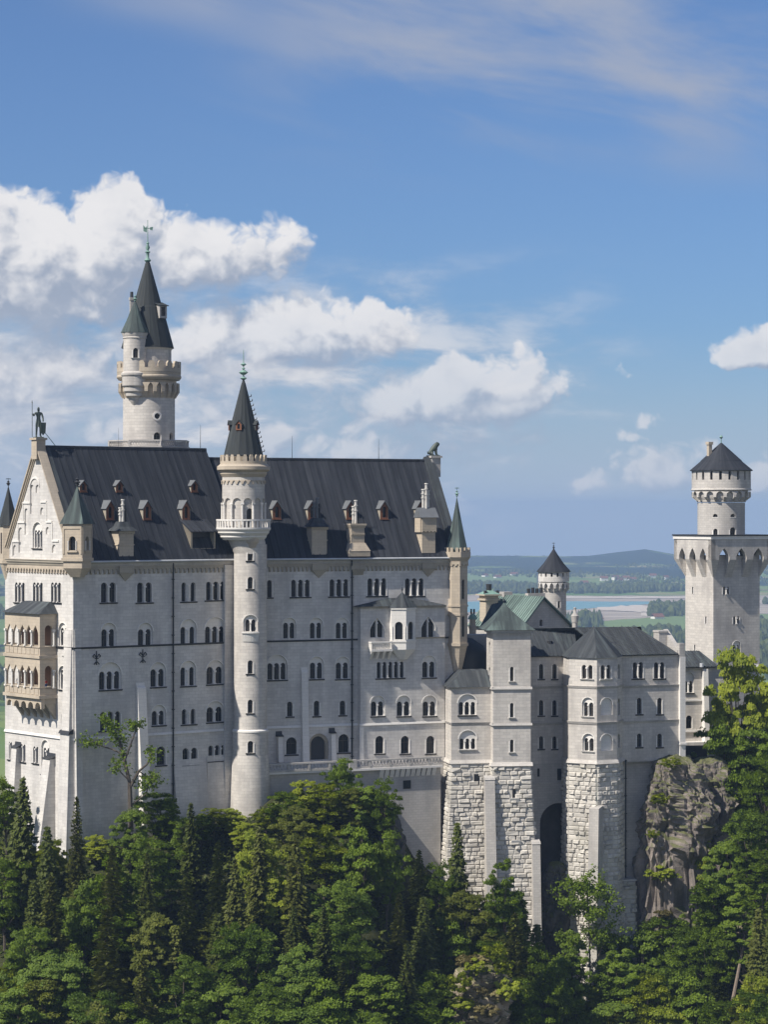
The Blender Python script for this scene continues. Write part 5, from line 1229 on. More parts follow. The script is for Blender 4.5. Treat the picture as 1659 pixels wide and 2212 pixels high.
window(SB2, h2, 1298, 1319, 1436, 1466, 2, parent=kw, gap=.45, sillmat='pale_stone')
for a, b in ((1507, 1544), (1585, 1621)): window(SB2, h2, 1300, 1321, a + 4, b, 2, parent=kw, arch_y=a, blind=True)
for a, b in ((1434, 1466), (1508, 1545), (1584, 1614)): window(SC, h3, 1334.5, 1339.5, a, b, 1, parent=kw, sill=False)
zt3, zm2, zm1, z00 = zb_(1421), zb_(1482), zb_(1559.5), zb_(1645)
for (S, L), h in zip(Fs, ([], h1, h2, h3, [])): wall(mb, S, rect(0, L, z00, zt3), h)
# right part
H2 = Plane(b3_.x, b3_.y, R(22)); hD = []; w2 = H2.u(1468)
for x in (1378, 1424): window(H2, hD, x - 11, x + 11, 1430, 1465, 2, parent=kw, gap=.35)
for x, in ((1381,), (1425,)):
    for a, b in ((1507, 1542), (1584, 1613)): window(H2, hD, x - 5, x + 5, a, b, 1, parent=kw, depth=.4)
zt4 = H2.z(1400, 1413); wall(mb, H2, rect(-.3, w2, H2.z(1400, 1642), zt4), hD)
S = Plane(*H2.f(w2, 0)[:2], R(22 + 90)); wall(mb, S, rect(0, 9, H2.z(1400, 1660), zt4)); mb.build('wall', 'tower_stone', kw)
mb = MB()
for z_ in (zm2, zm1):
    for (S, L) in Fs[:5]: mb.wedge(S, -.1, L + .1, z_ - .35, z_ + .05, .003, .1, .26)
for S, a, b, ys in ((H1, -2, w1_, (1482, 1561)), (H2, -.2, w2, (1480, 1556))):
    for y in ys: z_ = S.z(1190 if S is H1 else 1400, y); mb.wedge(S, a, b, z_ - .35, z_ + .05, .003, .1, .26)
mb.build('string_course', 'grey_stone', kw)
mb = MB()
for (S, L) in Fs[:4]: mb.wedge(S, -.15, L + .15, z00 - .3, z00 + .3, .003, .4, .1)
mb.build('plinth_band', 'tower_stone', kw)
mb = MB()
for i in (0, 1, 2, 3, 4):
    S, L = Fs[i]; S.lean = .008; S.zl = z00; rust(mb, S, 0, L, -92, z00 - .31, .76, .3, .3, 11 + i, bw=(.7, 1.5))
    S.lean = 0
mb.build('rusticated_base', 'rusticated_stone', kw)
SA.lean = .008; SA.zl = z00
u1 = Fs[1][1]; zt_ = SA.z(1300, 1745); mb = MB(); mb.wedge(SA, u1 - .9, u1 + .9, -93, zt_, -.5, 2.2, 1.15, .4); mb.build('buttress', 'grey_stone', kw); SA.lean = 0
mb = MB(); T = Plane.at(1334, 434.5, 12); u0, zt_ = T.uz(1334, 1902); mb.box(T, 0, 3.0, -92, zt_, -3, .55); TT = T.off(.56); rust(mb, TT, 0, 3.0, -92, zt_ - .01, .76, 0, 0, 31, bw=(.7, 1.5)); T3 = Plane(*T.f(3.01, 0, .55)[:2], R(102)); rust(mb, T3, 0, 3.4, -92, zt_ - .01, .76, 0, 0, 32, bw=(.7, 1.5)); o = mb.build('buttress', 'rusticated_stone', kw); mb = MB(); mb.box(T, -.15, 3.15, zt_ + .003, zt_ + .3, -3, .75); mb.build('buttress_cap', 'grey_stone', o)
# ravine wall with deep archway
zc = H1.z(1190, 1648); aw0, aw1 = H1.u(1166), H1.u(1244); zat_ = H1.z(1195, 1734)
HW = H1.off(.12); mb = MB(); rv = [(-2, -92), (w1_ + 1, -92), (w1_ + 1, zc), (-2, zc)]
wall(mb, HW, rv, [(arch(aw0, aw1, -91.9, zat_, 14), .9)]); mb.build('ravine_wall', 'grey_stone', kw)
mb = MB(); mb.wedge(HW, -2, w1_, HW.z(1190, 1688) - .3, HW.z(1190, 1688), .003, .15, .1); u, z = HW.uz(1208, 1672)
mb.build('string_course', 'grey_stone', kw); mb = MB(); mb.box(HW, u - .35, u + .35, z - 1., z + 1., .003, .06); mb.build('window', 'glass', kw); mb = MB(); u, z = HW.uz(1163, 1668); mb.box(HW, u - .2, u + .2, z - .7, z + .7, .003, .06); mb.build('window', 'glass', kw)
mb = MB(); D_ = 7.5
for a in (aw0, aw1): mb.quad(HW.f(a, -92, -.9), HW.f(a, -92, -D_), HW.f(a, zat_ - 2, -D_), HW.f(a, zat_ - 2, -.9))
A_ = arch(aw0, aw1, -91.9, zat_, 14)[2:]
for (a, b), (p, q) in zip(A_, A_[1:]): mb.quad(HW.f(a, b, -.9), HW.f(a, b, -D_), HW.f(p, q, -D_), HW.f(p, q, -.9))
mb.quad(HW.f(aw0 - 1, -92, -D_ + .01), HW.f(aw1 + 1, -92, -D_ + .01), HW.f(aw1 + 1, zat_ + 1, -D_ + .01), HW.f(aw0 - 1, zat_ + 1, -D_ + .01))
mb.build('archway', 'cave_stone', kw)
mb = MB(); pipe(mb, H1, 1226, 1418, 1735, .3, .14); mb.build('down_pipe', 'iron', kw); mb = MB(); pipe(mb, H2, 1350, 1640, 1990, .3, .12); mb.build('down_pipe', 'iron', kw)
# footing under the right part
mb = MB(); wall(mb, H2.off(-2.2), rect(-1, H2.u(1394), -92, H2.z(1400, 1642))); wall(mb, Plane(*H2.f(H2.u(1392), 0, -2.2)[:2], R(112)), rect(0, 6, -92, H2.z(1400, 1642))); wall(mb, H2.off(-1.2), rect(H2.u(1396) - 5, w2, -70, H2.z(1400, 1644.5))); mb.box(H2, -.3, w2, H2.z(1400, 1644), H2.z(1400, 1641), -2.4, -.02); mb.build('foundation', 'grey_stone', kw)
mb = MB(); up = H2.u(1466); mb.box(H2, up, up + 1.05, H2.z(1470, 1650), H2.z(1470, 1418), -2, .55); mb.box(H2, up - .1, up + 1.2, H2.z(1470, 1604) - .3, H2.z(1470, 1604), -2, .75); mb.build('end_pier', 'pale_stone', kw)
mb = MB(); mb.box(H2, up - 1.9, up - .2, zt4, H2.z(1440, 1368), -5.6, -3.6); mb.box(H2, up - 2.0, up - .1, H2.z(1440, 1368) + .003, H2.z(1440, 1364), -5.7, -3.5); mb.build('chimney', 'grey_stone', kw)
mb = MB(); mb.wedge(H2, up - .25, up + .6, zt4 - .3, zt4 + .6, -5.0, -.0, .0, 3.4); mb.box(H2, up - .1, up + .95, H2.z(1470, 1418) + .003, H2.z(1470, 1389), -.6, .5); mb.build('gable_coping', 'grey_stone', kw)
# roofs
mb = MB(); zr1 = zat(1355, 446); zr2 = zat(1354, 444)
slope(mb, H1.f(-1.5, ztop, .55), H1.f(w1_ + .5, ztop, .55), H1.f(w1_ + 2.5, zr1, -6), H1.f(-1.5, zr1, -6), .2, .7)
slope(mb, H2.f(-2.5, zt4, .55), H2.f(up - .3, zt4, .55), H2.f(up - 5, zr2, -6.2), H2.f(-6, zr2, -6.2), .2, .7)
mb.add([H2.f(up - .3, zt4, .55), H2.f(up - .3, zt4 + 1.8, -6.2), H2.f(up - 5, zr2, -6.2)], ((0, 1, 2),))
slope(mb, H1.f(-1.5, zr1 - 4, -11), H2.f(up - .3, zr1 - 4, -11), H2.f(up - 4, zr2 - .02, -6.3), H1.f(-1.5, zr1 - .02, -6.1), .1)
mb.build('roof', 'dull_roof', kw)
mb = MB(); cA = (sum(p[0] for p in FP[1:5]) / 4, sum(p[1] for p in FP[1:5]) / 4 + 1.5)
ex = [(cA[0] + (x - cA[0]) * 1.06, cA[1] + (y - cA[1]) * 1.08) for x, y in FP]; apx = P(1283, 1352, cA[1] + 2.5); mb.pyramid(ex, zt3 + .02, tuple(apx), 0., 1); mb.build('roof', 'dull_roof', kw)
for x, y in ((1187, 1388), (1325, 1388)):                  # roof lights
    d_ = -2.6; S = H1 if x < 1250 else H2; u, z = S.uz(x, y, d_); mb = MB()
    if S is H1: mb.cyl(S.f(u, z - .6, d_), S.f(u, z + .35, d_), .5, .5, 10); mb.build('roof_vent', 'lead', kw)
    else: mb.hexa([S.f(u - .6, z - .3, d_ + .45), S.f(u + .6, z - .3, d_ + .45), S.f(u + .6, z - .3, d_ - 1), S.f(u - .6, z - .3, d_ - 1), S.f(u - .6, z + .1, d_ + .1), S.f(u + .6, z + .1, d_ + .1), S.f(u + .6, z + .35, d_ - 1), S.f(u - .6, z + .35, d_ - 1)]); mb.build('roof_hatch', 'lead', kw)
for x in (1242,):                                          # slim chimney turret behind the roof ridge
    p = P(x, 1349, 452); mb = MB(); k = 452 / F; zz = lambda y: zat(y, 452)
    mb.lathe([(6 * k, zz(1362), p.x, p.y), (6 * k, zz(1345), p.x, p.y), (7 * k, zz(1344), p.x, p.y), (7 * k, zz(1342), p.x, p.y), (9 * k, zz(1330), p.x, p.y), (4 * k, zz(1324), p.x, p.y), (2.5 * k, zz(1316), p.x, p.y), (3.5 * k, zz(1314), p.x, p.y), (3 * k, zz(1312), p.x, p.y)], 12); mb.build('chimney', 'grey_stone', kw, 30)

# ------------------------------------------------------------------ gabled hall behind, green roof
ghall = thing('gabled_hall', 'stone hall with a bright green copper gable roof, behind the square tower', 'building', (*P(1150, 1300, 470)[:2], -60), 'castle buildings')
GF = Plane.at(1126, 462, 38); ug = GF.u(1230); zap = GF.z(1172, 1288); zft = GF.z(1172, 1348); hg = []
window(GF, hg, 1166, 1172, 1338, 1352, 1, parent=ghall, sill=False, trim=False)
um = GF.u(1171); mb = MB(); wall(mb, GF, [(0, -55), (ug, -55), (ug, zft), (um, zap - .3), (0, zft)], hg)
S = Plane(*GF.f(0, 0)[:2], R(38 - 90)); wall(mb, S, rect(-16, 0, -55, zft)); mb.build('wall', 'grey_stone', ghall)
bk = -14.5
mb = MB(); slope(mb, GF.f(-.7, zft - .6, bk), GF.f(-.7, zft - .6, .7), GF.f(um, zap, .7), GF.f(um, zap, bk), .25, .62, .12)
slope(mb, GF.f(ug + .7, zft - .6, .7), GF.f(ug + .7, zft - .6, bk), GF.f(um, zap - .003, bk), GF.f(um, zap - .003, .7), .25, .62)
mb.build('roof', 'green_roof', ghall)
def stack(par, x, y0, y1, Y, hw, pots=3, mat='sandstone', cap='verdigris'):
    T = Plane.at(x, Y, 25); z0, z1 = zat(y0, Y), zat(y1, Y); mb = MB(); mb.box(T, -hw, hw, z0, z1 - .9, -hw, hw); mb.box(T, -hw * 1.25, hw * 1.25, z1 - .896, z1 - .55, -hw * 1.25, hw * 1.25); mb.box(T, -hw * 1.05, hw * 1.05, z1 - .546, z1, -hw * 1.05, hw * 1.05); mb.box(T, -hw * 1.45, hw * 1.45, z1 + .003, z1 + .25, -hw * 1.45, hw * 1.45)
    o = mb.build('chimney', mat, par); mb = MB(); mb.pyramid([tuple(T.f(a, 0, b)[:2]) for a, b in ((-hw * 1.3, hw * 1.3), (hw * 1.3, hw * 1.3), (hw * 1.3, -hw * 1.3), (-hw * 1.3, -hw * 1.3))], z1 + .26, tuple(T.f(0, z1 + 1.2, 0)), 0, 1); mb.build('chimney_cap', cap, o)
    mb = MB(); mb.cyl(T.f(0, z1 + .9, 0), T.f(0, z1 + 2.1, 0), .5, .55, 8); mb.build('chimney_pot', 'lead', o)
    for a in (-1, 1): mb = MB(); mb.cyl(T.f(a * hw, z1 + .3, hw * .8), T.f(a * hw, z1 + .95, hw * .8), .3, .3, 8); mb.build('chimney_pot', 'lead', o)
stack(ghall, 1056, 1350, 1286, 471, 1.25)
T = Plane.at(1093, 474, 25); mb = MB(); mb.box(T, -.9, .9, zat(1300, 474), zat(1278, 474), -.9, .9); mb.build('chimney', 'grey_stone', ghall)
T = Plane.at(1156, 476, 25); mb = MB(); mb.box(T, -1.8, 1.8, zat(1300, 476), zat(1281, 476), -.6, .6); o = mb.build('chimney', 'grey_stone', ghall)
for i in range(4): mb = MB(); mb.cyl(T.f(-1.4 + .9 * i, zat(1281, 476), 0), T.f(-1.4 + .9 * i, zat(1271 - 2 * (i % 2), 476), 0), .3, .33, 8); mb.build('chimney_pot', 'lead', o)
# side roof running down to the left behind the square tower
mb = MB(); slope(mb, P(1034, 1358, 447), P(1085, 1352, 447), P(1085, 1300, 455), P(1062, 1305, 455), .2, .7); mb.build('roof', 'copper_roof', ghall)

# small turret with a green dome peeping beside the corner turret
gp = thing('lantern_turret', 'tiny sandstone turret with a mint green dome, right of the palace corner turret', 'turret', (*P(1021, 1400, 447)[:2], -40), 'castle towers')
k = 447 / F; p = P(1021, 1384, 447); zz = lambda y: zat(y, 447)
mb = MB(); mb.lathe([(7.5 * k, zz(1470), p.x, p.y), (7.5 * k, zz(1358), p.x, p.y), (8.6 * k, zz(1356), p.x, p.y), (8.6 * k, zz(1353), p.x, p.y), (6.5 * k, zz(1352), p.x, p.y), (6.5 * k, zz(1338), p.x, p.y)], 8); mb.build('wall', 'sandstone', gp)
mb = MB(); mb.lathe([(10.5 * k, zz(1337.5), p.x, p.y), (9 * k, zz(1332), p.x, p.y), (3.2 * k, zz(1325), p.x, p.y)], 8); mb.build('dome', 'verdigris', gp)
for a in (-.25, .25): mb = MB(); mb.cyl((p.x + a, p.y, zz(1326)), (p.x + a, p.y, zz(1315)), .17, .17, 7); mb.build('chimney_pot', 'lead', gp)

# ------------------------------------------------------------------ small round tower behind
YR = 482.0; kr = YR / F; zr = lambda y: zat(y, YR)
RC = Cyl.at(1197, YR, 26); RT = Cyl.at(1196, YR, 33.5)
rt = thing('small_round_tower', 'small round white tower with a flared dark cone roof, behind the green gable roof', 'tower', (*RC.c, -50), 'castle towers')
hh = []; window(RC, hh, 1205, 1210, 1298, 1313, 1, parent=rt, sill=False)
mb = MB(); Hh = math.pi * RC.r; wall(mb, RC, rect(-Hh, Hh, zr(1420), zr(1262)), hh); mb.build('shaft', 'grey_stone', rt, 40)
mb = MB(); Hh2 = math.pi * RT.r; scallop(mb, RT, -Hh2, Hh2, zr(1256), zr(1258), zr(1270), 16, 0, -.5, .18, pointed=True)
for i in range(16): a = -Hh + i * 2 * Hh / 16; mb.wedge(RC, a - .2, a + .2, zr(1278), zr(1270.2), -.05, .1, RT.r - RC.r)
sl_ = [(rect(-Hh2 + (i + .5) * 2 * Hh2 / 16 - .2, -Hh2 + (i + .5) * 2 * Hh2 / 16 + .2, zr(1245), zr(1237)), .4) for i in range(16)]
wall(mb, RT, rect(-Hh2, Hh2, zr(1256) + .003, zr(1234)), sl_); mb.build('parapet', 'limestone', rt, 40)
mb = MB(); mb.lathe(L4(RT, [(RC.r + .02, zr(1277)), (RT.r - .53, zr(1268)), (RT.r - .53, zr(1256))]), 30); mb.build('corbel_ring', 'tower_stone', rt, 40)
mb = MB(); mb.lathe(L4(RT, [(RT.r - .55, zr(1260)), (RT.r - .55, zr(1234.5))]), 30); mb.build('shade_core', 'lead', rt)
mb = MB(); mb.lathe(L4(RT, [(37 * kr, zr(1235)), (36.5 * kr, zr(1233.5)), (22 * kr, zr(1217)), (9 * kr, zr(1198)), (.8 * kr, zr(1185))]), 30); mb.build('roof', 'slate_roof', rt, 20)
mb = MB(); finial(mb, *RT.c, zr(1187), 16 * kr, .22, True); mb.build('finial', 'lead', rt)

# ------------------------------------------------------------------ gatehouse range below the gate tower
GH = Plane.at(1482, 462, 14); ug1 = GH.u(1541); zg1, zg0 = GH.z(1500, 1440), GH.z(1500, 1600)
gh = thing('gatehouse_range', 'narrow white range with dark pent roof, between knights wing and gate tower', 'building', (*GH.f(2, 0)[:2], -55), 'castle buildings')
hh = []; window(GH, hh, 1479, 1497, 1471, 1496, 2, parent=gh, arch_y=1452, gap=.5); window(GH, hh, 1482, 1495, 1545, 1573, 1, parent=gh, sill=False)
mb = MB(); wall(mb, GH, rect(-2.5, ug1 + 3, -56, zg1), hh); mb.build('wall', 'tower_stone', gh)
mb = MB()
for x, y0, y1 in ((1521, 1444, 1600),): u = GH.u(x); mb.wedge(GH, u - .45, u + .45, GH.z(x, y1), GH.z(x, y0), .003, 1.7, .9)
mb.box(GH, -2.4, GH.u(1518), GH.z(1500, 1514), GH.z(1500, 1510), .003, .25); mb.box(GH, -2.4, GH.u(1518), GH.z(1500, 1580), GH.z(1500, 1576), .003, .4); mb.build('buttress', 'pale_stone', gh)
mb = MB(); slope(mb, GH.f(-2.5, zg1 + .05, .8), GH.f(ug1 + .8, zg1 + .05, .8), GH.f(ug1 - 1.2, GH.z(1500, 1408), -4), GH.f(-2.5, GH.z(1500, 1408), -4), .2, .7); mb.build('roof', 'dull_roof', gh)
mb = MB(); u = GH.u(1512); mb.cyl(GH.f(u, zg1, .9), GH.f(u, zg1 + .7, .9), .35, .35, 8); mb.build('roof_vent', 'gutter_metal', gh)
mb = MB(); mb.box(GH, -2, 9, -60, GH.z(1500, 1600), -1, 2.6); mb.build('terrace', 'limestone', gh)
mb = MB(); T = GH.off(2.61); u0, zt_ = T.uz(1482, 1610); mb.box(T, u0, u0 + 4, zt_ - 2.5, zt_, .0, .12); mb.build('doorway', 'lead', gh)

# ------------------------------------------------------------------ figures on the ridge
def ensure_skin(me):
    if not me.skin_vertices: 
        import bmesh
        bm = bmesh.new(); bm.from_mesh(me); bm.verts.layers.skin.verify(); bm.to_mesh(me); bm.free()
def skin_mesh(name, joints, bones, mat, parent, sub=1):
    o3 = origin_of(parent); me = bpy.data.meshes.new(name); keys = list(joints)
    me.from_pydata([tuple(Vector(joints[k][:3]) - o3) for k in keys], [(keys.index(a), keys.index(b)) for a, b in bones], [])
    ensure_skin(me)
    for i, k in enumerate(keys):
        r = joints[k][3]; me.skin_vertices[0].data[i].radius = r if isinstance(r, tuple) else (r, r)
    me.skin_vertices[0].data[0].use_root = True
    me.materials.append(MATS[mat]); o = bpy.data.objects.new(name, me); C.objects.link(o); o.parent = parent
    md = o.modifiers.new('skin', 'SKIN'); md.use_smooth_shade = True
    s = o.modifiers.new('sub', 'SUBSURF'); s.levels = sub; s.render_levels = sub
    return o
kx, ky, kz = KN
kn_ = thing('knight_statue', 'dark bronze statue of a standing knight with lance and shield on the left gable peak', 'statue', (kx, ky, kz), 'bronze statues on the ridge')
h = 4.9; T = Plane(kx, ky, R(20))
J = lambda u_, z_, d_, r: (*T.f(u_, kz + .12 + z_ * h, d_), r * h)
jn = dict(pelvis=J(0, .52, 0, .062), waist=J(.02, .62, 0, .055), chest=J(0, .74, 0, .072), neck=J(.0, .835, 0, .03), head0=J(0, .88, .05, .05), head1=J(0, .945, .03, .046), crest=J(0, .99, 0, .016),
          sl=J(-.52, .79, .05, .04), el=J(-.85, .68, .3, .03), hl=J(-.98, .77, .5, .026), sr=J(.52, .79, 0, .04), er=J(.72, .62, .1, .03), hr=J(.66, .5, .45, .028),
          tl=J(-.27, .47, .05, .055), kl=J(-.34, .27, .2, .04), al=J(-.36, .04, .05, .03), fl=J(-.42, .015, .42, .026), tr=J(.27, .47, 0, .055), kr=J(.3, .27, .1, .04), ar=J(.34, .04, -.1, .03), fr=J(.45, .015, .25, .026))
skin_mesh('body', jn, [('pelvis', 'waist'), ('waist', 'chest'), ('chest', 'neck'), ('neck', 'head0'), ('head0', 'head1'), ('head1', 'crest'), ('chest', 'sl'), ('sl', 'el'), ('el', 'hl'), ('chest', 'sr'), ('sr', 'er'), ('er', 'hr'), ('pelvis', 'tl'), ('tl', 'kl'), ('kl', 'al'), ('al', 'fl'), ('pelvis', 'tr'), ('tr', 'kr'), ('kr', 'ar'), ('ar', 'fr')], 'bronze', kn_)
mb = MB(); a = T.f(-1.12, kz + .1, .5); b = T.f(-.98 - .15, kz + h * 1.13, .52); mb.cyl(a, b, .055, .05, 6); mb.cyl(b, b + Vector((-.02, 0, .5)), .11, .01, 6); mb.build('lance', 'bronze', kn_)
mb = MB(); shd = [(0, .25), (.42, .75), (.5, 2.3), (-.5, 2.3), (-.42, .75)]; S = Plane(*T.f(.62, 0, .55)[:2], R(34)); mb.add([S.f(u, kz + .15 + z, .1) for u, z in shd] + [S.f(u, kz + .15 + z, -.02) for u, z in shd], [(0, 1, 2, 3, 4), (9, 8, 7, 6, 5)] + [(i, (i + 1) % 5, 5 + (i + 1) % 5, 5 + i) for i in range(5)]); mb.build('shield', 'bronze', kn_)
mb = MB()
mb.lathe([(.44, kz + h * .36, kx, ky), (.36, kz + h * .47, kx, ky), (.3, kz + h * .6, kx, ky)], 10); mb.build('mail_skirt', 'bronze', kn_, 60)
mb = MB(); mb.box(T, -.75, .75, kz + .003, kz + .14, -.6, .7); mb.build('base', 'bronze', kn_)
mb = MB(); mb.cyl(T.f(.5, kz + 1.6, -.2), SL.f(SL.u(120, -WID / 2), ZRL + .1, -WID / 2), .06, None, 5); mb.build('stay_rod', 'verdigris', kn_)
lx, ly, lz = LI; li = thing('lion_statue', 'dark bronze statue of a sitting lion on the right end of the ridge', 'statue', (lx, ly, lz), 'bronze statues on the ridge')
T = Plane(lx, ly, R(15)); h = 2.35; J = lambda u_, z_, d_, r: (*T.f(u_ * 1.25, lz + .1 + z_ * h, d_ * 1.2), r * h)
jn = dict(hip=J(-.65, .22, 0, .17), mid=J(-.32, .42, 0, .16), chest=J(.12, .58, 0, .19), neck=J(.2, .76, .05, .19), head=J(.42, .86, .12, .14), muz=J(.78, .83, .2, .075), top=J(.3, .97, .08, .08),
          fl=J(.2, .36, .3, .07), fl2=J(.32, .04, .32, .05), fl3=J(.55, .03, .34, .05), fr=J(.2, .36, -.25, .07), fr2=J(.32, .04, -.28, .05), fr3=J(.55, .03, -.28, .05),
          kl=J(-.3, .2, .42, .1), ql=J(-.55, .05, .42, .06), pl=J(-.1, .03, .45, .05), kr=J(-.3, .2, -.42, .1), qr=J(-.55, .05, -.42, .06), pr=J(-.1, .03, -.42, .05), t1=J(-.95, .08, .1, .04), t2=J(-1.05, .3, .3, .03))
skin_mesh('body', jn, [('hip', 'mid'), ('mid', 'chest'), ('chest', 'neck'), ('neck', 'head'), ('head', 'muz'), ('head', 'top'), ('chest', 'fl'), ('fl', 'fl2'), ('fl2', 'fl3'), ('chest', 'fr'), ('fr', 'fr2'), ('fr2', 'fr3'), ('hip', 'kl'), ('kl', 'ql'), ('ql', 'pl'), ('hip', 'kr'), ('kr', 'qr'), ('qr', 'pr'), ('hip', 't1'), ('t1', 't2')], 'bronze', li)
mb = MB(); mb.box(T, -1.0, .95, lz + .003, lz + .12, -.6, .6); mb.build('base', 'bronze', li)
# visitors on the lower loggia floor
zf_ = zL_ + 1.1
for i, (u_, d_, col, lab) in enumerate(((v1 - .7, 1.6, 'cloth_red', 'person in a red top leaning at the side opening of the lower loggia'), (v0 + 3.6, 2.3, 'cloth_white', 'person in a white top standing behind the lower loggia arches'), (v0 + 2.6, 2.2, 'cloth_blue', 'person in dark blue clothes behind the lower loggia arches'))):
    p0 = SG.f(u_, zf_, d_); pr = thing('person', lab, 'person', p0, 'visitors on the loggia'); T = Plane(p0.x, p0.y, R(A1 - 90 if i else A1)); h = 1.72
    J = lambda a, b, c, r: (*T.f(a, zf_ + b * h, c), r * h)
    jn = dict(pelvis=J(0, .52, 0, .075), waist=J(0, .62, 0, .07), chest=J(0, .75, 0, .085), neck=J(0, .85, 0, .032), h0=J(0, .89, .02, .05), h1=J(0, .96, .02, .05), sl=J(-.19, .8, 0, .038), el=J(-.24, .63, .12, .027), hl=J(-.18, .55, .32, .02), sr=J(.19, .8, 0, .038), er=J(.24, .63, .12, .027), hr=J(.18, .55, .32, .02), tl=J(-.1, .48, 0, .055), kl=J(-.11, .27, .02, .038), al=J(-.11, .03, 0, .025), fl=J(-.11, .015, .14, .022), tr=J(.1, .48, 0, .055), kr=J(.11, .27, .02, .038), ar=J(.11, .03, 0, .025), fr=J(.11, .015, .14, .022))
    skin_mesh('body', jn, [('pelvis', 'waist'), ('waist', 'chest'), ('chest', 'neck'), ('neck', 'h0'), ('h0', 'h1'), ('chest', 'sl'), ('sl', 'el'), ('el', 'hl'), ('chest', 'sr'), ('sr', 'er'), ('er', 'hr'), ('pelvis', 'tl'), ('tl', 'kl'), ('kl', 'al'), ('al', 'fl'), ('pelvis', 'tr'), ('tr', 'kr'), ('kr', 'ar'), ('ar', 'fr')], 'skin', pr)
    jt = {k: (*jn[k][:3], jn[k][3] * 1.18) for k in ('pelvis', 'waist', 'chest', 'sl', 'el', 'sr', 'er')}
    skin_mesh('top', jt, [('pelvis', 'waist'), ('waist', 'chest'), ('chest', 'sl'), ('sl', 'el'), ('chest', 'sr'), ('sr', 'er')], col, pr)
    jt = {k: (*jn[k][:3], jn[k][3] * 1.16) for k in ('pelvis', 'tl', 'kl', 'al', 'tr', 'kr', 'ar')}
    skin_mesh('trousers', jt, [('pelvis', 'tl'), ('tl', 'kl'), ('kl', 'al'), ('pelvis', 'tr'), ('tr', 'kr'), ('kr', 'ar')], 'cloth_blue', pr)
    mb = MB(); hc = T.f(0, zf_ + .955 * h, -.02); mb.lathe([(.02, hc.z - .06, hc.x, hc.y), (.105, hc.z, hc.x, hc.y), (.09, hc.z + .08, hc.x, hc.y), (.02, hc.z + .125, hc.x, hc.y)], 8); mb.build('hair', 'hair', pr, 60)
# ------------------------------------------------------------------ ground: castle ridge, wooded slope, plain and far hills in one sheet
XF = np.array([-200, -75, -62, -48.8, -36, -23, -20, 0, 10, 16, 25, 31, 38, 42, 52, 58, 66, 90, 250]); YF = np.array([430, 414, 409, 400, 408, 415, 413.5, 422, 427, 427, 426, 428.5, 428.5, 433, 440, 452, 462, 476, 500])
XB = np.array([-200, -100, -62, -49, -39, -26.5, -21.6, -17.5, -7, 0, 3.9, 9.3, 15, 21, 25, 29, 39, 43.5, 47, 52, 57, 62, 73, 100, 250]); ZB2 = np.array([-60, -54, -51, -54, -51, -49.5, -49, -46, -46, -47, -57, -62, -66, -74, -81, -86, -86, -83, -81, -76, -62, -47, -44, -46, -60])
SX = np.array([-200, 0, 12, 20, 30, 40, 48, 200]); SV = np.array([.74, .74, .6, .34, .3, .36, .62, .74])
RPX = np.array([-400, 0, 400, 800, 1020, 1150, 1258, 1310, 1363, 1400, 1442, 1490, 1600, 2000]); RPY = np.array([1207, 1213, 1206, 1203, 1199.5, 1200, 1202, 1197, 1187, 1186, 1192, 1204, 1207, 1208])
def sstep(x, a, b): t = np.clip((x - a) / (b - a), 0, 1); return t * t * (3 - 2 * t)
def ground(x, y):
    x = np.asarray(x, float); y = np.asarray(y, float)
    yf = np.interp(x, XF, YF); b = np.interp(x, XB, ZB2); d = (yf - y) * .9
    front = np.maximum(b - np.interp(x, SX, SV) * np.maximum(d, 0), -160)
    back = np.maximum(np.minimum(b, -46) - .95 * np.maximum(-d - 40, 0), -204)
    z = np.where(d > 0, front, np.where(-d < 40, b + (np.minimum(b, -46) - b) * sstep(-d, 0, 6), back))
    px = CX + F * x / np.maximum(y, 50.)
    ridge = -2 * (np.interp(px, RPX, RPY) - CY)
    hills = -204 + (ridge + 204) * sstep(y, 9300, 11000) * (1 - .6 * sstep(y, 11200, 13500))
    hills = hills - 130 * sstep(y, 11000, 12800)
    return np.where(y > 900, hills, z)
def fb(x, y, s, o=4): return noise.fractal(Vector((x / s, y / s, 1.7)), 1., 2., o)
xs = np.concatenate([-np.geomspace(7000, 125, 34), np.linspace(-120, 120, 97), np.geomspace(125, 7000, 34)])
ys = np.concatenate([np.linspace(-60, 240, 8), np.linspace(250, 540, 117), np.geomspace(548, 14000, 80)])
GX, GY = np.meshgrid(xs, ys); GZ = ground(GX, GY)
vs_, nx = [], len(xs)
for j in range(len(ys)):
    for i in range(nx):
        x, y, z = GX[j, i], GY[j, i], GZ[j, i]
        if 240 < y < 545 and abs(x) < 125:
            k = min(1., abs(np.interp(x, XF, YF) - y) / 8); z += k * (1.6 * fb(x, y, 14) + .5 * fb(x, y, 4))
        elif y > 6800: z += 9 * fb(x, y, 900) * float(sstep(y, 6800, 8500)) * (1 - .75 * float(sstep(y, 10200, 11000)))
        vs_.append((x, y, z))
fs_ = [(j * nx + i, j * nx + i + 1, (j + 1) * nx + i + 1, (j + 1) * nx + i) for j in range(len(ys) - 1) for i in range(nx - 1)]
m, t, b = material('ground')
p_ = pos(t); sp = t.new('ShaderNodeSeparateXYZ'); t.l.new(p_, sp.inputs[0])
far = t.ss(sp.outputs[1], 700, 1100)
n1 = t.noise(p_, .3, 6, .65); near_c = t.mix(t.ss(n1, .35, .7), (.022, .026, .012), (.06, .065, .025))
flat = t.xyz(t.m('MULTIPLY', sp.outputs[0], 1.0), t.m('MULTIPLY', sp.outputs[1], .45), 0.)
v = t.new('ShaderNodeTexVoronoi', feature='F1'); t.put(v.inputs['Vector'], flat); v.inputs['Scale'].default_value = .009
hs = t.new('ShaderNodeSeparateColor'); t.l.new(v.outputs['Color'], hs.inputs[0])
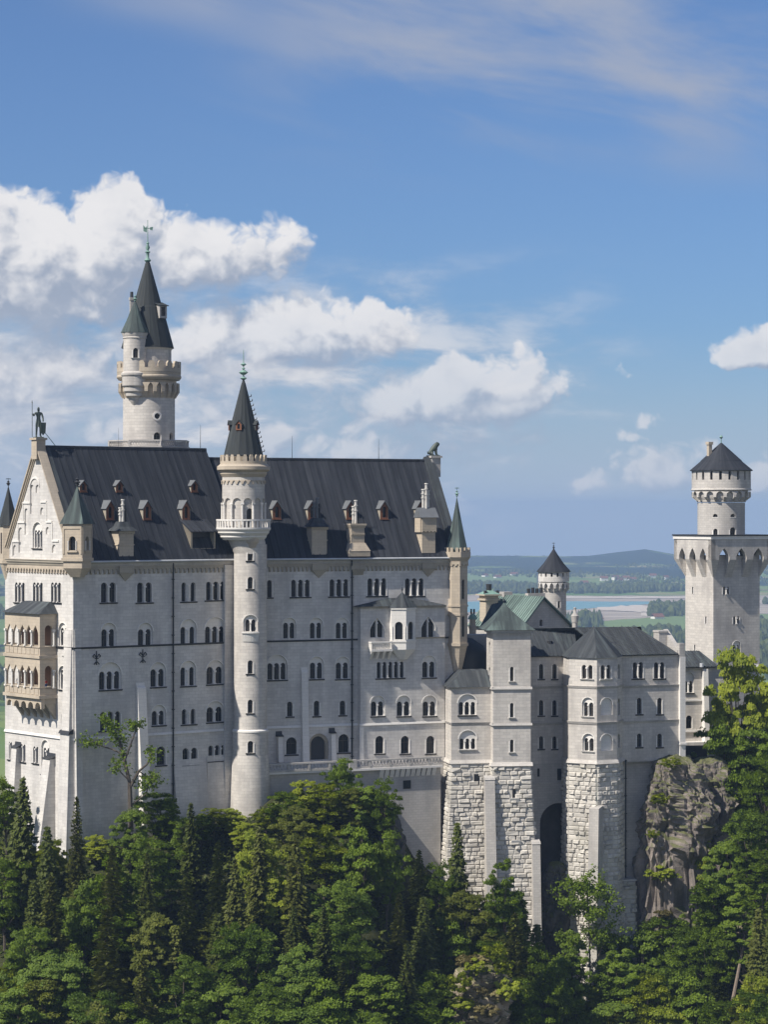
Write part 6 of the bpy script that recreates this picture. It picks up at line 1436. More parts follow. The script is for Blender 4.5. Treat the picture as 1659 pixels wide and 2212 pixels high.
fld = t.mix(hs.outputs[0], (.10, .18, .035), (.19, .25, .065)); fld = t.mix(t.ss(hs.outputs[1], .72, .9), fld, (.27, .25, .12))
wn_ = t.noise(flat, .0022, 5, .6); wood = t.ss(t.m('ADD', wn_, t.m('MULTIPLY', t.ss(sp.outputs[1], 6500, 10500), .13)), .52, .56)
fld = t.mix(wood, fld, (.020, .034, .018))
t.put(b.inputs['Base Color'], t.mix(far, near_c, fld)); b.inputs['Roughness'].default_value = .95; b.inputs['Specular IOR Level'].default_value = .1
me = bpy.data.meshes.new('ground'); me.from_pydata(vs_, [], fs_); me.polygons.foreach_set('use_smooth', [True] * len(fs_)); me.materials.append(m)
o = bpy.data.objects.new('ground', me); C.objects.link(o); tag(o, kind='structure')

# lake and its bare shores
def sheet(name, pts, z, mat, kind='structure'):
    me = bpy.data.meshes.new(name); 
    r = delaunay_2d_cdt([Vector(p) for p in pts], [(i, (i + 1) % len(pts)) for i in range(len(pts))], [], 1, 1e-3)
    fs = [f for f in r[2] if inside((sum(r[0][i].x for i in f) / 3, sum(r[0][i].y for i in f) / 3), pts)]
    me.from_pydata([(p.x, p.y, z) for p in r[0]], [], fs); me.materials.append(mat); o = bpy.data.objects.new(name, me); C.objects.link(o); tag(o, kind=kind); return o
def shore(xa, xb, ya, yb, amp, seed, n=60):
    """strip between two wavering shore lines, given in frame columns and rows, laid on the plain"""
    Yo = lambda py: 204 * F / (py - CY); pts = []
    for s_, py in ((1, yb), (-1, ya)):
        for i in range(n + 1):
            f = i / n if s_ > 0 else 1 - i / n; q = py(f) if callable(py) else py
            q += amp * noise.fractal(Vector((f * 9 + seed, s_ * 3.3, seed)), 1., 2., 4) * min(1, 6 * f, 6 * (1 - f)) if amp else 0
            Y = Yo(q); pts.append(((xa + (xb - xa) * f - CX) / F * Y, Y))
    return pts
m, t, b = material('water'); b.inputs['Base Color'].default_value = (.17, .34, .35, 1); b.inputs['Roughness'].default_value = .35; b.inputs['Specular IOR Level'].default_value = .3
MATS['water'] = m
m, t, b = material('sand'); n_ = t.noise(t.mapping(pos(t), (.004, .016, 1)), 1., 6, .6); t.put(b.inputs['Base Color'], t.mix(t.ss(n_, .35, .68), (.24, .20, .155), (.44, .385, .31))); b.inputs['Roughness'].default_value = .95
sheet('sand_shore', shore(600, 1800, 1285.5, lambda f: 1347 - 10 * max(0, f - .55) / .45, 2.2, 3.1), -203.8, m)
sheet('lake_water', shore(500, 1450, lambda f: 1299 + 1 * f, lambda f: 1322 - 20 * max(0, f - .7) / .3, 1.6, 7.7), -203.4, MATS['water'])
m2, t, b = material('gravel'); b.inputs['Base Color'].default_value = (.54, .48, .40, 1); b.inputs['Roughness'].default_value = .95
sheet('gravel_bar', shore(1290, 1480, lambda f: 1309 + 6 * abs(f - .5), lambda f: 1318 + 8 * f, 2.5, 1.3), -203.0, m2); sheet('gravel_bar', shore(1385, 1475, 1322, 1331, 2.5, 4.3), -203.0, m2); sheet('gravel_bar', shore(1180, 1560, 1289, 1292.5, 1.2, 9.3), -203.0, m2)
m3, t, b = material('meadow'); n_ = t.noise(t.mapping(pos(t), (.01, .01, 1)), 1., 4, .6); t.put(b.inputs['Base Color'], t.mix(n_, (.12, .19, .045), (.17, .245, .07))); b.inputs['Roughness'].default_value = .95
sheet('meadow', shore(1270, 1900, lambda f: 1345 - 17 * min(1, f * 3.), 1420, 2., 5.3), -203.2, m3); sheet('meadow', shore(880, 1160, 1240, 1263, 2.5, 2.2), -203.2, m3); sheet('meadow', shore(1222, 1300, 1257, 1275, 2., 6.2), -203.2, m3)

# far woods: a mass of low crowns nobody could count
rng = np.random.default_rng(5)
mb = MB()
def far_tree(px, Y, h, con):
    x = (px - CX) / F * Y; z = float(ground(x, Y)) - .5; r = h * (.24 if con else .42); n = 6; ph = rng.random() * 6
    prof = ((.0, .8), (.35, 1.), (1., .04)) if con else ((0, .75), (.45, 1.), (.85, .6), (1., .1))
    vv, ff = [], []
    for f, k in prof:
        for i in range(n): q = ph + 2 * math.pi * i / n; rr = r * k * (.8 + .4 * rng.random()); vv.append((x + rr * math.cos(q), Y + rr * math.sin(q), z + h * f * (.94 + .1 * rng.random())))
    for k in range(len(prof) - 1):
        for i in range(n): ff.append((k * n + i, k * n + (i + 1) % n, (k + 1) * n + (i + 1) % n, (k + 1) * n + i))
    ff.append(tuple(range((len(prof) - 1) * n, len(prof) * n))); mb.add(vv, ff, [[(0, 0)] * len(f) for f in ff], float(rng.random()))
for (a, b_, y0, y1, n, h0, h1, con) in ((980, 1500, 6350, 6900, 900, 10, 18, .3), (1320, 1500, 6300, 6750, 420, 12, 22, .3), (1405, 1500, 4950, 5400, 150, 12, 22, .4), (1150, 1300, 4420, 4800, 120, 10, 26, .8), (1285, 1500, 3850, 4200, 230, 12, 22, .6), (1625, 1720, 2400, 6500, 330, 14, 22, .5),
                                    (-80, 25, 2200, 6500, 330, 14, 22, .5), (940, 1720, 7000, 9600, 2300, 7, 12, .5), (940, 1720, 9600, 11000, 700, 3, 6, .5), (-80, 30, 7000, 10800, 250, 8, 13, .5), (1000, 1160, 6750, 7100, 240, 10, 18, .4)):
    for _ in range(n):
        px = rng.uniform(a, b_); Y = rng.uniform(y0, y1)
        if n > 240 and fb((px - CX) / F * Y, Y * .5, 420, 3) < (-.02 if y0 < 6999 else .08): continue
        far_tree(px, Y, rng.uniform(h0, h1), rng.random() < con)
o = mb.build('far_woods', 'needle_dark'); tag(o, kind='stuff')

# a few farmhouses beyond the lake
for px, py_ in ((1048, 1246), (1075, 1249), (1110, 1243), (1262, 1262), (1305, 1252), (1330, 1250), (1338, 1256), (1352, 1251), (1366, 1254), (1410, 1246), (1438, 1250), (1290, 1342), (1420, 1337)):
    Y = 204 * F / (py_ - CY); x = (px - CX) / F * Y; z = float(ground(x, Y)); t = thing('farmhouse', 'tiny white farmhouse with a red roof in the hazy fields of the far plain', 'house', (x, Y, z), 'farmhouses on the far plain')
    a = R(10 + px % 50); S = Plane(x, Y, a); L, D_, h = 11, 7, 5
    mb = MB(); mb.box(S, -L, L, z - 6, z + h, -D_, D_); mb.build('wall', 'pale_stone', t); mb = MB()
    slope(mb, S.f(-L - 1, z + h - .5, D_ + 1), S.f(L + 1, z + h - .5, D_ + 1), S.f(L + 1, z + h + 6, 0), S.f(-L - 1, z + h + 6, 0), .4); slope(mb, S.f(L + 1, z + h - .5, -D_ - 1), S.f(-L - 1, z + h - .5, -D_ - 1), S.f(-L - 1, z + h + 5.99, 0), S.f(L + 1, z + h + 5.99, 0), .4); mb.build('roof', 'red_wood', t)

# ------------------------------------------------------------------ rocks
def rock(name, label, px, py, Y, rx, ry, rz, mat, seed, amp=.3, box=.55, group=None):
    c = P(px, py, Y); nu, nv = 150, 130; vv, ff = [], []
    for j in range(nv + 1):
        th = math.pi * j / nv
        for i in range(nu):
            ph = 2 * math.pi * i / nu; d = Vector((math.sin(th) * math.cos(ph), math.sin(th) * math.sin(ph), math.cos(th)))
            e = Vector([math.copysign(abs(k) ** box, k) for k in d]); e = d.lerp(e, .6)
            q = Vector((e.x * rx, e.y * ry, e.z * rz)); s = q + Vector((seed, seed * 2, 0))
            n = noise.fractal(s / 5., 1., 2., 3) * 1.1 + noise.ridged_multi_fractal(s / 3.2, .9, 2., 5, 1., 2.) * .45 - .5 + noise.fractal(s * .9, .9, 2., 3) * .18
            q += Vector((d.x, d.y, d.z * .5)) * n * amp * min(rx, rz) * .8
            k = (q.z * .42 + noise.noise(s / 2.6) * 1.3 + q.x * .12); st = k - math.floor(k)
            cr = abs(noise.noise(Vector((s.x / 2.2, s.y / 2.2, s.z / 6.)) * 1.1)); cr = -1.1 * max(0., .1 - cr) / .1
            q += Vector((d.x, d.y, 0)) * ((st ** 1.7 - .4) * .75 + cr * .6 + noise.noise(s * 1.7) * .22) * min(1., min(rx, rz) / 4)
            vv.append(tuple(c + q))
    for j in range(nv):
        for i in range(nu): a = j * nu + i; b = j * nu + (i + 1) % nu; ff.append((a, a + nu, b + nu, b))
    me = bpy.data.meshes.new(name); me.from_pydata(vv, [], ff); me.materials.append(MATS[mat]); o = bpy.data.objects.new(name, me); C.objects.link(o)
    return tag(o, label, 'rock', group)
rock('rock_outcrop', 'tall grey brown cliff rising under the right end of the knights wing', 1458, 1905, 439.5, 6.6, 5.6, 21.5, 'cliff_rock', 3.1, .3, .38)
rock('rock_outcrop', 'broad grey rock shoulder tufted with grass, right of the tall cliff', 1527, 1760, 443.5, 4.6, 4.5, 10, 'cliff_rock', 8.4, .3)
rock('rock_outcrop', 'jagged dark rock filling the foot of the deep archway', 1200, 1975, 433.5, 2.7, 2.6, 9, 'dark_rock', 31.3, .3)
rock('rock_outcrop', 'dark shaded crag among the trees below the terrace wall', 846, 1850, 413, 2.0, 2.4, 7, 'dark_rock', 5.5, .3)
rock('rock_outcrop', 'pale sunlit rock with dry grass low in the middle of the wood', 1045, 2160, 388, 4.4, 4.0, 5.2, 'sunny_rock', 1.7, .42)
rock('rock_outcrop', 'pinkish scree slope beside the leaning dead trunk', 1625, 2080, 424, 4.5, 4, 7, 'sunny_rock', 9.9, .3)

# ------------------------------------------------------------------ tree prototypes
def leaf_mesh(name, c, nrm, size, tone, mat, stretch=1.35, axis=None):
    n = len(c); rg = np.random.default_rng(n)
    nrm = nrm / np.linalg.norm(nrm, axis=1, keepdims=True)
    r = rg.normal(size=(n, 3)) if axis is None else axis
    t1 = np.cross(nrm, r); t1 /= np.maximum(np.linalg.norm(t1, axis=1, keepdims=True), 1e-6); t2 = np.cross(nrm, t1)
    if axis is not None: t1, t2 = t2, t1
    s = size[:, None]; L = t1 * s * stretch * .5; W = t2 * s * .5; bend = nrm * s * .18
    v = np.stack([c - L, c + W - bend, c + L, c - W - bend], 1).reshape(-1, 3)
    me = bpy.data.meshes.new(name); me.vertices.add(4 * n); me.vertices.foreach_set('co', v.ravel())
    me.loops.add(4 * n); me.loops.foreach_set('vertex_index', np.arange(4 * n, dtype=np.int32)); me.polygons.add(n)
    me.polygons.foreach_set('loop_start', np.arange(0, 4 * n, 4, dtype=np.int32)); me.polygons.foreach_set('loop_total', np.full(n, 4, dtype=np.int32))
    a = me.attributes.new('tone', 'FLOAT', 'FACE'); a.data.foreach_set('value', tone.astype(np.float32)); me.materials.append(MATS[mat]); me.update(calc_edges=True); return me
def limb_mesh(name, segs, mat='bark'):
    mb = MB()
    for a, b, r0, r1 in segs: mb.cyl(a, b, r0, r1, 6)
    o = mb.build(name, mat); me = o.data; bpy.data.objects.remove(o); return me
def unit(rg, n): d = rg.normal(size=(n, 3)); return d / np.linalg.norm(d, axis=1, keepdims=True)
def broadleaf(seed, mat, H=12., Rr=4., lobes=46, per=190, leaf=.40, low=.16, flat=1.):
    lobes = int(lobes * 2.3); per = int(per * 1.2); leaf *= .58
    rg = np.random.default_rng(seed); base = H * low; ch = (H - base) / 2; cz = base + ch
    d = unit(rg, lobes); d[:, 2] = d[:, 2] * .95 + .08; fr = rg.uniform(.30, 1.0, lobes) ** .6
    wob = 1 + .28 * np.sin(3 * np.arctan2(d[:, 1], d[:, 0]) + seed) + .15 * np.sin(5 * d[:, 2] * 2 + seed)
    Cn = np.stack([d[:, 0] * fr * Rr * wob, d[:, 1] * fr * Rr * wob, cz + d[:, 2] * fr * ch * flat], 1)
    rl = Rr * rg.uniform(.09, .31, lobes)
    allc, alln, allt = [], [], []
    for i in range(lobes):
        q = unit(rg, per); q[:, 2] = np.abs(q[:, 2]) * .75 + q[:, 2] * .25
        rr = rl[i] * rg.uniform(.2, 1.25, per) ** .6
        p = Cn[i] + q * rr[:, None] * np.array([1, 1, .72]); allc.append(p); alln.append(q + rg.normal(size=(per, 3)) * .7 + np.array([-.8, -.75, .9]))
        allt.append(np.clip(rg.normal(.45, .2, per) + rg.normal(0, .2), 0, 1))
    c = np.concatenate(allc); me = leaf_mesh('crown', c, np.concatenate(alln), rg.uniform(.5, 1.5, len(c)) * leaf, np.concatenate(allt), mat)
    segs = [((0, 0, -2), (0, 0, base * .9), .28, .22), ((0, 0, base * .9), (rg.normal() * .4, rg.normal() * .4, cz + ch * .5), .22, .06)]
    for i in range(0, lobes, 7): segs.append(((0, 0, base * .8 + (Cn[i][2] - base) * .35), tuple(Cn[i]), .1, .03))
    return me, limb_mesh('trunk', segs), H, Rr * 1.15
def conifer(seed, mat, H=20., Rr=4.0, droop=.35, dens=1.):
    rg = np.random.default_rng(seed); C_, Nn, Ax, Sz, Tn = [], [], [], [], []; segs = [((0, 0, -2), (0, 0, H * .98), .28, .03)]
    z = H * .06
    while z < H * .985:
        f = z / H; L = Rr * (1 - f) ** .82 * rg.uniform(.85, 1.1) + .12; nb = int(6 + 4 * (1 - f)); ph = rg.random() * 6
        for k in range(nb):
            q = ph + 2 * math.pi * k / nb + rg.normal() * .15; l_ = L * rg.uniform(.72, 1.15); dr = droop * rg.uniform(.6, 1.4)
            n = max(2, int(l_ / .30 * dens)); s_ = np.linspace(.12, 1, n)
            for w_ in (-1, 0, 1):
                lat = w_ * (.34 * l_ * (s_) * (1.05 - s_) * 1.6) + rg.normal(size=n) * .05
                px_l = s_ * l_; pz = z - dr * (s_ ** 1.3) * l_ + .16 * l_ * s_ ** 3 + rg.normal(size=n) * .06 - abs(w_) * .1
                C_.append(np.stack([px_l * math.cos(q) - lat * math.sin(q), px_l * math.sin(q) + lat * math.cos(q), pz], 1))
                nn = np.tile(np.array([[-.4, -.5, 1.]]), (n, 1)) + rg.normal(size=(n, 3)) * .38; Nn.append(nn)
                Ax.append(np.tile(np.array([[math.cos(q + w_ * .7), math.sin(q + w_ * .7), -dr - .25]]), (n, 1)) + rg.normal(size=(n, 3)) * .2)
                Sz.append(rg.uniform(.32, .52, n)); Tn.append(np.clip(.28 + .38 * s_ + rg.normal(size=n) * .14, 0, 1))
            if k % 2 == 0: segs.append(((0, 0, z), (l_ * .8 * math.cos(q), l_ * .8 * math.sin(q), z - dr * l_ * .6), .05, .02))
        z += .42 + .16 * rg.random()
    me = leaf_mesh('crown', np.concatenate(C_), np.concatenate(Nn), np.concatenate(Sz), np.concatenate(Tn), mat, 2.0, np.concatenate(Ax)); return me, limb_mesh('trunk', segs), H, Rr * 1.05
PROTO = {'green': [broadleaf(1, 'leaf_green'), broadleaf(2, 'leaf_green', 13, 3.8, 52), broadleaf(3, 'leaf_green', 11, 4.4, 50)],
         'lime': [broadleaf(4, 'leaf_lime', 10, 4.2, 44), broadleaf(5, 'leaf_lime', 12, 3.9, 48)],
         'blue': [broadleaf(6, 'leaf_blue', 12, 4.6, 56, 200, .36), broadleaf(7, 'leaf_blue', 13, 4.2, 56, 200, .36)],
         'olive': [broadleaf(8, 'leaf_olive', 12, 3.8, 46)],
         'tall': [broadleaf(9, 'leaf_green', 17, 3.2, 60, 150, .38, .12)],
         'spruce': [conifer(11, 'needle_dark'), conifer(12, 'needle_dark', 21, 3.5, .45)],
         'goldspruce': [conifer(13, 'needle_olive', 20, 4.0, .3), conifer(14, 'needle_olive', 19, 3.6, .42)]}
WORDS = {'green': ('broadleaf_tree', 'tree', 'mid green broadleaf tree'), 'lime': ('broadleaf_tree', 'tree', 'bright yellow green broadleaf tree'), 'blue': ('broadleaf_tree', 'tree', 'cool green broadleaf tree'), 'olive': ('broadleaf_tree', 'tree', 'olive brown broadleaf tree'),
         'tall': ('broadleaf_tree', 'tree', 'slender tall green tree'), 'spruce': ('spruce_tree', 'tree', 'dark green spruce'), 'goldspruce': ('spruce_tree', 'tree', 'olive green spruce')}
TREES = []
def plant(kind, px, py, H, wpx=None, var=None, maxd=170.):
    yf0 = float(np.interp((px - CX) / F * 420, XF, YF)) - 2.2
    lo, hi = 250., yf0
    def gap(Y): return (CY - py) / F * Y - float(ground((px - CX) / F * Y, Y))
    if gap(hi) >= H: Y = hi; H = gap(hi)
    else:
        for _ in range(40):
            mid = (lo + hi) / 2
            if gap(mid) < H: hi = mid
            else: lo = mid
        Y = (lo + hi) / 2
    x = (px - CX) / F * Y; z = float(ground(x, Y)) - .3
    k = len(TREES); var = k % len(PROTO[kind]) if var is None else var
    crown, trunk, h0, r0 = PROTO[kind][var]; s = H / h0; sx = s if wpx is None else (wpx / 2 / F * Y) / r0
    sx = min(max(sx, s * .55), s * 1.6)
    nm, cat, _ = WORDS[kind]
    t = thing(nm, None, cat, (x, Y, z)); t.rotation_euler[2] = (k * 2.39) % 6.28; t.scale = (sx, sx, s)
    for mesh in (crown, trunk): o = bpy.data.objects.new(mesh.name.split('.')[0], mesh); C.objects.link(o); o.parent = t
    TREES.append((t, kind, px, py)); return t
LIST = [('spruce', 50, 1672, 24, 118), ('goldspruce', 166, 1710, 19, 70), ('green', 14, 1684, 12, 90), ('green', 282, 1736, 12, 90), ('green', 345, 1702, 10, 100), ('spruce', 412, 1724, 15, 66), ('green', 395, 1755, 9, 70), ('lime', 462, 1738, 5, 70), ('lime', 500, 1745, 4.5, 60), ('lime', 575, 1738, 5, 60), ('green', 435, 1752, 6, 60), ('lime', 530, 1768, 6, 70),
        ('green', 615, 1700, 8, 80), ('lime', 655, 1676, 8, 80), ('green', 736, 1640, 10, 90), ('lime', 700, 1682, 9, 80), ('green', 782, 1688, 10, 80), ('green', 828, 1686, 12, 80), ('olive', 760, 1700, 9, 80), ('olive', 640, 1740, 12, 110), ('lime', 112, 1815, 8, 80), ('lime', 205, 1795, 6, 60),
        ('green', 330, 1800, 15, 130), ('green', 250, 1856, 14, 120), ('lime', 555, 1800, 13, 110), ('lime', 700, 1770, 13, 120), ('green', 775, 1790, 15, 120), ('goldspruce', 640, 1800, 20, 110), ('spruce', 470, 1812, 18, 84), ('lime', 590, 1880, 12, 100), ('green', 10, 1840, 15, 130), ('goldspruce', 110, 1880, 20, 120), ('green', 180, 1906, 14, 110), ('spruce', 405, 1872, 20, 96), ('goldspruce', 508, 1850, 22, 110),
        ('green', 835, 1800, 15, 90), ('spruce', 905, 1830, 14, 80), ('spruce', 988, 1764, 22, 84), ('green', 945, 1868, 14, 100), ('green', 1020, 1930, 13, 80), ('spruce', 915, 1930, 18, 110), ('goldspruce', 862, 1920, 16, 80), ('green', 730, 1890, 15, 110), ('tall', 1085, 1846, 24, 95), ('goldspruce', 1112, 1960, 20, 116), ('spruce', 1160, 1985, 18, 100), ('green', 1062, 2020, 12, 90), ('green', 975, 1990, 13, 110),
        ('green', 62, 1985, 16, 150), ('goldspruce', 232, 1950, 24, 150), ('olive', 335, 1975, 15, 130), ('blue', 395, 2066, 16, 170), ('blue', 530, 1985, 17, 140), ('blue', 640, 2040, 16, 150), ('blue', 757, 2012, 15, 130), ('green', 806, 2090, 14, 130), ('spruce', 880, 2030, 20, 110), ('green', 935, 2085, 13, 120), ('blue', 120, 2055, 15, 170), ('goldspruce', 310, 2060, 20, 120), ('spruce', 700, 1950, 20, 100), ('spruce', 470, 1960, 18, 100), ('lime', 30, 2075, 12, 100),
        ('blue', 40, 2130, 15, 170), ('blue', 190, 2130, 15, 180), ('blue', 290, 2165, 14, 150), ('green', 470, 2110, 15, 160), ('blue', 575, 2125, 15, 160), ('green', 700, 2115, 15, 160), ('green', 780, 2170, 14, 150), ('green', 880, 2150, 14, 140), ('green', 950, 2180, 12, 120), ('blue', 395, 2190, 13, 160),
        ('green', 1090, 1905, 18, 116), ('spruce', 1128, 1935, 20, 100), ('green', 1140, 2020, 16, 120), ('tall', 1238, 2000, 20, 90), ('green', 1205, 2075, 16, 110), ('green', 1330, 2000, 16, 84), ('lime', 1290, 2120, 12, 90), ('green', 1175, 2090, 16, 120), ('green', 1150, 2160, 14, 130), ('tall', 1340, 2040, 18, 110), ('blue', 1225, 2150, 14, 110), ('green', 1385, 1995, 17, 130), ('green', 1445, 2055, 16, 130), ('lime', 1400, 2110, 14, 130), ('green', 1320, 2150, 14, 130), ('green', 1530, 2000, 16, 130), ('green', 1490, 2110, 15, 140), ('lime', 1640, 2110, 14, 110), ('green', 1560, 2150, 14, 120), ('lime', 1450, 2180, 12, 140), ('lime', 1630, 2190, 10, 120), ('green', 1300, 2090, 14, 100),
        ('spruce', 102, 1772, 21, 90), ('goldspruce', 242, 1812, 22, 110), ('goldspruce', 560, 1776, 20, 100), ('spruce', 318, 1834, 21, 96), ('green', 1548, 1700, 12, 70), ('lime', 1594, 1416, 21, 128), ('lime', 1652, 1478, 20, 110), ('green', 1556, 1545, 13, 84), ('green', 1612, 1560, 17, 130), ('green', 1655, 1640, 17, 110), ('green', 1570, 1668, 14, 110), ('green', 1622, 1740, 17, 130), ('lime', 1545, 1735, 7, 50), ('green', 1574, 1800, 15, 110), ('tall', 1648, 1830, 18, 110), ('lime', 1515, 1805, 8, 56), ('green', 1518, 1880, 9, 60), ('green', 1540, 1890, 14, 110), ('tall', 1606, 1900, 18, 110), ('green', 1512, 1955, 12, 90), ('green', 1572, 1985, 14, 100), ('goldspruce', 1640, 1950, 20, 110)]
for a in LIST: plant(*a)
# hidden filler between the rows, so that no bare slope shows from a step aside
rg = np.random.default_rng(77)
for _ in range(46):
    px = rg.uniform(-40, 1690); py = rg.uniform(1880, 2230)
    if 1180 < px < 1400 and py < 2120 or 960 < px < 1110 and py > 2020 or 1400 < px < 1530 and py < 1960 or 1560 < px < 1640 and 1980 < py < 2150: continue
    plant(('green', 'blue', 'spruce', 'olive', 'goldspruce')[int(rg.integers(5))], px, py, rg.uniform(11, 16))
# labels: kind, row of the slope, what stands above, order where several would read alike
LAND = ((-1e9, 'under the white gable'), (150, 'under the west facade'), (440, 'under the stair tower'), (640, 'under the terrace'), (900, 'under the corner building'), (1050, 'under the square tower'), (1220, 'under the bay tower'), (1380, 'under the cliff'), (1500, 'under the gate tower'))
ROWS = ((0, 'at castle foot'), (1790, 'high up'), (1930, 'midway down'), (2060, 'low down'), (2150, 'at the bottom'))
ORD = ['first', 'second', 'third', 'fourth', 'fifth', 'sixth', 'seventh', 'eighth', 'ninth', 'tenth']
bins = {}
for t, kind, px, py in TREES:
    key = (kind, [w_ for l, w_ in ROWS if py >= l][-1], [w_ for l, w_ in LAND if px >= l][-1]); bins.setdefault(key, []).append((px, t))
for (kind, row, land), lst in bins.items():
    lst.sort(key=lambda q: q[0])
    for i, (px, t) in enumerate(lst):
        t['label'] = f"{WORDS[kind][2]} {row} {land}" + ('' if len(lst) == 1 else f", {ORD[i]} from left"); t['group'] = 'trees on the castle slope'

# sparse tree with bare limbs before the shaded facade, thin tree before the rusticated pillar
def sparse(name, label, px, py_top, py_base, Y, limbs, nleaf, mat, spread, bark='bark', leaf=.34):
    b = P(px, py_base, Y); t = thing(name, label, 'tree', b); segs = []; tips = []; rg = np.random.default_rng(int(px)); k = Y / F
    for pts, r0 in limbs:
        q = [((x - px) * k, dy * k, (py_base - y) * k) for x, y, dy in pts]
        for i in range(len(q) - 1):
            f0 = 1 - i / len(q) * .75; f1 = 1 - (i + 1) / len(q) * .75; segs.append((q[i], q[i + 1], r0 * f0, r0 * f1))
            if i >= (len(q) - 1) * .35: tips += [Vector(q[i]).lerp(Vector(q[i + 1]), g_) for g_ in (.3, .6, 1.)]
    mb = MB()
    for a, c, r0, r1 in segs: mb.cyl(Vector(a) + b, Vector(c) + b, r0, r1, 6)
    n0 = len(segs)
    tw = []
    for p in tips:
        for _ in range(4):
            e = Vector((rg.normal() * spread, rg.normal() * spread, abs(rg.normal()) * spread * .7)); mb.cyl(Vector(p) + b, Vector(p) + b + e, .035, .012, 4); tw.append((Vector(p), e))
    o = mb.build('trunk', bark, t)
    if nleaf:
        c = np.array([tuple(p + e * rg.uniform(.3, 1.15) + Vector(rg.normal(size=3) * .35)) for p, e in (tw[int(rg.integers(len(tw)))] for _ in range(nleaf))])
        me = leaf_mesh('crown', c, rg.normal(size=(nleaf, 3)) + np.array([0, 0, .6]), rg.uniform(.6, 1.3, nleaf) * leaf, np.clip(rg.normal(.5, .2, nleaf), 0, 1), mat); o = bpy.data.objects.new('crown', me); C.objects.link(o); o.parent = t
    return t
sparse('sparse_tree', 'thin half bare tree with crooked limbs in front of the shaded west facade', 283, 1555, 1760, 398.5, [([(283, 1790, 0), (281, 1720, 0), (280, 1690, 0), (268, 1640, 5), (258, 1600, 0), (240, 1575, -5), (228, 1560, 0)], .42), ([(281, 1700, 0), (300, 1665, -6), (318, 1650, 0), (328, 1625, 5)], .26), ([(264, 1628, 0), (240, 1618, 8), (215, 1610, 4), (196, 1605, 0)], .16), ([(268, 1645, 0), (282, 1610, -8), (292, 1580, 0), (296, 1566, 0)], .18), ([(300, 1665, 0), (320, 1680, 6), (330, 1700, 0)], .12), ([(283, 1690, 0), (262, 1668, -5), (250, 1650, 0)], .12), ([(281, 1740, 0), (315, 1715, 5), (325, 1680, 3)], .14)], 1900, 'leaf_green', 1.0)
sparse('sparse_tree', 'tall thin leafy tree standing in front of the rusticated pillar', 1276, 1905, 2200, 424, [([(1276, 2230, 0), (1277, 2150, 0), (1274, 2060, 0), (1272, 1980, 0), (1268, 1930, 0), (1266, 1905, 0)], .2), ([(1275, 2100, 0), (1300, 2050, 5), (1318, 2010, 3)], .09), ([(1275, 2090, 0), (1240, 2050, -5), (1215, 2030, 0)], .09), ([(1273, 2040, 0), (1300, 1990, 5), (1312, 1950, 0)], .08), ([(1273, 2030, 0), (1245, 1985, 5), (1228, 1950, 0)], .08), ([(1271, 1980, 0), (1290, 1945, 0), (1298, 1920, 0)], .06), ([(1275, 2130, 0), (1240, 2100, 4), (1206, 2080, 0)], .09), ([(1275, 2150, 0), (1310, 2110, 4), (1330, 2085, 0)], .09), ([(1270, 1960, 0), (1250, 1930, 0), (1243, 1915, 0)], .06)], 6500, 'leaf_green', 1.5)
mb = MB()
t = thing('dead_tree', 'leaning bare dead trunk among the trees on the right slope', 'tree', P(1585, 2150, 415)); a = P(1583, 2160, 415); c = P(1613, 2003, 415); mb.cyl(a, c, .34, .16, 7); rg = np.random.default_rng(3)
for i in range(26):
    p = a.lerp(c, rg.uniform(.3, .95)); mb.cyl(p, p + Vector((rg.uniform(-.4, 1.9), rg.uniform(-1, 1), rg.uniform(-1.6, -.2))), .06, .02, 4)
mb.build('trunk', 'dead_bark', t)
# shrubs on cliffs and walls
BUSH = broadleaf(21, 'leaf_lime', 2., 1.5, 16, 90, .3, .02); DRY = broadleaf(22, 'dry_grass', 1.6, 1.6, 14, 80, .3, .02)
def shrub(px, py, Y, w_, h_, lab, proto=BUSH):
    c = P(px, py, Y); t = bpy.data.objects.new('shrub', proto[0]); C.objects.link(t); t.location = c; tag(t, lab, 'shrub', 'shrubs on the rocks'); t.scale = (w_ / 2 / F * Y / 1.6, w_ / 2 / F * Y / 1.6, h_ / F * Y / 2.); t.rotation_euler[2] = px
shrub(1448, 1662, 434, 46, 26, 'mossy yellow tuft on top of the tall cliff'); shrub(1424, 1740, 432.6, 44, 26, 'bright green tuft on the face of the tall cliff'); shrub(1410, 1812, 433.5, 30, 20, 'small green tuft low at the left edge of the cliff', BUSH); shrub(1432, 1905, 432.6, 70, 34, 'lime green bush hanging at the foot of the cliff'); shrub(1436, 1985, 432.8, 44, 24, 'small bush in the hollow at the bottom of the cliff', DRY); shrub(1500, 1690, 446, 50, 20, 'yellowish shrub on the rock shoulder')
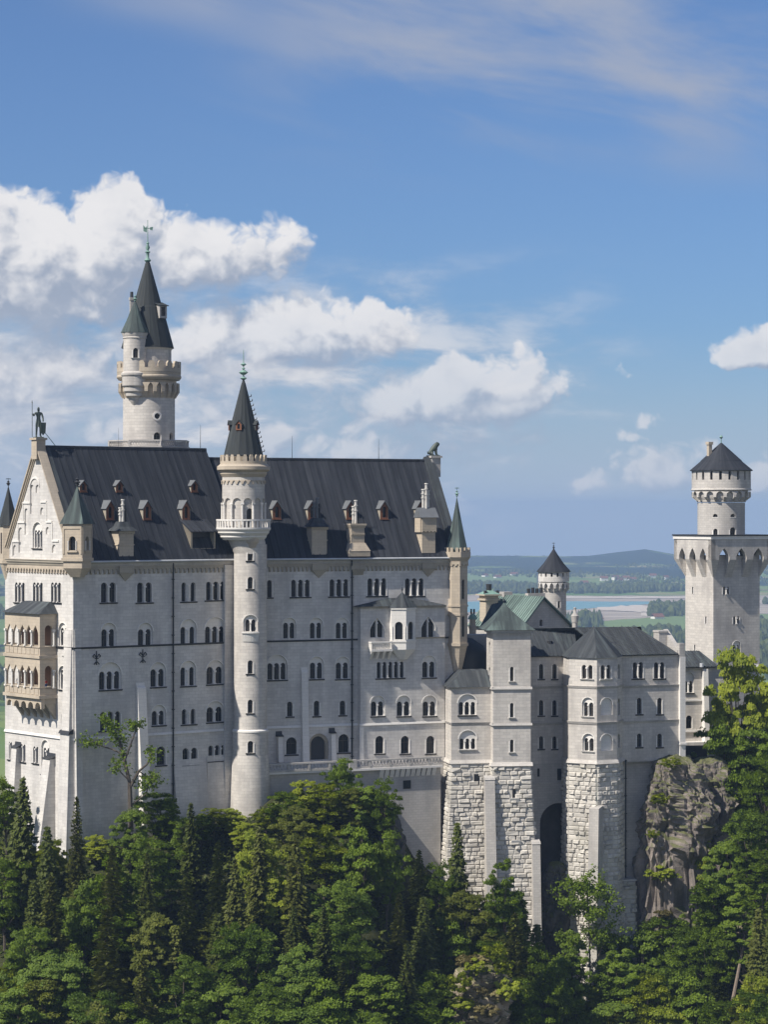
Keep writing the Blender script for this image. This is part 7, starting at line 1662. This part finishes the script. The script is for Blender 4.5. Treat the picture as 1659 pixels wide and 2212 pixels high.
shrub(990, 2150, 382.5, 60, 50, 'leafy bush at the left edge of the sunlit rock'); shrub(1065, 2075, 384.5, 60, 36, 'spreading green bush crowning the sunlit rock'); shrub(1100, 2165, 383, 60, 50, 'round green bush at the right edge of the sunlit rock'); shrub(1040, 2150, 382.5, 34, 20, 'small dry tuft in the centre of the sunlit rock', DRY); shrub(1030, 2110, 383, 50, 40, 'yellow green bush in the middle of the sunlit rock'); shrub(1085, 2110, 384, 44, 40, 'low green bush at the upper right of the sunlit rock'); shrub(1045, 2200, 383, 70, 40, 'straw bush at the very bottom of the sunlit rock', DRY); shrub(1010, 2095, 385, 60, 40, 'dry yellow grass bush on the left of the sunlit rock', DRY); shrub(1050, 2080, 385, 50, 22, 'straw coloured grass tuft on top of the sunlit rock', DRY); shrub(1075, 2160, 384, 60, 30, 'dry grass tuft low on the sunlit rock', DRY); shrub(1000, 2185, 384, 60, 34, 'green and yellow shrub at the lower left of the sunlit rock')
# undergrowth over the slope: one mass of leaves
rg = np.random.default_rng(9); n = 60000
x = rg.uniform(-85, 95, n); yf = np.interp(x, XF, YF); d = rg.uniform(.0, 75, n) ** 1.0; y = yf - .5 - d
z = ground(x, y); cl = np.array([fb(a, b_, 3.2, 3) for a, b_ in zip(x, y)]); z = z + np.clip(cl * 2.2 + .7, .05, 2.2) * rg.uniform(.2, 1, n)
me = leaf_mesh('undergrowth', np.stack([x, y, z], 1), rg.normal(size=(n, 3)) * .7 + np.array([0, -.3, .8]), rg.uniform(.35, .75, n), np.clip(rg.normal(.4, .2, n), 0, 1), 'scrub_leaf'); o = bpy.data.objects.new('undergrowth', me); C.objects.link(o); tag(o, kind='stuff')

# ------------------------------------------------------------------ air
mb = MB(); mb.hexa([(-7500, -40, -348), (7500, -40, -348), (7500, 14500, -348), (-7500, 14500, -348), (-7500, -40, 58), (7500, -40, 58), (7500, 14500, 58), (-7500, 14500, 58)])
hm = bpy.data.materials.new('haze_air'); hm.use_nodes = True; t = NT(hm.node_tree); t.n.clear(); pv = t.new('ShaderNodeVolumePrincipled'); out = t.new('ShaderNodeOutputMaterial'); t.l.new(pv.outputs[0], out.inputs['Volume'])
pv.inputs['Color'].default_value = (.47, .68, 1., 1); pv.inputs['Density'].default_value = 8.5e-5; pv.inputs['Anisotropy'].default_value = 0.; pv.inputs['Density Attribute'].default_value = ''
try: hm.cycles.homogeneous_volume = True
except Exception: pass
MATS['haze_air'] = hm
o = mb.build('haze', 'haze_air'); tag(o, kind='stuff')
# every casement light, pane and repeated part keeps Blender's own suffix
